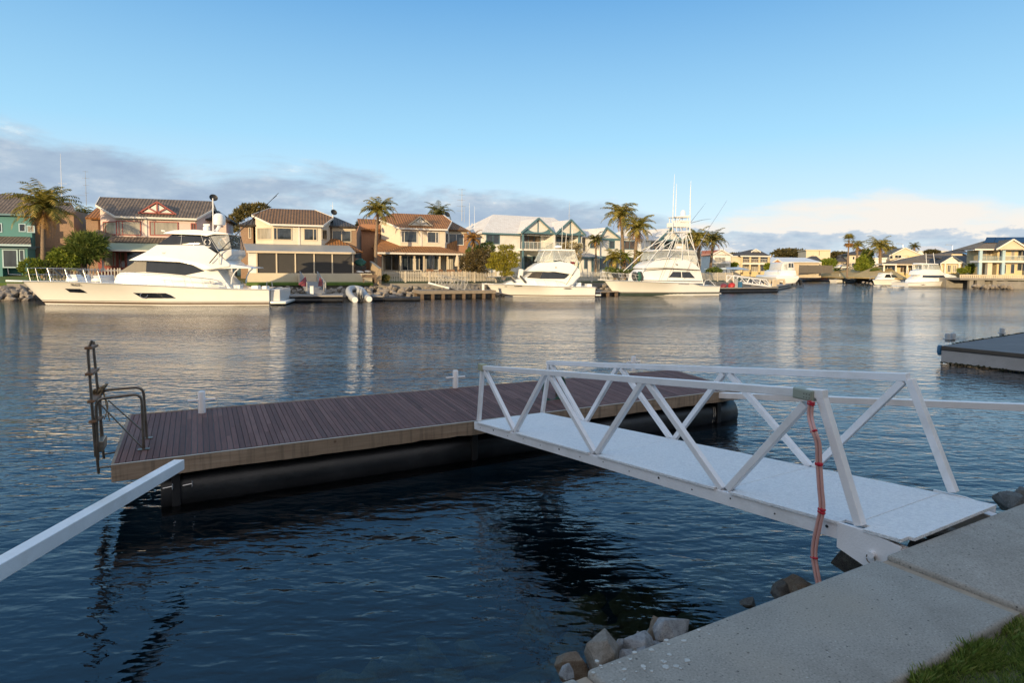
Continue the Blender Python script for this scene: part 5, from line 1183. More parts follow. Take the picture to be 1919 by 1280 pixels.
h.win(730, 848, 640, 740, 1.55, 'pane_dark', 'paint_teal', (.5,), name='glass_door'); h.win(870, 1010, 640, 740, 1.55, 'pane_dark', 'paint_teal', (.5,), name='glass_door'); h.win(470, 600, 640, 740, -.02, 'pane_dark', 'paint_teal', (.5,))
p0, p1 = h.P(1165, 645, -2.2), h.P(1318, 648, -2.2); h.roof(hiproof(p0.x, p1.x, -2.2, 3.5, p0.z, h.H(1190, 588, .2), p0.x+.4, p0.x+1.2, .5), 'tiles_white', 'porch_roof'); h.trim((p0.x, -2.23, p0.z-.08), (p1.x, -2.23, p0.z-.08), 'paint_teal')
h.pw(1165, 1235, 655, 755, -1.8, .5, 'render_white', 'porch_wall', z0=1.2); h.post(1245, 652, 755, -2, .2, 'paint_teal'); h.win(1180, 1205, 665, 735, -1.82, 'pane_dark', 'paint_teal', ())
h.pw(1255, 1375, 655, 755, .8, 3, 'timber_wall', 'garage_door', z0=1.2)
h = House(zC, (1290, 520), 90, T2, 'white house half hidden behind the tallest palm')
p0, p1 = h.P(1150, 490, -.3), h.P(1560, 500, -.3); h.roof(hiproof(p0.x, p1.x, -.3, 11, p0.z, h.H(1290, 440, 5), p0.x+1.5, p1.x-3, 5.2), 'tiles_white'); h.wall(h.X(1200, 0, 560), h.X(1640, 0, 560), 0, 10, 1.2, p0.z-.02, 'render_white')
gable_front(h, 1340, 425, 1292, 1452, 508, -.9, 5, 'tiles_white', 'paint_teal', deco=False, nm='gable'); h.wall(h.X(1300, -.85, 560), h.X(1450, -.85, 560), -.85, .2, 1.2, h.H(1370, 512, -.85), 'render_white', 'bay_wall')
h.win(1368, 1408, 522, 584, -.88, 'pane_dark', 'paint_teal', ()); h.pw(1300, 1452, 505, 520, -.95, -.8, 'paint_teal', 'fascia_band'); h.win(1225, 1270, 525, 580, -.02, 'pane_dark', 'paint_teal', (.5,)); h.win(1480, 1560, 525, 590, -.02, 'pane_warm', 'paint_teal', (.5,)); h.win(1300, 1440, 640, 740, -.88, 'pane_dark', 'paint_teal', (.33, .66), name='glass_door'); h.win(1470, 1600, 650, 740, -.02, 'pane_dark', 'paint_teal', (.5,), name='glass_door')
h = House(zC, (1660, 520), 96, T2, 'white gabled house with dark balcony behind the tower boat')
p0, p1 = h.P(1590, 515, -.3), h.P(2080, 520, -.3); h.roof(hiproof(p0.x, p1.x, -.3, 11, p0.z, h.H(1640, 440, 5), p0.x+1.5, p1.x-3, 5.2), 'tiles_white'); h.wall(h.X(1625, 0, 560), h.X(2060, 0, 560), 0, 10, 1.2, p0.z-.02, 'render_white')
gable_front(h, 1822, 430, 1735, 1905, 520, -1.0, 5, 'tiles_white', 'paint_teal', nm='gable'); gable_front(h, 1985, 445, 1915, 2060, 522, -1.0, 5, 'tiles_white', 'paint_teal', nm='second_gable')
h.win(1678, 1745, 530, 590, -.02, 'pane_warm', 'paint_teal', (.33, .66), name='glass_door'); h.wall(h.X(1660, -1, 590), h.X(2060, -1, 590), -1.2, 0, h.H(1750, 612, -1), h.H(1750, 600, -1), 'render_white', 'balcony_slab'); railing(h, (h.X(1660, -1.15, 590), -1.15), (h.X(2050, -1.15, 590), -1.15), h.H(1750, 600, -1), h.H(1750, 570, -1), 'trim_white', None, 14)
h.win(1780, 1860, 530, 590, -.02, 'pane_dark', 'paint_teal', (.5,)); h.win(1940, 2020, 535, 590, -.02, 'pane_dark', 'paint_teal', (.5,)); h.win(1670, 1800, 650, 730, -.02, 'pane_dark', 'paint_teal', (.5,), name='glass_door'); h.post(1662, 600, 750, -1.1, .2, 'trim_white')
# ---- beyond the tower boat
T3 = R(12)
h = House(zD, (1100, 760), 118, T3, 'white rendered house with red tiled roof beside the dark palms')
h.pw(1062, 1232, 715, 870, 0, 9, 'render_white', z0=1.2); b0, b1, a, zb = gable_front(h, 1140, 676, 1055, 1238, 722, 0, 7, 'clay_red', 'trim_white', deco=False)
h.win(1092, 1188, 738, 784, -.02, 'pane_curtain', 'trim_white', (.33, .66)); h.win(1098, 1186, 806, 846, -.02, 'pane_curtain', 'trim_white', (.33, .66)); h.pw(1075, 1232, 788, 797, -.5, 0, 'trim_white', 'balcony_slab')
h = House(zD, (1330, 730), 140, R(4), 'yellow two storey house with slate roof and open upper veranda')
zE_ = h.H(1440, 728, -.5); e0, e1 = h.X(1316, -.5, 728), h.X(1578, -.5, 728); h.roof(hiproof(e0, e1, -.5, 11, zE_, h.H(1445, 676, 4), h.X(1405, 4, 680), h.X(1480, 4, 680), 4.5), 'tiles_slate'); gable_front(h, 1443, 672, 1405, 1482, 692, 2.6, 5, 'tiles_slate', 'trim_white', deco=False, nm='gablet'); h.trim((e0, -.53, zE_-.1), (e1, -.53, zE_-.1), 'trim_white', .1, .3)
h.wall(h.X(1325, 2, 800), h.X(1570, 2, 800), 2.0, 10, 1.2, zE_-.02, 'render_yellow'); zs = h.H(1440, 790, -.3); h.wall(e0+.6, e1-.6, -.3, 2, zs-.35, zs, 'trim_white', 'balcony_slab')
for x in (1328, 1400, 1478, 1558): h.post(x, 730, 870, -.1, .35, 'render_yellow', 'column')
railing(h, (e0+.8, -.25), (e1-.8, -.25), zs, zs+.95, 'trim_white', None, 16)
for x0, x1, pn in ((1335, 1392, 'pane_warm'), (1408, 1470, 'pane_warm'), (1486, 1550, 'pane_dark')):
    h.win(x0, x1, 738, 786, 1.97, pn, 'trim_white', (.5,), name='glass_door'); h.win(x0, x1, 812, 862, 1.97, 'pane_dark' if pn == 'pane_dark' else 'pane_curtain', 'trim_white', (.5,), name='glass_door')
h.pw(1238, 1318, 735, 850, 1.0, 9, 'render_cream', 'side_wing', z0=1.2); h.pw(1238, 1318, 728, 737, .8, 9, 'trim_white', 'parapet')
h = House(zD, (1570, 800), 150, R(2), 'low garage with an orange timber gable and long white roof', 'garage', 'garage')
h.pw(1570, 1690, 795, 865, 0, 10, 'paling_grey', z0=1.2); b0, b1, a, zb = gable_front(h, 1625, 758, 1566, 1690, 797, -.2, 8, 'metal_roof_white', 'trim_white', deco=False, panel='timber_orange'); 
a, b = h.P(1580, 748, 9), h.P(1925, 745, 9); h.roof([[(a.x, 4, h.H(1700, 778, 4)), (b.x, 4, h.H(1700, 778, 4)), (b.x, 12, h.H(1700, 742, 12)), (a.x, 12, h.H(1700, 742, 12))]], 'metal_roof_white', 'long_roof'); h.wall(a.x+.3, b.x-.3, 4.6, 12, 1.2, h.H(1700, 782, 4), 'render_beige', 'rear_wall')
h.pw(1600, 1660, 806, 862, -.06, 0, 'paling_grey', 'garage_door', z0=1.5)
T4 = R(-14)
h = House(zE, (50, 395), 160, T4, 'low beige building with solar panels on its white roof behind the paling fence')
h.pw(40, 262, 397, 470, 0, 8, 'render_beige', z0=1.2); a, b = h.P(0, 398, -.4), h.P(240, 398, -.4); zt = h.H(100, 366, 5); h.roof([[(a.x, -.4, a.z), (b.x, -.4, a.z), (b.x-4, 5, zt), (a.x, 5, zt)]], 'metal_roof_white')
p = h.f.loc(h.f.world((0, 0, 0))); x0, x1 = h.X(48, 2, 375), h.X(165, 2, 375); s_ = (zt-a.z)/5.4; MB().slab([(x0, 1.2, a.z+1.6*s_+.08), (x1, 1.2, a.z+1.6*s_+.08), (x1-.6, 3.6, a.z+4.0*s_+.08), (x0-.6, 3.6, a.z+4.0*s_+.08)], .05).build('solar_panel', MATS['solar'], h.o)
h.win(4, 20, 408, 450, -.3, 'pane_dark', 'trim_white', ())
h = House(zE, (135, 300), 230, T4, 'plain cream box shaped building on the skyline', 'building', 'building')
h.pw(135, 333, 300, 420, 0, 14, 'render_cream', z0=1.2); h.pw(130, 338, 296, 303, -.4, 14, 'trim_cream', 'parapet'); h.win(240, 248, 302, 345, -.05, 'pane_dark', 'trim_cream', ()); h.win(190, 196, 335, 350, -.05, 'pane_dark', 'trim_cream', ())
h = House(zE, (150, 390), 195, T4, 'low house with a broad brown hip roof in front of the cream box')
a, b = h.P(128, 390, -.4), h.P(275, 390, -.4); h.roof(hiproof(a.x, b.x, -.4, 12, a.z, h.H(200, 348, 4), h.X(185, 4, 350), h.X(225, 4, 350), 5), 'tiles_slate'); h.wall(a.x+.6, b.x-.6, .2, 11, 1.2, a.z-.02, 'render_cream')
h = House(zE, (440, 345), 185, T4, 'cream two storey house with dark roof behind the fan palm trunk')
a, b = h.P(375, 392, -.4), h.P(478, 392, -.4); h.roof(hiproof(a.x, b.x, -.4, 10, a.z, h.H(430, 345, 4), a.x+3, b.x-2, 4), 'tiles_slate', 'low_roof'); h.wall(a.x+.6, b.x-.4, .2, 9, 1.2, a.z-.02, 'render_beige', 'low_wall'); h.pw(488, 640, 335, 470, 1, 10, 'render_cream', z0=1.2)
a, b = h.P(475, 336, .4), h.P(700, 336, .4); h.roof(hiproof(a.x, b.x, .4, 11, a.z, h.H(560, 305, 5), a.x+4, b.x-4, 5), 'tiles_slate'); h.win(515, 535, 352, 378, .97, 'pane_dark', 'trim_white', ()); h.win(560, 600, 352, 378, .97, 'pane_dark', 'trim_white', ()); h.win(510, 540, 405, 440, .97, 'pane_dark', 'trim_white', ())
h = House(zE, (700, 400), 175, T4, 'house with a white gable and a plain yellow side wall behind the long tan roof')
b0, b1, a, zb = gable_front(h, 945, 280, 815, 1105, 345, 2, 12, 'tiles_tan', 'trim_white', deco=False, panel='render_cream'); h.wall(b0.x+.3, b1.x-.3, 2.1, 12, 1.2, zb-.05, 'render_cream'); h.pw(972, 1100, 345, 440, 1.7, 2.2, 'render_yellow', 'side_wall')
h.win(820, 848, 345, 372, 2.0, 'pane_dark', 'trim_white', ()); h.win(862, 918, 340, 366, 2.0, 'pane_dark', 'trim_white', (.5,)); b0, b1, a, zb = gable_front(h, 930, 360, 780, 965, 408, -.5, 2.4, 'tiles_tan', 'trim_white', deco=False, nm='porch'); h.pw(790, 960, 408, 480, -.2, 2, 'render_cream', 'porch_wall', z0=1.2)
h.pw(680, 790, 372, 470, 1, 8, 'render_white', 'garage_wall', z0=1.2); h.pw(676, 800, 362, 374, .6, 8, 'trim_white', 'parapet')
h = House(zE, (880, 420), 139, T4, 'long low bungalow with a sweeping tan tiled roof and posts')
zE_ = h.H(1000, 416, -.6); e0, e1 = h.X(845, -.6, 416), h.X(1270, -.6, 416); zr = h.H(1200, 322, 6); r0_, r1_ = h.X(1120, 6, 330), h.X(1335, 6, 312)
h.roof([[(e0, -.6, zE_), (e1, -.6, zE_), (r1_, 6, zr), (r0_, 6, zr-.3)], [(e0, 12, zE_), (e0, -.6, zE_), (r0_, 6, zr-.3)]], 'tiles_tan'); MB().add([(e1-.1, -.4, zE_-.05), (e1+4.5, 4, zE_-.3), (r1_-.05, 5.9, zr-.1)], [(0, 1, 2)]).build('gable_wall', MATS['render_yellow'], h.o)
h.trim((e0, -.63, zE_-.1), (e1, -.63, zE_-.1), 'trim_cream', .1, .25); h.wall(e0+.8, e1+3, 2.4, 11, 1.2, zE_-.05, 'render_yellow')
for x in (775, 872, 965, 1020, 1100, 1200): h.post(x, 420, 490, -.2, .3, 'trim_white')
for x0, x1 in ((800, 862), (905, 955), (975, 1012), (1030, 1090), (1120, 1180)): h.win(x0, x1, 430, 484, 2.37, 'pane_warm' if x0 % 2 else 'pane_dark', 'trim_white', (.5,), name='glass_door')
a, b = h.P(760, 412, -.8), h.P(880, 412, -.8); h.wall(a.x, b.x, -.8, 2, a.z-.3, a.z, 'trim_white', 'carport_roof')
h = House(zE, (1250, 410), 131, T4, 'yellow bungalow with a white gable and dark roof behind the white cruiser')
b0, b1, a, zb = gable_front(h, 1335, 350, 1236, 1434, 410, -.2, 9, 'tiles_slate', 'trim_white', deco=False, panel='render_white'); h.wall(b0.x+.3, b1.x-.3, .3, 9, 1.2, zb-.05, 'render_yellow')
a, b = h.P(1430, 404, -.1), h.P(1560, 404, -.1); h.roof([[(b1.x-.2, -.1, a.z), (b.x, -.1, a.z), (b.x, 6, h.H(1480, 345, 6)), (b1.x-5, 6, h.H(1480, 345, 6))]], 'tiles_slate', 'side_roof'); h.wall(b1.x-.2, b.x-.2, .5, 8, 1.2, a.z-.05, 'render_yellow', 'side_wall')
for x in (1275, 1390, 1430): h.post(x, 412, 492, -.1, .32, 'trim_white', 'column')
for x0, x1 in ((1292, 1322), (1335, 1368), (1376, 1400), (1445, 1500)): h.win(x0, x1, 420, 482, .27, 'pane_dark' if x0 != 1335 else 'pane_curtain', 'trim_white', (.5,))
h = House(zE, (1100, 300), 250, T4, 'white roofed house far behind on the skyline')
a, b = h.P(1040, 305, 0), h.P(1330, 308, 0); h.roof(hiproof(a.x, b.x, 0, 18, a.z, h.H(1110, 266, 6), h.X(1085, 6, 266), h.X(1230, 6, 282), 8), 'metal_roof_white'); h.wall(a.x+1, b.x-1, .5, 16, 1.2, a.z, 'render_white')
h = House(zE, (1340, 320), 220, T4, 'house with brown hip roof on the skyline left of the big balcony house')
a, b = h.P(1320, 325, 0), h.P(1480, 325, 0); h.roof(hiproof(a.x, b.x, 0, 14, a.z, h.H(1390, 294, 6), h.X(1375, 6, 294), h.X(1425, 6, 294), 7), 'tiles_slate'); h.wall(a.x+.6, b.x-.6, .5, 13, 1.2, a.z, 'render_cream')
a, b = h.P(1465, 345, -6), h.P(1760, 345, -6); h.roof([[(a.x, -6, a.z), (b.x, -6, a.z), (b.x, 2, h.H(1600, 318, 2)), (a.x+1, 2, h.H(1600, 318, 2))]], 'solar', 'solar_roof'); h.wall(a.x+.5, b.x, -5.4, 2, 1.2, a.z-.02, 'render_cream', 'front_wall')
# big balcony house at the right edge
h = House(zE, (1690, 380), 119, R(-14), 'big yellow house with balcony, pale blue columns and solar panels at the right edge')
zE_ = h.H(1600, 290, -1.6); e0 = h.X(1518, -1.6, 290); e1 = e0+34; zr = h.H(1800, 195, 4.5)
h.roof([[(e0, -1.6, zE_), (e1, -1.6, zE_), (e1-7, 4.5, zr), (h.X(1690, 4.5, 205), 4.5, zr)], [(e0, 8, zE_), (e0, -1.6, zE_), (h.X(1690, 4.5, 205), 4.5, zr)]], 'tiles_tan'); h.trim((e0, -1.64, zE_-.12), (e1, -1.64, zE_-.12), 'trim_white', .1, .3)
s_ = (zr-zE_)/6.1
def on_roof(x, y): return (x, y, zE_+(y+1.6)*s_+.14)
sx0 = h.X(1590, 1, 250)
for k in range(7): MB().slab([on_roof(sx0+.2+k*1.72, 1.3), on_roof(sx0+1.85+k*1.72, 1.3), on_roof(sx0+1.85+1.7+k*1.72, 4.2), on_roof(sx0+.2+1.7+k*1.72, 4.2)], .05).build('solar_panel', MATS['solar'], h.o)
b0, b1, a, zb = gable_front(h, 1822, 212, 1690, 1955, 292, -2.4, 5, 'tiles_tan', 'trim_white', deco=False, panel='render_cream', over=.4)
h.pw(1700, 1960, 292, 500, .0, 7.5, 'render_yellow', z0=1.2); h.wall(h.X(1560, 2, 400), h.X(1720, 2, 400), 2, 7.5, 1.2, zE_-.05, 'render_yellow', 'recess_wall'); zs = h.H(1700, 386, -1.4); h.wall(e0+.8, e1-2, -1.6, 2, zs-.38, zs, 'trim_white', 'balcony_slab')
mb = MB(); cx = h.X(1825, -2.0, 280); cz = h.H(1825, 300, -2.0)
for k in range(12):
    a0, a1 = math.pi*k/12, math.pi*(k+1)/12; mb.bar((cx+1.9*math.cos(a0), -2.05, cz+.75*math.sin(a0)), (cx+1.9*math.cos(a1), -2.05, cz+.75*math.sin(a1)), .25, .22)
mb.build('arch_trim', MATS['trim_cream'], h.o)
for x, v0 in ((1567, 294), (1755, 292), (1950, 292)): h.post(x, v0, 500, -1.3, .5, 'paint_paleblue', 'column')
railing(h, (e0+.9, -1.5), (h.X(1750, -1.5, 370), -1.5), zs, h.H(1600, 350, -1.5), 'paint_teal', 'glass_rail', 8); railing(h, (h.X(1760, -1.5, 370), -1.5), (e1-2, -1.5), zs, h.H(1850, 346, -1.5), 'trim_white', 'glass_rail', 10)
h.win(1715, 1748, 306, 384, -.02, 'pane_dark', 'trim_cream', (), name='glass_door'); h.win(1812, 1846, 300, 384, -.02, 'pane_curtain', 'trim_cream', (), name='glass_door'); h.win(1868, 1940, 296, 360, -.02, 'pane_dark', 'trim_cream', (.5,)); h.win(1575, 1690, 310, 384, 1.97, 'pane_curtain', 'trim_cream', (.33, .66), name='glass_door')
h.win(1712, 1776, 415, 494, -.02, 'pane_dark', 'trim_cream', (.5,), name='glass_door'); h.win(1808, 1845, 412, 494, -.02, 'pane_dark', 'trim_cream', (), name='glass_door'); h.win(1862, 1945, 410, 470, -.02, 'pane_dark', 'trim_cream', (.5,)); h.win(1580, 1660, 415, 494, 1.97, 'pane_warm', 'trim_cream', (.5,), name='glass_door'); h.pw(1622, 1660, 405, 500, -1, .0, 'render_cream', 'pier', z0=1.2)
# ------------------------------------------------------------------ boats
def text(body, parent, loc, size, m_, rot, name='lettering', sx=1.0):
    cu = bpy.data.curves.new(name, 'FONT'); cu.body = body; cu.size = size; cu.align_x = 'CENTER'; cu.align_y = 'CENTER'; cu.extrude = .004; cu.offset = .006
    o = bpy.data.objects.new(name, cu); COL.objects.link(o); dg = bpy.context.evaluated_depsgraph_get(); dg.update()
    me = bpy.data.meshes.new_from_object(o.evaluated_get(dg)); bpy.data.objects.remove(o); bpy.data.curves.remove(cu)
    o = bpy.data.objects.new(name, me); COL.objects.link(o); me.materials.clear(); me.materials.append(MATS[m_])
    o.parent = parent; o.location = loc; o.rotation_euler = rot; o.scale = (sx, 1, 1); return o
class Boat:
    """bow to the left unless flip; surveyed on its near side (local y = 0), beam B going away"""
    def __init__(s, Z, wl0, wl1, B, label, name='motor_yacht', cat='boat', th=None, D=None):
        s.Z = Z; a, b = onz(*Z(*wl0), 0), onz(*Z(*wl1), 0)
        if D: a = onD(*Z(*wl0), D); a.z = 0
        if th is None: th = math.atan2(b.y-a.y, b.x-a.x)
        s.f = Fr((a.x, a.y), th, 0.0); s.B = B; s.o = s.f.thing(name, label, cat); s.L = s.f.x(Z(*wl1)) if not D else None
    def P(s, x, v, y=0.0): return s.f.at(s.Z(x, v), y)
    def hull(s, sheer, wl0, wl1, m_='gelcoat', full=.42, stripe=True, bottom=None, flip=False, tum=0.0, draft=.5):
        """sheer: [(x, v)...] from bow to stern; wl0 where the stem meets the water; wl1 the transom at the water"""
        B = s.B; P = s.P; n = 30
        pb = P(*sheer[0], B/2); q0 = P(*wl0, B/2)
        pts = [pb]+[P(*q, 0) for q in sheer[1:]]; q1 = P(*wl1, 0); xs = [p.x for p in pts]
        def zs(x):
            for a, b in zip(pts, pts[1:]):
                if (a.x <= x <= b.x) or (b.x <= x <= a.x): return a.z+(b.z-a.z)*(x-a.x)/(b.x-a.x+1e-9)
            return pts[-1].z if abs(x-pts[-1].x) < abs(x-pts[0].x) else pts[0].z
        s.sheer_z = zs; secs = []; s.half = []
        for k in range(n+1):
            u = (k/n)**1.25; xt = pts[0].x+(pts[-1].x-pts[0].x)*u; xw = q0.x+(q1.x-q0.x)*u
            bs = B/2*min(1, (u/full)**.62 if u < full else 1)*(1-.04*max(0, u-.6)); bw = B/2*.94*min(1, (u/(full+.18))**.85 if u < full+.18 else 1)
            z1 = zs(xt); sec = []
            for (zf, bb, xf) in ((1, bs, 1), (.72, bs*.66+bw*.34+ (bs-bw)*-.10, .72), (.4, bs*.30+bw*.70-(bs-bw)*.10, .4), (.06, bw, .06), (0.0, bw*.985, 0)):
                sec.append((xw+(xt-xw)*xf, B/2-bb, z1*zf))
            sec.append((xw+(q1.x-q0.x)*.02*(1-u), B/2-bw*.75, -draft*.5)); sec.append((xw+.6*(1 if q1.x > q0.x else -1)*(1-u), B/2, -draft)); secs.append(sec); s.half.append((xt, bs, z1))
        m = len(secs[0]); mb = MB(); v = []
        for sec in secs:
            v += sec + [(x, B-y, z) for x, y, z in sec[-2::-1]]
        w_ = 2*m-1; fc = [(k*w_+j, (k+1)*w_+j, (k+1)*w_+j+1, k*w_+j+1) for k in range(n) for j in range(w_-1)]
        fc.append(tuple(n*w_+j for j in range(w_)))
        mb.add(v, fc); h_ = mb.build('hull', MATS[m_], s.o, smooth=True, fixn=True)
        mb = MB(); dv = []
        for x, b_, z in s.half: dv += [(x, B/2-b_*.985, z-.03), (x, B/2, z+.10*min(1, b_/(B/2))), (x, B/2+b_*.985, z-.03)]
        mb.add(dv, [(k*3+j, (k+1)*3+j, (k+1)*3+j+1, k*3+j+1) for k in range(n) for j in range(2)]); mb.build('deck', MATS[m_], s.o, smooth=True)
        for sg in (1, -1):   # rubbing strake
            path = [(x, B/2-sg*(b_+.015), z-.03) for x, b_, z in s.half]; MB().tube(path, .045, 6).build('rubbing_strake', MATS['gelcoat_grey'], s.o, smooth=True)
        s.secs = secs
        if stripe:
            for zz0, zz1, mm in stripe if isinstance(stripe, list) else [(.10, .19, 'boot_stripe')]:
                for sg in (1, -1):
                    mb = MB(); v = []
                    for sec in secs:
                        for zz in (zz0, zz1):
                            for p_, q_ in zip(sec, sec[1:]):
                                if q_[2] <= zz <= p_[2]:
                                    f_ = (zz-q_[2])/(p_[2]-q_[2]+1e-9); xx, yy = q_[0]+(p_[0]-q_[0])*f_, q_[1]+(p_[1]-q_[1])*f_-.02; v.append((xx, yy if sg > 0 else B-yy, zz)); break
                    mb.add(v, [(2*k, 2*k+2, 2*k+3, 2*k+1) for k in range(n)]); mb.build('boot_stripe', MATS[mm], s.o)
        return h_
    def side_y(s, x, z):
        """near hull skin at local x, height z"""
        best = None
        for a, b in zip(s.secs, s.secs[1:]):
            def at(sec):
                for p, q in zip(sec, sec[1:]):
                    if q[2] <= z <= p[2]: t_ = (z-q[2])/(p[2]-q[2]+1e-9); return q[0]+(p[0]-q[0])*t_, q[1]+(p[1]-q[1])*t_
                return sec[0][0], sec[0][1]
            (xa, ya), (xb, yb) = at(a), at(b)
            if min(xa, xb)-1e-6 <= x <= max(xa, xb)+1e-6: return ya+(yb-ya)*(x-xa)/(xb-xa+1e-9)
        return 0
    def hull_patch(s, px, m_, name, off=.015):
        """dark window or mark laid on the hull skin, both sides"""
        c = [s.P(*q, .15) for q in px]; xs = sorted([p.x for p in c]+[min(p.x for p in c)+(max(p.x for p in c)-min(p.x for p in c))*k/16 for k in range(1, 16)]); col = []
        for x in xs:
            zz = []
            for p, q in zip(c, c[1:]+c[:1]):
                if min(p.x, q.x)-1e-6 <= x <= max(p.x, q.x)+1e-6 and abs(p.x-q.x) > 1e-6: zz.append(p.z+(q.z-p.z)*(x-p.x)/(q.x-p.x))
            if zz: col.append((x, min(zz), max(zz)))
        for sg in (1, -1):
            v = []
            for x, z0, z1 in col:
                for j in range(5):
                    z = z0+(z1-z0)*j/4; y = s.side_y(x, z)-off; v.append((x, y if sg > 0 else s.B-y, z))
            MB().add(v, [(5*k+j, 5*k+5+j, 5*k+6+j, 5*k+1+j) for k in range(len(col)-1) for j in range(4)]).build(name, MATS[m_], s.o, smooth=True)
    def yfun(s, base, kz, kx): s.y0, s.z0, s.x1 = base; s.kz, s.kx = kz, kx
    def Y(s, p): return s.y0+s.kz*(p.z-s.z0)+s.kx*abs(s.x1-p.x)
    def block(s, px, m_, name, bevel=.06, seg=2, inset=0.0):
        c = [s.P(*q, s.y0+.3) for q in px]; n = len(c)
        near = [(p.x, s.Y(p)+inset, p.z) for p in c]; far = [(x, s.B-y, z) for x, y, z in near]
        mb = MB(); mb.add(near+far, [tuple(range(n)), tuple(range(n, 2*n))[::-1]]+[(k, (k+1) % n, n+(k+1) % n, n+k) for k in range(n)])
        return mb.build(name, MATS[m_], s.o, smooth=True, bevel=bevel, seg=seg, fixn=True)
    def pane(s, px, m_, name='window', off=.025, both=True, wrap=False):
        c = [s.P(*q, s.y0+.3) for q in px]; n = len(c)
        for sg in ((1, -1) if both else (1,)):
            a = [(p.x, s.Y(p)-off, p.z) for p in c]; b = [(p.x, s.Y(p)+.02, p.z) for p in c]
            if sg < 0: a = [(x, s.B-y, z) for x, y, z in a]; b = [(x, s.B-y, z) for x, y, z in b]
            MB().add(a+b, [tuple(range(n)), tuple(range(n, 2*n))[::-1]]+[(k, (k+1) % n, n+(k+1) % n, n+k) for k in range(n)]).build(name, MATS[m_], s.o, fixn=True)
    def wrapw(s, qa, qb, m_, name='windscreen', off=.03, inset=.02):
        """front glass spanning the beam between a lower and an upper survey point"""
        a, b = s.P(*qa, s.y0+.3), s.P(*qb, s.y0+.3); ya, yb = s.Y(a)+inset, s.Y(b)+inset
        MB().slab([(a.x-off, s.B-ya, a.z), (a.x-off, ya, a.z), (b.x-off, yb, b.z), (b.x-off, s.B-yb, b.z)], .03, off=(1, 0, 0)).build(name, MATS[m_], s.o, fixn=True)
    def rod(s, path, r, m_, name, y=None, n=6, mirror=False):
        pts = [s.P(*q, (y if y is not None else s.y0)) for q in path]; mb = MB().tube(pts, r, n)
        o = mb.build(name, MATS[m_], s.o, smooth=True)
        if mirror: MB().tube([(p.x, s.B-p.y, p.z) for p in pts], r, n).build(name, MATS[m_], s.o, smooth=True)
        return o
    def rail(s, top, feet, m_='stainless', r=.015, name='deck_rail', lower=True):
        for sg in (1, -1):
            mb = MB(); T_ = []
            for q in top:
                p = s.P(*q, .25); y = min(s.B/2-.08, max(.12, s.side_y_top(p.x)+.12)); T_.append(Vector((p.x, y, p.z)))
            F_ = []
            for q in feet:
                p = s.P(*q, .25); y = min(s.B/2-.05, s.side_y_top(p.x)+.08); F_.append(Vector((p.x, y, s.sheer_z(p.x)-.02)))
            if sg < 0: T_ = [Vector((p.x, s.B-p.y, p.z)) for p in T_]; F_ = [Vector((p.x, s.B-p.y, p.z)) for p in F_]
            mb.tube(T_, r, 6)
            if lower: mb.tube([Vector((p.x, p.y, (p.z+s.sheer_z(p.x))/2)) for p in T_], r*.7, 5)
            for f_ in F_:
                t_ = min(T_, key=lambda q: abs(q.x-(f_.x-.25))); 
                k = 0
                for a, b in zip(T_, T_[1:]):
                    if min(a.x, b.x) <= f_.x-.3 <= max(a.x, b.x): t_ = a.lerp(b, (f_.x-.3-a.x)/(b.x-a.x+1e-9))
                mb.tube([f_, t_], r*.85, 5)
            mb.build(name, MATS[m_], s.o, smooth=True)
    def side_y_top(s, x):
        for (xa, ba, za), (xb, bb, zb) in zip(s.half, s.half[1:]):
            if min(xa, xb)-1e-6 <= x <= max(xa, xb)+1e-6: return s.B/2-(ba+(bb-ba)*(x-xa)/(xb-xa+1e-9))
        return s.B/2
    def dome(s, q, r, h_, y, m_='gelcoat', name='radar_dome'):
        p = s.P(*q, y); return MB().lathe([(0, -h_/2), (r*.9, -h_/2), (r, -h_*.35), (r, h_*.15), (r*.8, h_*.38), (r*.4, h_*.49), (0, h_/2)], (p.x, y, p.z), 14).build(name, MATS[m_], s.o, smooth=True)
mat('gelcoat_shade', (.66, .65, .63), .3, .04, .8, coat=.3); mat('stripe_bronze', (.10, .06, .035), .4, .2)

# ---- large white yacht
b = Boat(zA, (345, 1176), (2014, 1172), 5.4, 'largest white motor yacht with dark swooping windows moored before the pink house')
b.hull([(165, 985), (420, 991), (900, 1006), (1400, 1030), (1740, 1044), (2016, 1048)], (345, 1176), (2016, 1172), stripe=[(.10, .24, 'stripe_bronze'), (.30, .34, 'stripe_bronze')], full=.40)
b.hull_patch([(415, 1048), (450, 1077), (605, 1081), (575, 1060), (550, 1049)], 'boat_glass', 'hull_window'); b.hull_patch([(988, 1076), (1055, 1117), (1322, 1116), (1285, 1092), (1245, 1077)], 'boat_glass', 'hull_window')
p = b.P(1072, 1096, .1); yy = b.side_y(p.x, p.z); MB().tube([(p.x+.26*math.cos(a), yy-.045, p.z+.2*math.sin(a)) for a in [k*math.pi/8 for k in range(17)]], .03, 6, caps=False).build('porthole_ring', MATS['stainless'], b.o, smooth=True)
p = b.P(551, 1015, .5); p2 = b.P(595, 1015, .5); yy = b.side_y(p.x, p.z); ang = math.atan2(b.side_y(p2.x, p2.z)-yy, p2.x-p.x); text('NG2275', b.o, (p.x, yy-.06, p.z), .30, 'boot_stripe', (R(90), 0, ang), sx=.75)
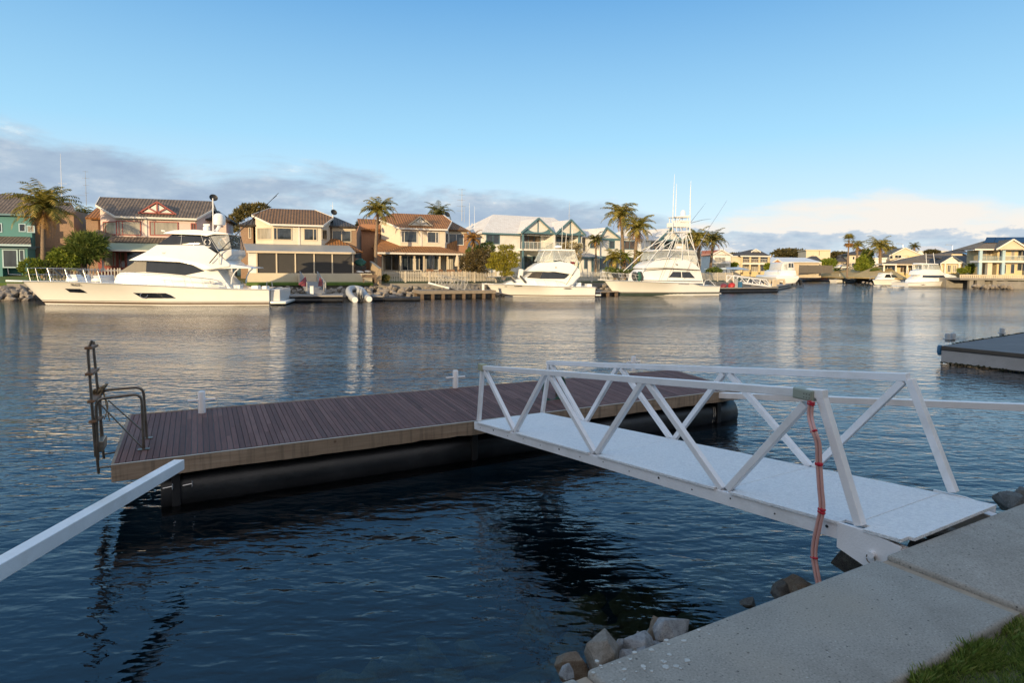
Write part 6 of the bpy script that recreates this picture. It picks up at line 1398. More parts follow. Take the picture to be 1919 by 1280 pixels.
# bow platform, anchor, foredeck gear
a = b.P(58, 982, 2.7); c = b.P(330, 992, 2.7); MB().plan([(a.x, 2.45), (c.x, 2.2), (c.x, 3.2), (a.x, 2.95)], a.z-.10, [a.z+.05, c.z+.06, c.z+.06, a.z+.05]).build('bow_platform', MATS['gelcoat'], b.o, smooth=True, bevel=.03)
b.rail([(55, 892), (75, 888), (280, 890), (430, 898), (620, 905), (860, 915)], [(120, 985), (200, 985), (320, 985), (480, 985), (640, 985), (760, 985)])
b.rod([(60, 892), (66, 935), (90, 936), (160, 940)], .025, 'stainless', 'pulpit_rail', 2.5); b.rod([(60, 892), (66, 935), (90, 936), (160, 940)], .025, 'stainless', 'pulpit_rail', 2.9)
for x in (432, 608):
    p = b.P(x, 930, 1.2); q_ = b.P(x-28, 900, 1.2); r_ = b.P(x+38, 958, 1.2); MB().bar(q_, r_, .28, .16).build('fender', MATS['canvas_dark'], b.o, bevel=.06)
b.yfun((.75, b.P(900, 1000, .7).z, b.P(1740, 1000, .7).x), .16, .075)
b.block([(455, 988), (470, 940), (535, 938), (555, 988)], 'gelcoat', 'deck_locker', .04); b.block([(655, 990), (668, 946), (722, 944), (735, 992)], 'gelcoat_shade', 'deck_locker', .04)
b.block([(835, 1010), (850, 945), (905, 905), (1000, 832), (1350, 850), (1540, 905), (1625, 893), (1745, 1042), (1745, 1052), (900, 1014)], 'gelcoat', 'deckhouse', .08, 3)
b.pane([(872, 922), (1000, 838), (1082, 838), (1084, 918)], 'boat_cover', 'windscreen_cover'); b.pane([(1085, 838), (1345, 850), (1440, 872), (1538, 911), (1385, 943), (1240, 930), (1085, 920)], 'boat_glass', 'side_window')
b.wrapw((872, 922), (1000, 838), 'boat_cover')
b.yfun((.45, b.P(1100, 830, .5).z, b.P(1700, 850, .5).x), .20, .085)
b.block([(945, 832), (1080, 766), (1160, 712), (1530, 716), (1645, 790), (1735, 858), (1735, 880), (1620, 897), (1535, 907), (1450, 868), (1350, 846), (1085, 834)], 'gelcoat', 'bridge_deck', .08, 3)
b.pane([(1540, 985), (1615, 983), (1632, 1002), (1555, 1004)], 'gelcoat_grey', 'engine_vent'); b.pane([(1572, 1018), (1650, 1018), (1668, 1035), (1590, 1036)], 'gelcoat_grey', 'engine_vent')
b.pane([(1205, 770), (1235, 770), (1228, 780), (1210, 780)], 'gelcoat_grey', 'bridge_light')
b.block([(1158, 714), (1278, 630), (1502, 640), (1560, 650), (1640, 768), (1530, 720)], 'boat_glass', 'bridge_windows', .03, 2, inset=.06)
b.block([(1203, 628), (1225, 616), (1290, 602), (1450, 598), (1600, 612), (1715, 629), (1712, 637), (1600, 636), (1545, 650), (1500, 641), (1278, 632)], 'gelcoat', 'hardtop', .05, 3, inset=-.12)
for q0, q1 in (((1350, 634), (1348, 716)), ((1500, 641), (1532, 718)), ((1563, 652), (1645, 772))): 
    p0, p1 = b.P(*q0, b.y0+.3), b.P(*q1, b.y0+.3); MB().tube([(p0.x, b.Y(p0)+.03, p0.z), (p1.x, b.Y(p1)+.03, p1.z)], .025, 6).build('window_mullion', MATS['gelcoat_grey'], b.o)
p = b.P(1557, 694, b.y0+.4); yy = b.Y(p)-.01
mb = MB()
for a0, a1 in ((110, 250), (-70, 70)):
    pts = [(p.x+(.04 if a0 < 0 else -.04)+.17*math.cos(R(a)), yy, p.z+.20*math.sin(R(a))) for a in range(a0, a1+1, 20)]; mb.tube(pts, .035, 6)
mb.box(p.x-.28, p.x+.28, yy-.02, yy+.01, p.z-.40, p.z-.33); mb.build('emblem', MATS['gelcoat'], b.o)
b.pane([(1572, 650), (1712, 638), (1738, 745), (1640, 748)], 'clear_vinyl', 'vinyl_curtain')
b.rod([(1712, 638), (1738, 745), (1640, 748)], .03, 'dark_trim', 'curtain_frame', .9, mirror=True)
b.block([(1640, 768), (1740, 745), (1745, 790), (1700, 830)], 'gelcoat_shade', 'bridge_seat', .05)
b.block([(1620, 897), (1735, 860), (1885, 884), (1890, 893), (1745, 892)], 'gelcoat', 'cockpit_awning', .02, 1, inset=.1)
b.rod([(1735, 1010), (1742, 960), (1762, 920), (1790, 895)], .05, 'gelcoat', 'awning_support', .5, mirror=True)
b.rail([(905, 915), (1090, 925), (1400, 948), (1600, 972), (1690, 1005), (1705, 1040)], [(980, 1000), (1140, 1000), (1310, 1000), (1460, 1020), (1600, 1020)], r=.02)
p = b.P(1645, 520, 2.4); b.dome((1645, 522), .48, .95, 2.3, name='satellite_dome'); b.rod([(1640, 545), (1645, 580), (1620, 612)], .14, 'gelcoat', 'dome_mast', 2.3); b.dome((1550, 592), .26, .4, 2.5, name='radar_scanner'); b.rod([(1528, 566), (1575, 566)], .1, 'gelcoat', 'radar_bar', 2.5)
b.rod([(1212, 608), (1240, 612)], .07, 'gelcoat', 'search_light', 2.5); b.rod([(1597, 365), (1600, 612)], .045, 'gelcoat', 'antenna_mast', 2.0)
b.rod([(1572, 852), (1640, 772), (2090, 325)], [.04, .04, .02], 'dark_trim', 'outrigger', .3); b.rod([(1632, 775), (2040, 375), (2078, 345)], [.035, .025, .015], 'dark_trim', 'outrigger', 5.0); b.rod([(1640, 778), (1643, 862)], .05, 'gelcoat', 'outrigger_bracket', .3)
pa, pb_ = b.P(2016, 1048, 0), b.P(2140, 1150, 0); mb = MB(); mb.box(pa.x+.03, pb_.x, .25, 5.1, .12, .34); mb.build('swim_platform', MATS['gelcoat'], b.o, bevel=.05, smooth=True)
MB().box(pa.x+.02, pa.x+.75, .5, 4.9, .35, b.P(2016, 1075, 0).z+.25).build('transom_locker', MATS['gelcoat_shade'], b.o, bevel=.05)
for x0, v0, x1, v1 in ((1752, 1040, 1800, 1015), (1885, 1042, 1935, 1022), (1965, 1046, 2002, 1024)):
    a, c = b.P(x0, v0, 1.0), b.P(x1, v1, 1.0); MB().box(a.x, c.x, 1.0, 2.0, a.z-.1, c.z).build('cockpit_module', MATS['gelcoat'], b.o, bevel=.04)
MB().tube([b.P(2000, 1044, .4), b.P(2004, 990, .4), b.P(2040, 990, .4), b.P(2046, 1060, .4)], .025, 6).build('boarding_rail', MATS['stainless'], b.o, smooth=True)
# ---- mid-size flybridge cruiser
b = Boat(zC, (527, 948), (1264, 947), 4.2, 'white flybridge cruiser with registration on the bow before the golden cypress')
b.hull([(450, 848), (560, 851), (720, 857), (950, 866), (1267, 872)], (527, 948), (1264, 947), stripe=[(.10, .20, 'stripe_bronze')], full=.42)
b.hull_patch([(1020, 882), (1040, 878), (1075, 879), (1092, 884), (1070, 888), (1040, 887)], 'boat_glass', 'hull_window'); b.hull_patch([(598, 868), (616, 868), (616, 872), (598, 872)], 'dark_trim', 'hull_vent')
p = b.P(687, 864, .4); p2 = b.P(720, 864, .4); yy = b.side_y(p.x, p.z); ang = math.atan2(b.side_y(p2.x, p2.z)-yy, p2.x-p.x); text('TLB 8044N', b.o, (p.x, yy-.07, p.z), .24, 'boot_stripe', (R(90), 0, ang), sx=.8)
a, c = b.P(415, 845, 2.1), b.P(500, 850, 2.1); MB().plan([(a.x, 1.9), (c.x, 1.7), (c.x, 2.5), (a.x, 2.3)], a.z-.08, [a.z+.05, c.z+.06, c.z+.06, a.z+.05]).build('bow_platform', MATS['gelcoat'], b.o, bevel=.02)
b.rail([(470, 800), (520, 797), (640, 800), (700, 806)], [(470, 845), (530, 850), (600, 850), (660, 855)]); b.rail([(780, 815), (860, 816), (960, 822), (1030, 838), (1045, 856)], [(820, 855), (900, 855), (985, 860)], lower=False)
for x0, v0, x1, v1 in ((515, 798, 545, 830), (622, 796, 662, 836), (700, 786, 744, 840)): MB().bar(b.P(x0, v0, .9), b.P(x1, v1, .9), .24, .2).build('fender', MATS['canvas_dark'], b.o, bevel=.06)
p = b.P(708, 765, 1.5); MB().bar((p.x-.1, 1.6, p.z-.62), (p.x+.05, 1.6, p.z+.42), .52, .5, up=(0, 1, 0)).build('covered_seat', MATS['canvas_white'], b.o, smooth=True, bevel=.12, seg=3)
b.yfun((.62, b.P(900, 860, .6).z, b.P(1100, 850, .6).x), .14, .07)
b.block([(565, 858), (640, 826), (742, 806), (800, 760), (1070, 775), (1150, 790), (1095, 860), (1095, 872), (700, 862)], 'gelcoat', 'deckhouse', .07, 3)
b.pane([(752, 802), (800, 762), (868, 760), (850, 808)], 'boat_cover', 'windscreen_cover'); b.pane([(850, 809), (870, 760), (960, 762), (1068, 776), (1050, 796), (1030, 810)], 'boat_glass', 'side_window'); b.wrapw((752, 802), (800, 762), 'boat_cover')
b.yfun((.38, b.P(900, 750, .4).z, b.P(1140, 760, .4).x), .2, .07)
b.block([(765, 755), (800, 722), (850, 690), (1000, 681), (1075, 690), (1120, 716), (1146, 746), (1146, 790), (1120, 810), (1085, 850), (1055, 862), (1055, 846), (1095, 790), (1072, 775), (960, 758), (870, 755)], 'gelcoat', 'bridge_deck', .06, 3)
b.pane([(962, 722), (974, 722), (974, 728), (962, 728)], 'dark_trim', 'bridge_vent')
b.pane([(846, 678), (884, 602), (1108, 600), (1138, 684), (1070, 682), (1000, 664), (930, 668)], 'clear_vinyl', 'vinyl_curtain'); b.wrapw((848, 678), (886, 602), 'clear_vinyl', 'front_curtain')
b.block([(868, 598), (880, 588), (1000, 586), (1115, 590), (1115, 600)], 'gelcoat', 'hardtop', .03, 2, inset=-.1)
for q0, q1 in (((884, 600), (850, 680)), ((985, 598), (1012, 668)), ((1108, 600), (1138, 690)), ((1108, 602), (1060, 680)), ((940, 600), (905, 672))): b.rod([q0, q1], .035, 'gelcoat', 'hardtop_frame', b.y0+.55, mirror=True)
b.rod([(870, 684), (930, 668), (1000, 664), (1070, 684)], .05, 'gelcoat', 'bridge_coaming', b.y0+.5, mirror=True)
b.dome((986, 568), .42, .3, 2.1); b.rod([(1012, 590), (1018, 415)], .022, 'gelcoat', 'whip_antenna', 1.2); b.rod([(1040, 590), (1048, 470)], .022, 'gelcoat', 'whip_antenna', 3); b.rod([(1088, 590), (1092, 440)], .025, 'gelcoat', 'whip_antenna', 1.5)
b.rod([(1048, 852), (1130, 720), (1205, 600), (1235, 560)], [.035, .03, .02, .015], 'dark_trim', 'outrigger', .2); p = b.P(1095, 690, 2); MB().blob((p.x, 2.0, p.z), (.3, .3, .16), 5, 2).build('life_ring', MATS['red_plastic'], b.o, smooth=True)
pa = b.P(1267, 925, 0); MB().box(pa.x-.02, pa.x+.75, .3, 3.9, .12, .28).build('swim_platform', MATS['gelcoat'], b.o, bevel=.04); MB().tube([b.P(1272, 912, .5), b.P(1300, 908, .5), b.P(1306, 925, .5)], .03, 6).build('boarding_rail', MATS['stainless'], b.o, smooth=True)
for x0, v0, x1, v1 in ((1120, 872, 1160, 838), (1205, 874, 1240, 848)):
    a, c = b.P(x0, v0, 1.2), b.P(x1, v1, 1.2); MB().box(a.x, c.x, 1.2, 2.2, a.z-.1, c.z).build('cockpit_module', MATS['gelcoat'], b.o, bevel=.04)
# ---- game fishing boat with tuna tower
b = Boat(zD, (250, 1078), (1140, 1068), 4.9, 'white game fishing boat with a tall lattice tuna tower and long antennas')
b.hull([(152, 940), (260, 942), (450, 946), (700, 956), (900, 962), (985, 985), (1146, 987)], (250, 1078), (1140, 1068), stripe=[(-.02, .30, 'bottom_paint'), (.32, .42, 'boot_stripe')], full=.42)
b.pane if False else None
b.hull_patch([(780, 962), (872, 966), (872, 976), (780, 973)], 'gelcoat_grey', 'side_recess')
a, c = b.P(100, 932, 2.4), b.P(210, 938, 2.4); MB().plan([(a.x, 2.3), (c.x, 2.1), (c.x, 2.8), (a.x, 2.6)], a.z-.06, [a.z+.05, c.z+.06, c.z+.06, a.z+.05]).build('bow_platform', MATS['gelcoat'], b.o, bevel=.02)
b.rail([(205, 872), (240, 868), (330, 880), (420, 885), (470, 895)], [(205, 935), (240, 940), (320, 940), (400, 945), (460, 945)], m_='rail_white')
for x0, v0, x1, v1 in ((225, 880, 245, 915), (255, 880, 262, 915)): MB().bar(b.P(x0, v0, 1.5), b.P(x1, v1, 1.5), .3, .3).build('fender', MATS['canvas_dark'], b.o, bevel=.08)
for x, c_ in ((415, 'canvas_dark'), (450, 'tarp_green'), (468, 'canvas_dark')): p = b.P(x, 905, 1.2); MB().blob((p.x, 1.3, p.z), (.28, .4, .62), x, 2, .35).build('covered_gear', MATS[c_], b.o, smooth=True)
b.yfun((.68, b.P(700, 950, .7).z, b.P(985, 940, .7).x), .13, .05)
b.block([(462, 946), (470, 885), (512, 842), (690, 836), (820, 838), (962, 852), (985, 940), (985, 966), (700, 958)], 'gelcoat', 'deckhouse', .08, 3)
b.pane([(700, 912), (742, 864), (878, 866), (918, 918)], 'boat_glass', 'side_window'); b.pane([(806, 864), (812, 864), (812, 914), (806, 914)], 'gelcoat', 'window_mullion', off=.035); b.pane([(475, 936), (985, 944), (985, 950), (475, 942)], 'boot_stripe', 'deck_stripe', off=.03); b.pane([(500, 852), (690, 838), (960, 850), (960, 855), (690, 844), (505, 858)], 'boot_stripe', 'roof_stripe', off=.03)
b.yfun((.55, b.P(700, 830, .5).z, b.P(960, 840, .5).x), .2, .06)
b.block([(512, 836), (545, 800), (598, 768), (790, 750), (880, 768), (935, 812), (965, 850), (690, 832)], 'gelcoat', 'bridge_deck', .08, 3)
p = b.P(774, 804, b.y0+.2); text('VIL', b.o, (p.x, b.Y(p)-.03, p.z), .26, 'boot_stripe', (R(90)-.18, 0, .02))
b.pane([(578, 758), (602, 690), (936, 690), (950, 760), (930, 790), (880, 765), (790, 752)], 'clear_vinyl', 'vinyl_curtain'); b.wrapw((580, 758), (604, 690), 'clear_vinyl', 'front_curtain')
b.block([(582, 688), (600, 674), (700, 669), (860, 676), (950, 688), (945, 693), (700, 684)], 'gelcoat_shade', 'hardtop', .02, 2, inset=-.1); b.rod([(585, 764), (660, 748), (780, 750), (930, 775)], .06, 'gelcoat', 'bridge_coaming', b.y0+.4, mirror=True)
b.block([(735, 770), (745, 745), (805, 748), (815, 772)], 'gelcoat', 'helm_seat', .03); b.dome((793, 655), .42, .35, 2.4)
yl = .55; W_L = [((465, 862), (736, 528)), ((690, 735), (768, 545)), ((1002, 978), (884, 520)), ((812, 760), (828, 560)), ((880, 770), (852, 545)), ((610, 680), (830, 545)), ((930, 685), (862, 545)), ((700, 748), (760, 690)), ((760, 690), (840, 770))]
for k, (q0, q1) in enumerate(W_L): 
    for sg in (0, 1):
        p0 = b.P(*q0, yl); p1 = b.P(*q1, yl+1.1)
        if sg: p0 = Vector((p0.x, b.B-p0.y, p0.z)); p1 = Vector((p1.x, b.B-p1.y, p1.z))
        MB().tube([p0, p1], .042, 6).build('tower_leg', MATS['rail_white'], b.o, smooth=True)
y1 = 1.65; P_ = lambda x, v, y=y1: b.P(x, v, y)
mb = MB(); q = [P_(738, 524), P_(900, 524)]; mb.tube(arc([q[0], q[1], (q[1].x, b.B-y1, q[1].z), (q[0].x, b.B-y1, q[0].z), q[0]], .15), .045, 6); q2 = P_(800, 526); mb.box(q2.x-.5, q2.x+.9, y1, b.B-y1, q2.z-.04, q2.z+.02); mb.build('tower_platform', MATS['rail_white'], b.o)
a, c = P_(752, 480), P_(880, 445); MB().box(a.x, c.x, y1, b.B-y1, a.z, c.z).build('tower_console', MATS['gelcoat'], b.o, bevel=.06); a, c = P_(800, 440), P_(880, 425); MB().box(a.x, c.x, y1, b.B-y1, a.z, c.z).build('belly_rail', MATS['gelcoat'], b.o, bevel=.03)
a, c = P_(762, 396), P_(888, 380); MB().plan([(a.x, y1), (c.x, y1-.1), (c.x, b.B-y1+.1), (a.x, b.B-y1)], a.z+.02, [a.z+.08, c.z, c.z, a.z+.08]).build('sun_shade', MATS['gelcoat'], b.o, bevel=.02); b.dome((825, 362), .30, .75, b.B/2, name='satellite_dome')
for q0, q1 in (((768, 520), (775, 390)), ((858, 545), (858, 425)), ((884, 520), (884, 385)), ((800, 480), (830, 540)), ((790, 425), (800, 395)), ((862, 430), (864, 385))): b.rod([q0, q1], .04, 'rail_white', 'tower_post', y1+.05, mirror=True)
mb = MB()
for sx_ in (0, .45): mb.tube([b.P(852, 745, 2.2+sx_), b.P(845, 535, 2.2+sx_)], .03, 5)
for k in range(11): mb.tube([b.P(852-.6*k, 740-20*k, 2.2), b.P(852-.6*k, 740-20*k, 2.65)], .022, 5)
mb.build('tower_ladder', MATS['rail_white'], b.o)
for pth, y, r_ in (([(735, 522), (742, 235), (753, 28)], 1.3, [.05, .04, .015]), ([(758, 455), (766, 235), (770, 108)], 3.2, [.05, .04, .015]), ([(884, 530), (887, 215), (893, 85)], 1.4, [.07, .05, .015])): b.rod(pth, r_, 'gelcoat', 'whip_antenna', y)
b.rod([(940, 682), (1000, 575), (1055, 478), (1203, 250)], [.035, .03, .025, .012], 'stainless', 'outrigger', .8); b.rod([(975, 580), (1012, 592)], .03, 'gelcoat', 'outrigger_spreader', .8); b.rod([(890, 440), (1018, 276)], [.022, .01], 'dark_trim', 'rod_tip', 1.4); b.rod([(892, 446), (990, 420), (1068, 410)], [.03, .025, .01], 'dark_trim', 'outrigger', 3.2)
for x0 in (620, 690, 830): b.rod([(x0, 935), (x0+75, 745)], .018, 'dark_trim', 'rigging_line', .3)
pa = b.P(1146, 1046, 0); MB().box(pa.x-.02, pa.x+.4, .3, 4.6, .15, .28).build('swim_platform', MATS['gelcoat_shade'], b.o, bevel=.03)
b.rod([(1000, 985), (1015, 940), (1050, 930), (1100, 985)], .03, 'rail_white', 'cockpit_rail', .4, mirror=True)
# ---- white cruiser seen from its bow on the lift (left of the channel end)
def small_boat(Z, wl0, wl1, B, label, sheer, cabins, th, D, name='motor_boat', stripe=None):
    b = Boat(Z, wl0, wl1, B, label, name, th=th, D=D); b.hull(sheer, wl0, wl1, stripe=stripe or [(.04, .14, 'boot_stripe')], draft=.4)
    b.yfun((B*.16, .8, b.P(*sheer[-1]).x), .12, .04)
    for px, m_, nm in cabins:
        if nm.startswith('window') or nm.startswith('vinyl'): b.pane(px, m_, nm)
        else: b.block(px, m_, nm, .05)
    return b
b = Boat(zD, (1640, 960), (1815, 955), 4.2, 'tall white flybridge boat raised on a boat lift at the end of the long dock', 'lifted_boat', th=R(62), D=112)
s_ = b.f; o = b.o
def fb(x, v, y=0): return Fr((b.f.P.x, b.f.P.y), R(8), 0).at(zD(x, v), y)
o.rotation_euler = (0, 0, R(8)); b.f = Fr((b.f.P.x, b.f.P.y), R(8), 0)
def blk(px, y0, y1, m_, nm, bev=.08, k=.85):
    c = [b.f.at(zD(*q), y0) for q in px]; n = len(c); cxm = sum(p.x for p in c)/n
    MB().add([(p.x, y0, p.z) for p in c]+[(cxm+(p.x-cxm)*k, y1, p.z) for p in c], [tuple(range(n)), tuple(range(n, 2*n))[::-1]]+[(j, (j+1) % n, n+(j+1) % n, n+j) for j in range(n)]).build(nm, MATS[m_], o, smooth=True, bevel=bev, fixn=True)
blk([(1640, 950), (1700, 968), (1790, 965), (1822, 925), (1820, 900), (1640, 895), (1620, 910)], 0, 9, 'gelcoat', 'hull', .2, .55); blk([(1655, 900), (1662, 860), (1690, 850), (1790, 852), (1802, 900)], 1.0, 7, 'gelcoat', 'deckhouse', .15); blk([(1662, 855), (1680, 790), (1695, 782), (1775, 785), (1786, 852)], 2.0, 6.5, 'gelcoat_shade', 'bridge', .12)
blk([(1728, 828), (1730, 792), (1748, 792), (1748, 828)], 1.95, 2.05, 'pane_dark', 'bridge_window', .0, 1); blk([(1754, 828), (1754, 792), (1768, 792), (1770, 828)], 1.95, 2.05, 'pane_dark', 'bridge_window', .0, 1); blk([(1690, 850), (1692, 800), (1720, 797), (1722, 850)], 1.9, 2.0, 'clear_vinyl', 'vinyl_curtain', 0, 1)
for x in (1672, 1716, 1760, 1800): a = fb(x, 985, 1.5); c = fb(x, 945, 1.5); MB().tube([a, c], .16, 8).build('lift_leg', MATS['dark_trim'], o)
blk([(1660, 985), (1665, 975), (1860, 980), (1862, 988)], .5, 6, 'dark_trim', 'lift_frame', .0, 1); a = fb(1835, 975, 2); c = fb(1825, 925, 2); MB().bar(a, c, .5, .4).build('lift_post', MATS['dark_trim'], o)
MB().tube([fb(1640, 880, 1), fb(1638, 850, 1), fb(1665, 846, 1)], .05, 6).build('bow_rail', MATS['stainless'], o)
# ---- boats along the right bank
b = Boat(zE, (982, 598), (1392, 602), 3.9, 'white flybridge cruiser in front of the yellow bungalow, bow to the right', th=R(15), D=117)
def flip_hull(b, sheer, wl_bow, wl_st, **k): return b.hull(sheer, wl_bow, wl_st, **k)
flip_hull(b, [(1440, 541), (1380, 546), (1250, 554), (1100, 562), (972, 568)], (1392, 602), (978, 600), stripe=[(.06, .18, 'boot_stripe')])
b.yfun((.6, 1.2, b.P(1030, 540).x), .13, .05); b.block([(1030, 562), (1035, 545), (1085, 500), (1280, 502), (1292, 528), (1400, 546), (1380, 556)], 'gelcoat', 'deckhouse', .08); b.pane([(1086, 524), (1092, 506), (1272, 507), (1286, 524), (1200, 528)], 'boat_glass', 'side_window')
b.block([(1050, 505), (1062, 470), (1110, 455), (1250, 460), (1272, 480), (1292, 503)], 'gelcoat', 'bridge_deck', .08); b.pane([(1086, 456), (1090, 418), (1238, 420), (1252, 460)], 'clear_vinyl', 'vinyl_curtain'); b.block([(1078, 416), (1085, 406), (1235, 411), (1240, 419)], 'gelcoat', 'hardtop', .04, inset=-.1)
for q0, q1 in (((1088, 415), (1086, 460)), ((1140, 415), (1132, 458)), ((1238, 415), (1252, 465))): b.rod([q0, q1], .06, 'gelcoat', 'hardtop_frame', .9, mirror=True)
b.rod([(1122, 410), (1118, 325)], .05, 'gelcoat', 'whip_antenna', 1.5); b.rod([(1190, 410), (1178, 322)], .05, 'gelcoat', 'whip_antenna', 2.5); b.block([(1275, 530), (1282, 505), (1310, 492), (1385, 512), (1395, 530)], 'canvas_white', 'foredeck_cover', .15)
b.rail([(1435, 500), (1395, 502), (1320, 508)], [(1430, 540), (1390, 545), (1340, 548)]); b.hull_patch([(1065, 582), (1095, 580), (1118, 583), (1090, 587)], 'boat_glass', 'hull_window')
b = Boat(zE, (690, 580), (925, 578), 2.9, 'small white cabin boat with raked windscreen left of the flybridge cruiser', th=R(15), D=127)
flip_hull(b, [(682, 545), (740, 543), (820, 540), (948, 540)], (700, 582), (925, 580), stripe=[(.04, .14, 'boot_stripe')]); b.yfun((.45, .9, b.P(900, 540).x), .12, .04)
b.block([(745, 545), (770, 495), (820, 490), (888, 528), (890, 545)], 'gelcoat', 'cabin', .08); b.pane([(775, 525), (790, 500), (820, 498), (830, 525)], 'boat_glass', 'side_window'); b.pane([(836, 525), (828, 502), (862, 505), (884, 525)], 'pane_dark', 'side_window'); b.block([(762, 495), (775, 488), (850, 490), (840, 497)], 'gelcoat', 'hardtop', .04); b.rod([(700, 545), (705, 520), (760, 515)], .04, 'stainless', 'bow_rail', .8, mirror=True); b.rod([(830, 490), (832, 478)], .05, 'gelcoat', 'antenna', 1.4)
b = Boat(zE, (395, 563), (540, 566), 2.3, 'small open white runabout under the fan palm', th=R(15), D=150)
flip_hull(b, [(545, 540), (500, 540), (450, 541), (382, 542)], (530, 566), (390, 564), stripe=[(.04, .14, 'boot_stripe')]); b.yfun((.4, .8, b.P(400, 540).x), .1, .04); b.block([(420, 545), (430, 532), (462, 530), (480, 545)], 'gelcoat', 'console', .06); b.rod([(412, 540), (413, 495)], .05, 'gelcoat', 'light_pole', 1.1)
b = Boat(zE, (855, 605), (935, 607), 1.3, 'low white dinghy adrift near the cabin boat', 'dinghy', 'dinghy', th=R(15), D=112)
flip_hull(b, [(945, 598), (900, 598), (846, 597)], (935, 607), (852, 605), stripe=None, draft=.2)
b = Boat(zE, (720, 594), (755, 595), .9, 'tiny white float lying left of the dinghy', 'dinghy', 'dinghy', th=R(15), D=118); flip_hull(b, [(756, 590), (735, 590), (716, 590)], (752, 595), (720, 594), stripe=None, draft=.15)
# ---- inflatable with outboards on its float
f = Fr(tuple(onz(*zB(1060, 984), 0).xy), R(14), 0.0)
o = f.thing('inflatable_boat', 'pale grey inflatable boat with twin outboards pulled onto a small dock', 'boat')
def Q(x, v, y=0.0): return f.at(zB(x, v), y)
def rib(ofs): return [Q(1046+ofs, 972, 0), Q(1030+ofs*.8, 940, .5), Q(1020+ofs*.5, 905, 1.4), Q(1035+ofs*.1, 886, 2.5)]
mb = MB().tube(spline([Q(1062, 968, -.2), Q(1035, 945, .4), Q(1018, 915, 1.3), Q(1022, 890, 2.4), Q(1050, 882, 3.2), Q(1085, 885, 3.2)]), .30, 12); mb.build('side_tube', MATS['rubber_grey'], o, smooth=True)
mb = MB().tube(spline([Q(1168, 962, -.2), Q(1150, 945, .4), Q(1130, 920, 1.3), Q(1112, 895, 2.4), Q(1085, 885, 3.2)]), .30, 12); mb.build('side_tube', MATS['rubber_grey'], o, smooth=True)
for x, v in ((1064, 968), (1170, 962)): p = Q(x, v, -.2); MB().lathe([(0, -.06), (.2, -.04), (.27, .0), (.24, .05), (0, .06)], (0, 0, 0), 14).build('tube_end', MATS['gelcoat'], o, smooth=True); c_ = o.children[-1]; c_.location = p+Vector((0, -.28, 0)); c_.rotation_euler = (R(90), 0, 0)
a, c = Q(1060, 950, .6), Q(1150, 925, .6); MB().box(a.x, c.x, .5, 2.6, a.z-.1, a.z+.05).build('floor', MATS['gelcoat_grey'], o); a, c = Q(1078, 935, 1.2), Q(1112, 900, 1.2); MB().box(a.x, c.x, 1.1, 1.8, a.z, c.z).build('console', MATS['gelcoat'], o, bevel=.05)
for x in (1090, 1108):
    a, c = Q(x, 945, 0), Q(x+4, 888 if x < 1100 else 896, .1); MB().blob(((a.x+c.x)/2, -.05, c.z-.15), (.22, .34, .36), x, 2, .15).build('outboard', MATS['outboard_grey'], o, smooth=True); MB().bar((a.x, -.1, c.z-.4), (a.x+.05, -.15, .0), .16, .2).build('outboard_leg', MATS['dark_trim'], o, bevel=.03)
# ------------------------------------------------------------------ docks and gangways across the canal
def dock(Z, q0, q1, depth, zt, label, th=None, deckm='concrete_far', floatm='pontoon_black', zb=-.05, posts=0, group=None, deck_t=.14, D=None):
    a = onz(*Z(*q0), 0) if D is None else onD(*Z(*q0), D); b = onz(*Z(*q1), 0); th = math.atan2(b.y-a.y, b.x-a.x) if th is None else th
    f = Fr((a.x, a.y), th, 0.0); L_ = f.x(Z(*q1)); o = f.thing('floating_dock', label, 'dock', group)
    MB().box(0, L_, 0, depth, zt-deck_t, zt).build('deck', MATS[deckm], o, bevel=.02)
    if posts:
        for k in range(posts+1): x = .2+(L_-.4)*k/posts; MB().box(x-.14, x+.14, .06, .34, -1, zt-deck_t-.002).build('post', MATS['timber_wall'], o); MB().box(x-.14, x+.14, depth-.4, depth-.1, -1, zt-deck_t-.002).build('post', MATS['timber_wall'], o)
        MB().box(.3, L_-.3, .5, depth-.3, .02, zt-deck_t-.01).build('float', MATS[floatm], o)
    else: MB().tube([(0.02, .22, .16), (L_-.02, .22, .16)], .24, 12).build('float', MATS[floatm], o, smooth=True); MB().box(.05, L_-.05, .3, depth-.05, zb, zt-deck_t-.004).build('under_frame', MATS[floatm], o)
    return f, o, L_
mat('alloy_grey', (.36, .36, .36), .5, .1, 5, metal=.3)
mat('dock_deck', (.30, .28, .26), .85, .15, 2); mat('dock_timber', (.26, .215, .17), .85, .25, 3)
f1_, o, L1 = dock(zB, (520, 988), (972, 986), 2.4, .62, 'dark tube pontoon with grey deck behind the stern of the largest yacht', deckm='dock_deck')
f2_, o, L2 = dock(zB, (1200, 979), (1275, 978), 2.2, .50, 'small pale float beside the inflatable boat', deckm='dock_deck')
f3_, o, L3 = dock(zB, (1275, 978), (1552, 977), 2.6, .16, 'low dark drive-on dock floating beside the rocks', deckm='pontoon_black', deck_t=.1)
f4_, o, L4 = dock(zB, (1555, 962), (2120, 955), 3.2, .82, 'weathered timber dock on posts in front of the long picket fence', deckm='dock_timber', posts=7, deck_t=.34)
f5_, o, L5 = dock(zC, (1225, 944), (1440, 938), 3.0, .55, 'timber dock between the flybridge cruiser and the tower boat', deckm='dock_timber', posts=3)
f6_, o, L6 = dock(zD, (1140, 1047), (1640, 1024), 3.6, .72, 'long dark pontoon with a grey deck running right from the tower boat', deckm='dock_deck', th=R(24))
f7_, o, L7 = dock(zD, (1640, 1022), (1755, 1000), 4.0, .66, 'end float of the long pontoon under the lifted boat', deckm='dock_deck')
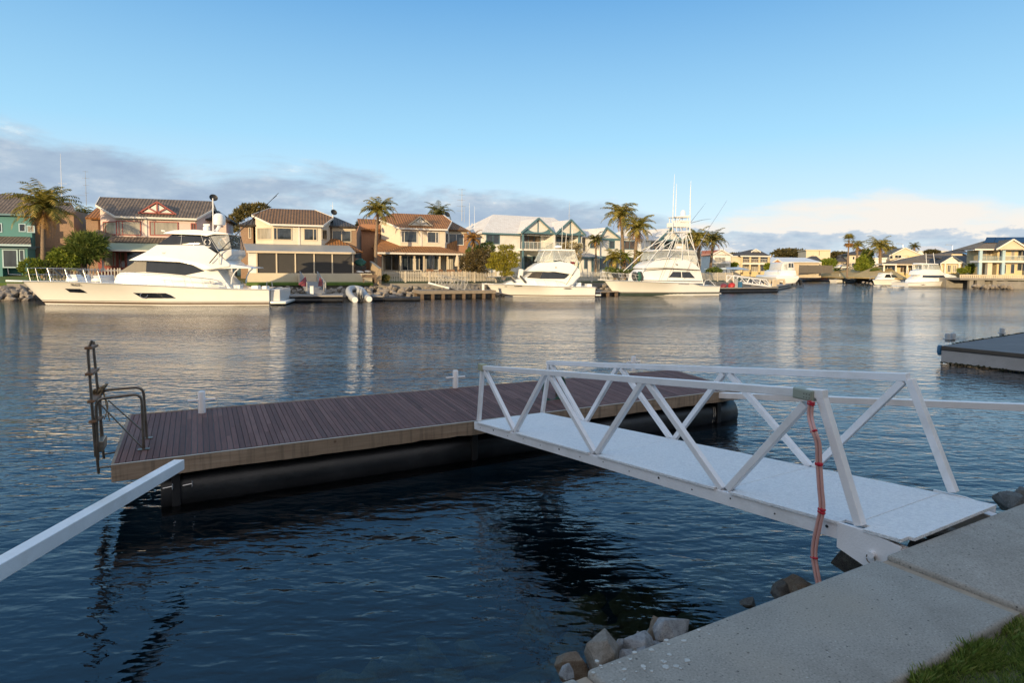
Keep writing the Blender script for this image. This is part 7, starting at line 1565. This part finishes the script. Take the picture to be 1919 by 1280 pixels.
f8_, o, L8 = dock(zE, (118, 556), (382, 557), 3.0, .45, 'thin dark pontoon under the red railing at the far end', deckm='dock_deck')
f9_, o, L9 = dock(zE, (552, 572), (680, 575), 3.0, .6, 'low grey dock between the runabout and the cabin boat', deckm='dock_timber', posts=2)
f10, o, L10 = dock(zE, (1592, 608), (1800, 612), 3.0, .7, 'long white float moored along the right bank', deckm='gelcoat_grey', floatm='gelcoat'); f11, o, L11 = dock(zE, (1802, 613), (2000, 617), 3.0, .7, 'white float at the right edge of the far bank', deckm='gelcoat_grey', floatm='gelcoat')
def truss(f, Zs, top, bot, depth, label, m_='rail_white', rr=.05, deckm='dock_deck', y=0.0, name='gangway', n=5, posts=True):
    """light truss sided walkway between survey points"""
    o = f.thing(name, label, 'gangway'); t0, t1 = f.at(Zs(*top[0]), y), f.at(Zs(*top[1]), y); b0, b1 = f.at(Zs(*bot[0]), y), f.at(Zs(*bot[1]), y)
    for yy in (0, depth):
        ofs = Vector((0, yy, 0))
        MB().tube([t0+ofs, t1+ofs], rr, 6).build('top_rail', MATS[m_], o, smooth=True); MB().bar(b0+ofs, b1+ofs, rr*1.6, rr*2.6).build('bottom_chord', MATS[m_], o)
        for k in range(n):
            p = b0.lerp(b1, k/n); q = t0.lerp(t1, (k+.5)/n); p2 = b0.lerp(b1, (k+1)/n); MB().tube([p+ofs, q+ofs], rr*.85, 5).build('brace', MATS[m_], o); MB().tube([q+ofs, p2+ofs], rr*.85, 5).build('brace', MATS[m_], o)
        MB().tube([b0+ofs, t0+ofs], rr, 6).build('end_post', MATS[m_], o); MB().tube([b1+ofs, t1+ofs], rr, 6).build('end_post', MATS[m_], o)
    MB().slab([b0+Vector((0, .05, .06)), b1+Vector((0, .05, .06)), b1+Vector((0, depth-.05, .06)), b0+Vector((0, depth-.05, .06))], .06).build('walkway', MATS[deckm], o)
    return o
# access bridge of the brown-roofed house: runs towards us from the wall
a = onz(*zB(770, 925), .62); fg = Fr((a.x, a.y), R(18.3), 0.0); o = fg.thing('gangway', 'short gangway with tubular handrails leading down from the steps of the brown roofed house', 'gangway')
pa, pb_ = Vector((-.75, -.4, .68)), Vector((.85, -.4, .68)); pc, pd = Vector((.15, 5.2, 1.62)), Vector((-1.45, 5.2, 1.62))
MB().slab([pa, pb_, pc, pd], .1).build('walkway', MATS['dock_deck'], o)
for s0, s1 in ((pa, pd), (pb_, pc)):
    mb = MB(); hi = [s0.lerp(s1, k/5)+Vector((0, 0, 1.0)) for k in range(6)]; mb.tube([s0]+hi+[s1], .04, 6)
    for k in range(5): mb.tube([s0.lerp(s1, k/5), hi[k+1]], .03, 5); mb.tube([hi[k+1], s0.lerp(s1, (k+1)/5)], .03, 5)
    mb.build('handrail', MATS['alloy_grey'], o, smooth=True)
truss(f4_, zB, ((1690, 780), (1920, 800)), ((1690, 850), (1880, 905)), 1.2, 'grey gangway frame with diagonal braces on the timber dock', 'alloy_grey', .024, y=1.6, n=4)
truss(f4_, zC, ((130, 790), (300, 830)), ((110, 850), (335, 902)), 1.2, 'second grey gangway frame right of the first on the timber dock', 'alloy_grey', .024, y=2.6, n=3)
truss(f6_, zD, ((1258, 896), (1535, 932)), ((1258, 952), (1580, 990)), 1.3, 'bright white truss gangway coming down onto the long dark pontoon', 'rail_white', .085, y=1.4, n=3)
truss(f6_, zD, ((1010, 945), (1100, 955)), ((1000, 975), (1110, 985)), 1.2, 'small grey gangway behind the stern of the tower boat', 'alloy_grey', .03, y=2.8, n=2)
truss(f8_, zE, ((82, 503), (300, 503)), ((150, 545), (310, 540)), 1.4, 'red railed gangway on the thin pontoon at the far end', 'clay_red', .09, y=3, n=3)
# pedestals, kayaks, small things on the docks
def pedestal(f, Zq, y, w_, label, m_='gelcoat', top=None):
    a, b = f.at(Zq[0], y), f.at(Zq[1], y); o = f.thing('service_pedestal', label, 'pedestal'); MB().box(a.x-w_/2, a.x+w_/2, y-w_/2, y+w_/2, b.z, a.z).build('cabinet', MATS[m_], o, bevel=.03); MB().box(a.x-w_/2-.03, a.x+w_/2+.03, y-w_/2-.03, y+w_/2+.03, a.z+.002, a.z+.06).build('cap', MATS['gelcoat_grey'], o, bevel=.01); return o
pedestal(f1_, (zB(740, 866), zB(740, 926)), .6, .3, 'pale blue white service box standing on the dark tube pontoon'); pedestal(f4_, (zC(424, 848), zC(424, 902)), .6, .22, 'white post on the timber dock under the bow of the flybridge cruiser')
pedestal(f6_, (zD(1278, 925), zD(1278, 1008)), .6, .4, 'grey service post between the red kayaks and the white gangway', 'rubber_grey'); pedestal(f6_, (zD(1305, 950), zD(1305, 1005)), .7, .6, 'blue bin beside the grey service post', 'blue_plastic')
for (x0, v0, x1, v1), lab in (((1600, 935, 1615, 990), 'cream frame end nearest the white gangway on the long pontoon'), ((1640, 935, 1690, 975), 'cream boat cradle frame at the end of the long pontoon')):
    o = f6_.thing('boat_cradle', lab, 'frame'); a, c = f6_.at(zD(x0, v0), 1), f6_.at(zD(x1, v1), 1); mb = MB(); mb.bar((a.x, 1, c.z), (a.x, 1, a.z), .25); mb.bar((a.x, 1, a.z), (c.x, 1, a.z), .3); mb.bar((c.x, 1, a.z-.16), (c.x, 1, c.z), .25); mb.bar((a.x, 2.5, c.z), (a.x, 2.5, a.z), .25); mb.build('frame', MATS['trim_cream'], o)
def kayak(f, q0, q1, y, r_, m_, label, drop=False):
    a, b = f.at(q0, y), f.at(q1, y); o = f.thing('kayak', label, 'kayak'); n = 12; P0 = [a.lerp(b, k/n) for k in range(n+1)]; MB().tube(P0, [max(.03, r_*((k/n)**.75 if drop else math.sin(math.pi*(k+.3)/(n+.6))**.6)) for k in range(n+1)], 10).build('hull', MATS[m_], o, smooth=True)
    return o
kayak(f1_, zB(692, 795), zB(672, 862), 2.2, .42, 'kayak_maroon', 'dark maroon covered kayak standing left of the short gangway', True); kayak(f1_, zB(800, 800), zB(812, 862), 3.8, .32, 'kayak_maroon', 'dark maroon covered kayak standing right of the short gangway', True)
kayak(f6_, zD(1165, 968), zD(1175, 1005), .9, .55, 'kayak_maroon', 'dark red drum shaped kayak at the stern of the tower boat'); kayak(f6_, zD(1228, 965), zD(1250, 1003), .9, .52, 'red_plastic', 'bright red upturned kayak on the long pontoon'); 
# white sloping boom of the first dock, second boom at the timber dock
a, b_ = onz(*zB(612, 850), 1.3), onz(*zB(728, 885), .7); 
def simple_bar(p, q, w_, m_, name, label, cat, group=None):
    d = q-p; o = thing(name, label, cat, p, math.atan2(d.y, d.x), group); MB().bar((0, 0, 0), (math.hypot(d.x, d.y), 0, d.z), w_).build('beam', MATS[m_], o); return o
simple_bar(Vector((a.x, a.y, 1.25)), Vector((b_.x+.4, b_.y-1.5, .7)), .16, 'rail_white', 'mooring_boom', 'white boom slanting down over the rocks left of the short gangway', 'mooring boom')
p = f4_.world(f4_.at(zB(1615, 840), 3.4)); q = f4_.world(f4_.at(zB(1770, 880), 1.4)); simple_bar(p, q, .16, 'rail_white', 'mooring_boom', 'cream boom slanting onto the timber dock before the picket fence', 'mooring boom')
# ------------------------------------------------------------------ fences
def fence(Zq0, Zq1, D0, D1, zb, label, m_='picket_cream', pitch=.19, wdt=.10, post_every=2.4, rail_m=None, group=None, round_top=True, name='picket_fence', zt_px=None):
    a, b = onD(*Zq0, D0), onD(*Zq1, D1); f = Fr((a.x, a.y), math.atan2(b.y-a.y, b.x-a.x), 0.0); L_ = math.hypot(b.x-a.x, b.y-a.y); zt = (a.z+b.z)/2; o = f.thing(name, label, 'fence', group); n = max(1, int(L_/post_every))
    for k in range(n+1): MB().box(L_*k/n-.07, L_*k/n+.07, -.09, .05, zb, zt+.06).build('post', MATS[m_], o)
    for k in range(n):
        mb = MB(); x = L_*k/n+.12
        while x < L_*(k+1)/n-.1:
            mb.box(x, x+wdt, -.03, .0, zb+.12, zt); x += pitch
            if round_top: mb.add([(x-pitch, -.03, zt), (x-pitch+wdt, -.03, zt), (x-pitch+wdt*.5, -.015, zt+.09)], [(0, 1, 2)])
        mb.box(L_*k/n+.07, L_*(k+1)/n-.07, .003, .05, zb+.3, zb+.38); mb.box(L_*k/n+.07, L_*(k+1)/n-.07, .003, .05, zt-.22, zt-.14)
        mb.build('panel', MATS[rail_m or m_], o)
    return f, o
fence(zA(330, 893), zA(900, 893), 55.6, 58.6, 1.4, 'white picket fence with looped tops behind the bow of the largest yacht', 'picket_cream', pitch=.26, wdt=.11)
fence(zB(-10, 735), zB(138, 737), 58.8, 59.6, 1.4, 'short white picket fence seen behind the yacht cockpit', 'trim_white', pitch=.26, wdt=.11)
fence(zB(1256, 757), zC(520, 758), 65.0, 70.6, 1.42, 'long cream picket fence in front of the orange roofed house')
fence(zC(640, 760), zC(1120, 760), 71.4, 74.6, 1.42, 'cream picket fence behind the flybridge cruiser'); fence(zC(1122, 760), zC(1560, 762), 74.8, 80.2, 1.42, 'pale picket fence between the cruiser and the tower boat', 'trim_white')
fence(zD(985, 872), zD(1250, 874), 86.0, 93, 1.4, 'pale picket fence right of the tower boat'); fence(zE(82, 424), zE(350, 424), 152, 156, 2.3, 'dark vertical paling fence on the far bank', 'paling_grey', pitch=.3, wdt=.26, round_top=False, name='paling_fence')
a = onD(*zB(1182, 682), 66.5); b_ = onD(*zB(1252, 735), 62.8); fb_ = Fr((b_.x, b_.y), math.atan2(a.y-b_.y, a.x-b_.x), 0.0); L_ = math.hypot(a.x-b_.x, a.y-b_.y); o = fb_.thing('boundary_wall', 'stepped brick boundary wall between the brown and the orange roofed houses', 'wall')
MB().plan([(0, -.12), (L_, -.12), (L_, .12), (0, .12)], 1.3, [b_.z, a.z, a.z, b_.z]).build('brickwork', mat('brick_pale', (.42, .32, .21), .9, .3, 10, bump=.3, bscale=25), o); MB().plan([(-.04, -.15), (L_, -.15), (L_, .15), (-.04, .15)], [b_.z+.003, a.z+.003, a.z+.003, b_.z+.003], [b_.z+.06, a.z+.06, a.z+.06, b_.z+.06]).build('coping', MATS['concrete_far'], o)
# right bank deck wall with piles
f = Fr(tuple(onD(*zE(1398, 540), 114).xy), R(-4), 0.0); o = f.thing('terrace_wall', 'long pale terrace wall on piles in front of the big balcony house', 'wall'); L_ = f.x(zE(1919, 540))+14; z0, z1 = f.z(zE(1600, 545)), f.z(zE(1600, 502))
MB().box(0, L_, 0, 7, z0-.05, z0+.35).build('deck_slab', MATS['concrete_far'], o, bevel=.03); mb = MB(); k = 0
while k*.34 < L_: mb.box(k*.34, k*.34+.2, .12, .22, z0+.36, z1-.15); k += 1
mb.build('balusters', MATS['render_cream'], o); MB().box(0, L_, .05, .3, z1-.15, z1).build('coping', MATS['render_cream'], o)
for x in (1500, 1560, 1592, 1690, 1780, 1900): xx = f.x(zE(x, 570)); MB().box(xx-.35, xx+.35, .3, .9, -1.5, z0-.052).build('pile', MATS['concrete_far'], o)
MB().box(0, L_, 4, 7, -1, z0-.06).build('retaining_face', MATS['concrete_far'], o)
# lawns that show as their own strips, dry banks on the right
mt = mat('lawn_strip', (.10, .16, .03), .95, .3, 1.5, bump=.4, bscale=12)
def patch(qs, Ds, name, m_, lift=.0):
    P_ = [onD(*q, d) for q, d in zip(qs, Ds)]; mb = MB(); mb.slab([p+Vector((0, 0, lift)) for p in P_], .3); tag(mb.build(name, MATS[m_]), kind='structure')
a0 = onD(*zB(255, 838), 58.9); 
def gpatch(pts, name, m_, z): 
    mb = MB(); mb.slab([Vector((p[0], p[1], p[2] if len(p) > 2 else z)) for p in pts], .25); tag(mb.build(name, MATS[m_]), kind='structure')
def along(px, Dline, z): w_ = onD(px, 530, Dline); return (w_.x, w_.y, z)
gpatch([along(462, 59.2, 1.42), along(700, 63.0, 1.42), along(697, 65.6, 1.60), along(465, 62.0, 1.60)], 'lawn', 'lawn_strip', 1.42)
gpatch([along(-60, 52.2, 1.42), along(95, 54.8, 1.42), along(95, 61, 1.85), along(-60, 58, 1.85)], 'lawn', 'lawn_strip', 1.42)
mat('dry_bank', (.50, .36, .16), .95, .3, 2, bump=.5, bscale=8, stain=(.12, .13, .04))
gpatch([along(1500, 176, 1.45), along(1600, 142, 1.45), along(1640, 150, 3.6), along(1500, 190, 3.4)], 'dry_bank', 'dry_bank', 1.4)
gpatch([along(1590, 142, 1.6), along(1700, 126, 1.6), along(1660, 146, 4.4), along(1640, 150, 4.3)], 'dry_bank', 'dry_bank', 1.4)
# ------------------------------------------------------------------ rip-rap along the far walls
G3 = 'rip-rap rocks at the foot of the far seawall'
rp = [rock_mesh(300+k, 2, 8) for k in range(6)]
for me in rp: me.materials.append(MATS['granite_far'])
rg = random.Random(17)
def riprap(px0, px1, n, label, zlo=.0, zhi=1.0, out=3.2, s0=.28, s1=.52, line=None, group=G3):
    for k in range(n):
        px = px0+(px1-px0)*(k+rg.random())/n
        d = ray(px, 530); best = None
        for a, b in zip(FL_, FL_[1:]):          # meet the wall line
            e = b-a; den = d.x*e.y-d.y*e.x
            if abs(den) < 1e-9: continue
            t_ = (a.x*e.y-a.y*e.x)/den; u = ((d.x*t_-a.x)*e.x+(d.y*t_-a.y)*e.y)/e.length_squared
            if 0 <= u <= 1 and t_ > 0 and (best is None or t_ < best[0]): best = (t_, e)
        if best is None: continue
        t_, e = best; nrm = Vector((e.y, -e.x, 0)).normalized(); v = rg.random(); P_ = Vector((d.x*t_, d.y*t_, 0))+nrm*(.25+out*v); zz = zhi*(1-v)+zlo*v-.05
        o = bpy.data.objects.new('rock', rp[k % 6]); COL.objects.link(o); s = rg.uniform(s0, s1); o.location = (P_.x, P_.y, zz); o.scale = (s*rg.uniform(.8, 1.3), s, s*rg.uniform(.7, 1)); o.rotation_euler = (rg.random()*.8, rg.random()*.8, rg.random()*6.28)
        tag(o, label, 'rock', group)
riprap(-6, 88, 56, 'grey brown rock in the heap under the bow of the largest yacht', group=G3+' by the yacht')
riprap(535, 605, 36, 'grey brown rock in the heap left of the inflatable boat', group=G3+' left of the inflatable')
riprap(606, 800, 100, 'tan rock in the long heap right of the inflatable boat', group=G3+' right of the inflatable', s0=.3, s1=.58)
riprap(800, 935, 46, 'grey rock in the heap behind the timber dock', group=G3+' behind the timber dock')
riprap(1085, 1160, 32, 'grey rock in the heap between the cruiser and the tower boat', group=G3+' by the tower boat')
for k, (px, D_, n_) in enumerate(((1640, 130, 12), (1850, 108, 34))):
    for j in range(n_):
        q = onD(px+rg.uniform(-28, 45), 540, D_+rg.uniform(-1, 2)); o = bpy.data.objects.new('rock', rp[j % 6]); COL.objects.link(o); s = rg.uniform(.3, .55); o.location = (q.x, q.y, rg.uniform(0, .7)); o.scale = (s*1.2, s, s*.8); o.rotation_euler = (rg.random(), rg.random(), rg.random()*6)
        tag(o, ('pale rock on the bank beside the small cabin boat', 'pale rock under the terrace wall at the right')[k], 'rock', ('rocks beside the cabin boat', 'rocks under the terrace wall')[k])
# ------------------------------------------------------------------ masts, dishes, lamps
def mast(Zf, base, top, D, label, r_=.05, bars=(), m_='alloy_grey', whip=0, cat='antenna', name='antenna_mast', dish=None, box=None):
    w_ = onD(*Zf(*base), D); f = Fr((w_.x, w_.y), R(15), 0.0); o = f.thing(name, label, cat); a, b = f.at(Zf(*base), 0), f.at(Zf(*top), 0); b.x = a.x
    MB().tube([a, a.lerp(b, .6), b], [r_*.62, r_*.45, r_*.22], 6).build('pole', MATS[m_], o, smooth=True)
    mb = MB(); any_ = False
    for v, l0, l1 in bars: z = f.at(Zf(base[0], v), 0).z; mb.tube([(a.x+l0, 0, z), (a.x+l1, 0, z)], r_*.25, 5); mb.tube([(a.x, -l1*.7, z+.02), (a.x, l1*.7, z+.02)], r_*.2, 5); any_ = True
    if any_: mb.build('cross_arms', MATS[m_], o)
    if dish:
        q = f.at(Zf(*dish[0]), -.1); R_ = dish[1]; d_ = MB().lathe([(0, 0), (R_*.5, .05), (R_*.9, .16), (R_, .24), (R_*.93, .2), (0, .05)], (0, 0, 0), 18).build('dish', MATS['dish_black'], o, smooth=True); d_.location = (a.x+.05, -.15, q.z); d_.rotation_euler = (R(62), 0, R(25))
    return o
mast(zA, (470, 480), (462, 30), 74, 'tall white antenna rising behind the large palm', .07, bars=((255, -.35, .6),), m_='rail_white'); mast(zA, (650, 420), (650, 160), 70, 'grey aerial mast with several cross arms behind the teal house', .05, bars=((165, -.3, .3), (215, -.35, .4), (268, -.3, .35), (325, -.25, .3), (345, -1.4, .1)))
mast(zA, (1600, 480), (1600, 355), 64, 'black satellite dish on a pole at the corner of the pink house', .09, dish=((1615, 370), .42), bars=((440, -.1, .3),)); mast(zB, (897, 350), (897, 235), 67, 'white mast with a black dish on the brown roofed house', .07, dish=((893, 318), .36), bars=((262, -.3, .1),), m_='rail_white')
mast(zB, (1745, 370), (1745, 320), 82, 'dark dish peeping over the orange roof', .05, dish=((1745, 332), .4)); mast(zC, (264, 375), (262, 135), 92, 'lattice aerial mast with cross arms behind the orange roofed house', .08, bars=((140, -.6, .6), (180, -.5, .5), (220, -.7, .5), (265, -.8, .6), (300, -.8, .3)))
mast(zC, (283, 385), (282, 262), 92, 'short whip aerial right of the lattice mast', .04, bars=((265, -.3, .3),)); mast(zC, (320, 430), (321, 240), 86, 'white flagpole left of the white gabled house', .05, m_='rail_white'); mast(zC, (358, 425), (360, 262), 86, 'second thin white pole beside the flagpole', .04, m_='rail_white'); mast(zC, (1068, 362), (1073, 228), 87, 'thin aerial on the ridge of the second teal gable', .045, bars=((335, -.3, .3),))
mast(zD, (1345, 830), (1345, 800), 128, 'stub pole beside the veranda house', .05); 
for (x, v0, v1), lab in (((1505, 420, 285), 'street lamp pole beside the big balcony house'), ((930, 300, 255), 'curved street lamp behind the white gable on the right'), ((1335, 300, 264), 'curved street lamp over the skyline roofs')):
    w_ = onD(*zE(x, v0), 200); f = Fr((w_.x, w_.y), 0, 0.0); o = f.thing('street_lamp', lab, 'street lamp'); a, b = f.at(zE(x, v0), 0), f.at(zE(x, v1), 0); MB().tube([a, b, b+Vector((-.5, 0, .3)), b+Vector((-1.6, 0, .35))], .07, 6).build('pole', MATS['anodised'], o); MB().box(b.x-2.2, b.x-1.55, -.15, .15, b.z+.25, b.z+.4).build('lamp_head', MATS['rubber_grey'], o)
# ------------------------------------------------------------------ shade canopy, garden things, car
w_ = onD(*zD(1155, 850), 100); f = Fr((w_.x, w_.y), R(20), 0.0); o = f.thing('shade_canopy', 'blue grey tensioned shade canopy with dipping edges right of the tower boat', 'canopy'); P_ = lambda x, v, y=0: f.at(zD(x, v), y)
e = [P_(1150, 845), P_(1200, 842), P_(1260, 862), P_(1310, 850), P_(1400, 848)]; tp = [P_(1190, 828, 3), P_(1250, 826, 3), P_(1300, 822, 3), P_(1350, 835, 3)]; bk = [p+Vector((0, 6, 0)) for p in e]
mb = MB(); mb.add(e+tp+bk, [(0, 1, 5, 4)[::1], (1, 2, 6, 5), (2, 3, 7, 6), (3, 4, 7), (4, 13, 7), (13, 12, 7), (12, 11, 6, 7), (11, 10, 5, 6), (10, 9, 4, 5), (9, 0, 4)]); mb.build('fabric', MATS['shade_blue'], o)
for q in (e[0], e[2], e[4], bk[0], bk[4]): MB().tube([(q.x, q.y, 1.4), q], .06, 6).build('post', MATS['canvas_dark'], o)
MB().tube([P_(1295, 845, 3), P_(1297, 808, 3)], .08, 6).build('finial', MATS['shade_blue'], o)
w_ = onD(*zB(1828, 740), 69.5); f = Fr((w_.x, w_.y), R(18), 0.0); o = f.thing('patio_umbrella', 'closed cream patio umbrella on the terrace of the orange roofed house', 'umbrella'); a, b = f.at(zB(1830, 745), 0), f.at(zB(1830, 622), 0); MB().tube([a, b], .035, 6).build('pole', MATS['wood_furniture'], o); h_ = b.z-a.z; MB().lathe([(.0, a.z+h_*.22), (.30, a.z+h_*.24), (.33, a.z+h_*.4), (.2, a.z+h_*.75), (.05, b.z), (0, b.z)], (a.x, 0, 0), 12).build('canopy', MATS['render_beige'], o, smooth=True)
CG = 'wooden terrace chairs of the orange roofed house'
def chair(Zf, q, D, label, z):
    w_ = onD(*Zf(*q), D); f = Fr((w_.x, w_.y), R(rg.uniform(0, 40)), z); o = f.thing('terrace_chair', label, 'chair', CG); MB().box(-.25, .25, -.25, .25, .42, .48).build('seat', MATS['wood_furniture'], o); MB().box(-.25, .25, .2, .26, .5, 1.0).build('backrest', MATS['wood_furniture'], o)
    for sx_ in (-.22, .22):
        for sy in (-.22, .22): MB().box(sx_-.025, sx_+.025, sy-.025, sy+.025, 0, .418).build('leg', MATS['wood_furniture'], o)
for (x, lab) in ((1612, 'terrace chair left of the table, behind the picket fence'), (1640, 'terrace chair at the left end of the outdoor table'), (1712, 'terrace chair at the right end of the outdoor table'), (1770, 'wooden chair near the closed umbrella, left one'), (1795, 'wooden chair near the closed umbrella, middle one'), (1848, 'wooden chair right of the closed umbrella')): chair(zB, (x, 745), 69.8, lab, 1.9)
w_ = onD(*zB(1675, 735), 70.2); f = Fr((w_.x, w_.y), R(18), 1.9); o = f.thing('outdoor_table', 'long wooden outdoor table behind the picket fence', 'table'); MB().box(-.9, .9, -.4, .4, .70, .75).build('table_top', MATS['wood_furniture'], o)
for sx_ in (-.8, .8): 
    for sy in (-.33, .33): MB().box(sx_-.04, sx_+.04, sy-.04, sy+.04, 0, .698).build('leg', MATS['wood_furniture'], o)
w_ = onD(*zB(1105, 765), 63.6); f = Fr((w_.x, w_.y), R(18), 0.0); o = f.thing('covered_trailer', 'green tarpaulin over a stack beside the brown roofed house', 'tarpaulin'); a, b = f.at(zB(1062, 742), 2), f.at(zB(1145, 668), 2); mb = MB(); mb.blob(((a.x+b.x)/2, 2, (a.z+b.z)/2+.25), ((b.x-a.x)/2, .6, (b.z-a.z)*.42), 4, 3, .3); mb.build('tarpaulin', MATS['tarp_green'], o, smooth=True); MB().box(a.x, b.x, 1.6, 2.4, a.z, a.z+.5).build('stack', MATS['dark_trim'], o)
for x0, x1, v, lab in ((1075, 1130, 755, 'grey board with dark pad lying left beside the brick wall'), (1135, 1182, 752, 'white board lying right beside the brick wall')): kayak(f, zB(x0, v), zB(x1, v+4), .6, .10, 'gelcoat', lab)
w_ = onD(*zB(1172, 815), 61.8); f = Fr((w_.x, w_.y), R(18), 1.5); o = f.thing('garden_bench', 'low dark wooden garden bench on the lawn by the brick wall', 'bench'); MB().box(-.75, .75, -.22, .22, .38, .44).build('seat', MATS['timber_wall'], o); MB().box(-.75, .75, .18, .24, .5, .82).build('backrest', MATS['timber_wall'], o)
for sx_ in (-.6, .6): MB().box(sx_-.05, sx_+.05, -.2, .2, 0, .378).build('leg', MATS['timber_wall'], o)
f = stand(zB(1290, 830), 63.9, 1.4); bush(f, 'garden_plant', 'dark straggly plant hanging before the left end of the long picket fence', 'plant', els_px(f, 63.9, [(zB(1290, 805), zB(1320, 782))]), 500, .16, 'palm_dark', seed=44)
# white car
w_ = onD(*zE(400, 452), 160); f = Fr((w_.x, w_.y), R(4), 0.0); o = f.thing('parked_car', 'white car parked between the light green shrub and the fan palm trunk', 'car'); a, b = f.at(zE(398, 452), 0), f.at(zE(474, 420), 0); L_ = (b.x-a.x)*1.2; hh = b.z-a.z; z0 = a.z
def prof(px, y0, y1, m_, nm, bev=.06):
    c = [(a.x+L_*u, z0+hh*v) for u, v in px]; n = len(c); MB().add([(x, y0, z) for x, z in c]+[(x, y1, z) for x, z in c], [tuple(range(n)), tuple(range(n, 2*n))[::-1]]+[(j, (j+1) % n, n+(j+1) % n, n+j) for j in range(n)]).build(nm, MATS[m_], o, smooth=True, bevel=bev, fixn=True)
prof([(0, .2), (0, .5), (.2, .58), (.32, .95), (.72, 1.0), (.88, .6), (1, .55), (1, .2)], 0, 1.8, 'car_white', 'body', .08); prof([(.25, .62), (.34, .9), (.70, .93), (.82, .62)], -.01, .02, 'pane_dark', 'side_window', 0)
for u in (.2, .8): MB().tube([(a.x+L_*u, -.03, z0+hh*.2), (a.x+L_*u, .2, z0+hh*.2)], hh*.2, 14).build('wheel', MATS['dark_trim'], o, smooth=True)
# ------------------------------------------------------------------ houses on our own bank, behind the viewer (they shade the foreground)
def near_house(x0, x1, y, label, ridge=8.2, eave=5.6):
    h = House(lambda a, b: (a, b), (960, 600), 10, 0.0, label); h.f = WF; h.o.location = WF.P; h.o.rotation_euler = (0, 0, WTH)
    h.roof(hiproof(x0-.6, x1+.6, y-10.6, y+.6, eave, ridge, x0+3.2, x1-3.2, y-5), 'tiles_brown')
    h.wall(x0, x1, y-10, y, 1.25, eave-.05, 'render_cream')
    for k in range(3):
        xa = x0+1.2+k*(x1-x0-2)/3
        for z0, z1 in ((1.6, 3.5), (4.1, 5.2)):
            w_ = h.seg((xa+(x1-x0)/4, y+.02), (xa, y+.02), z0, z1, 'pane_dark', 'trim_white', (.5,))
near_house(-34, -20, -9.5, 'cream two storey house on the near bank, behind the viewer to the left', 9.8, 6.9)
near_house(-18.5, -3, -9.5, 'cream two storey house on the near bank, straight behind the viewer', 9.8, 6.9)
near_house(-1.5, 13, -9.5, 'cream two storey house on the near bank, behind the viewer to the right', 9.8, 6.9)
near_house(14.5, 28, -9.5, 'cream two storey house on the near bank at the right end of its row', 9.8, 6.9)
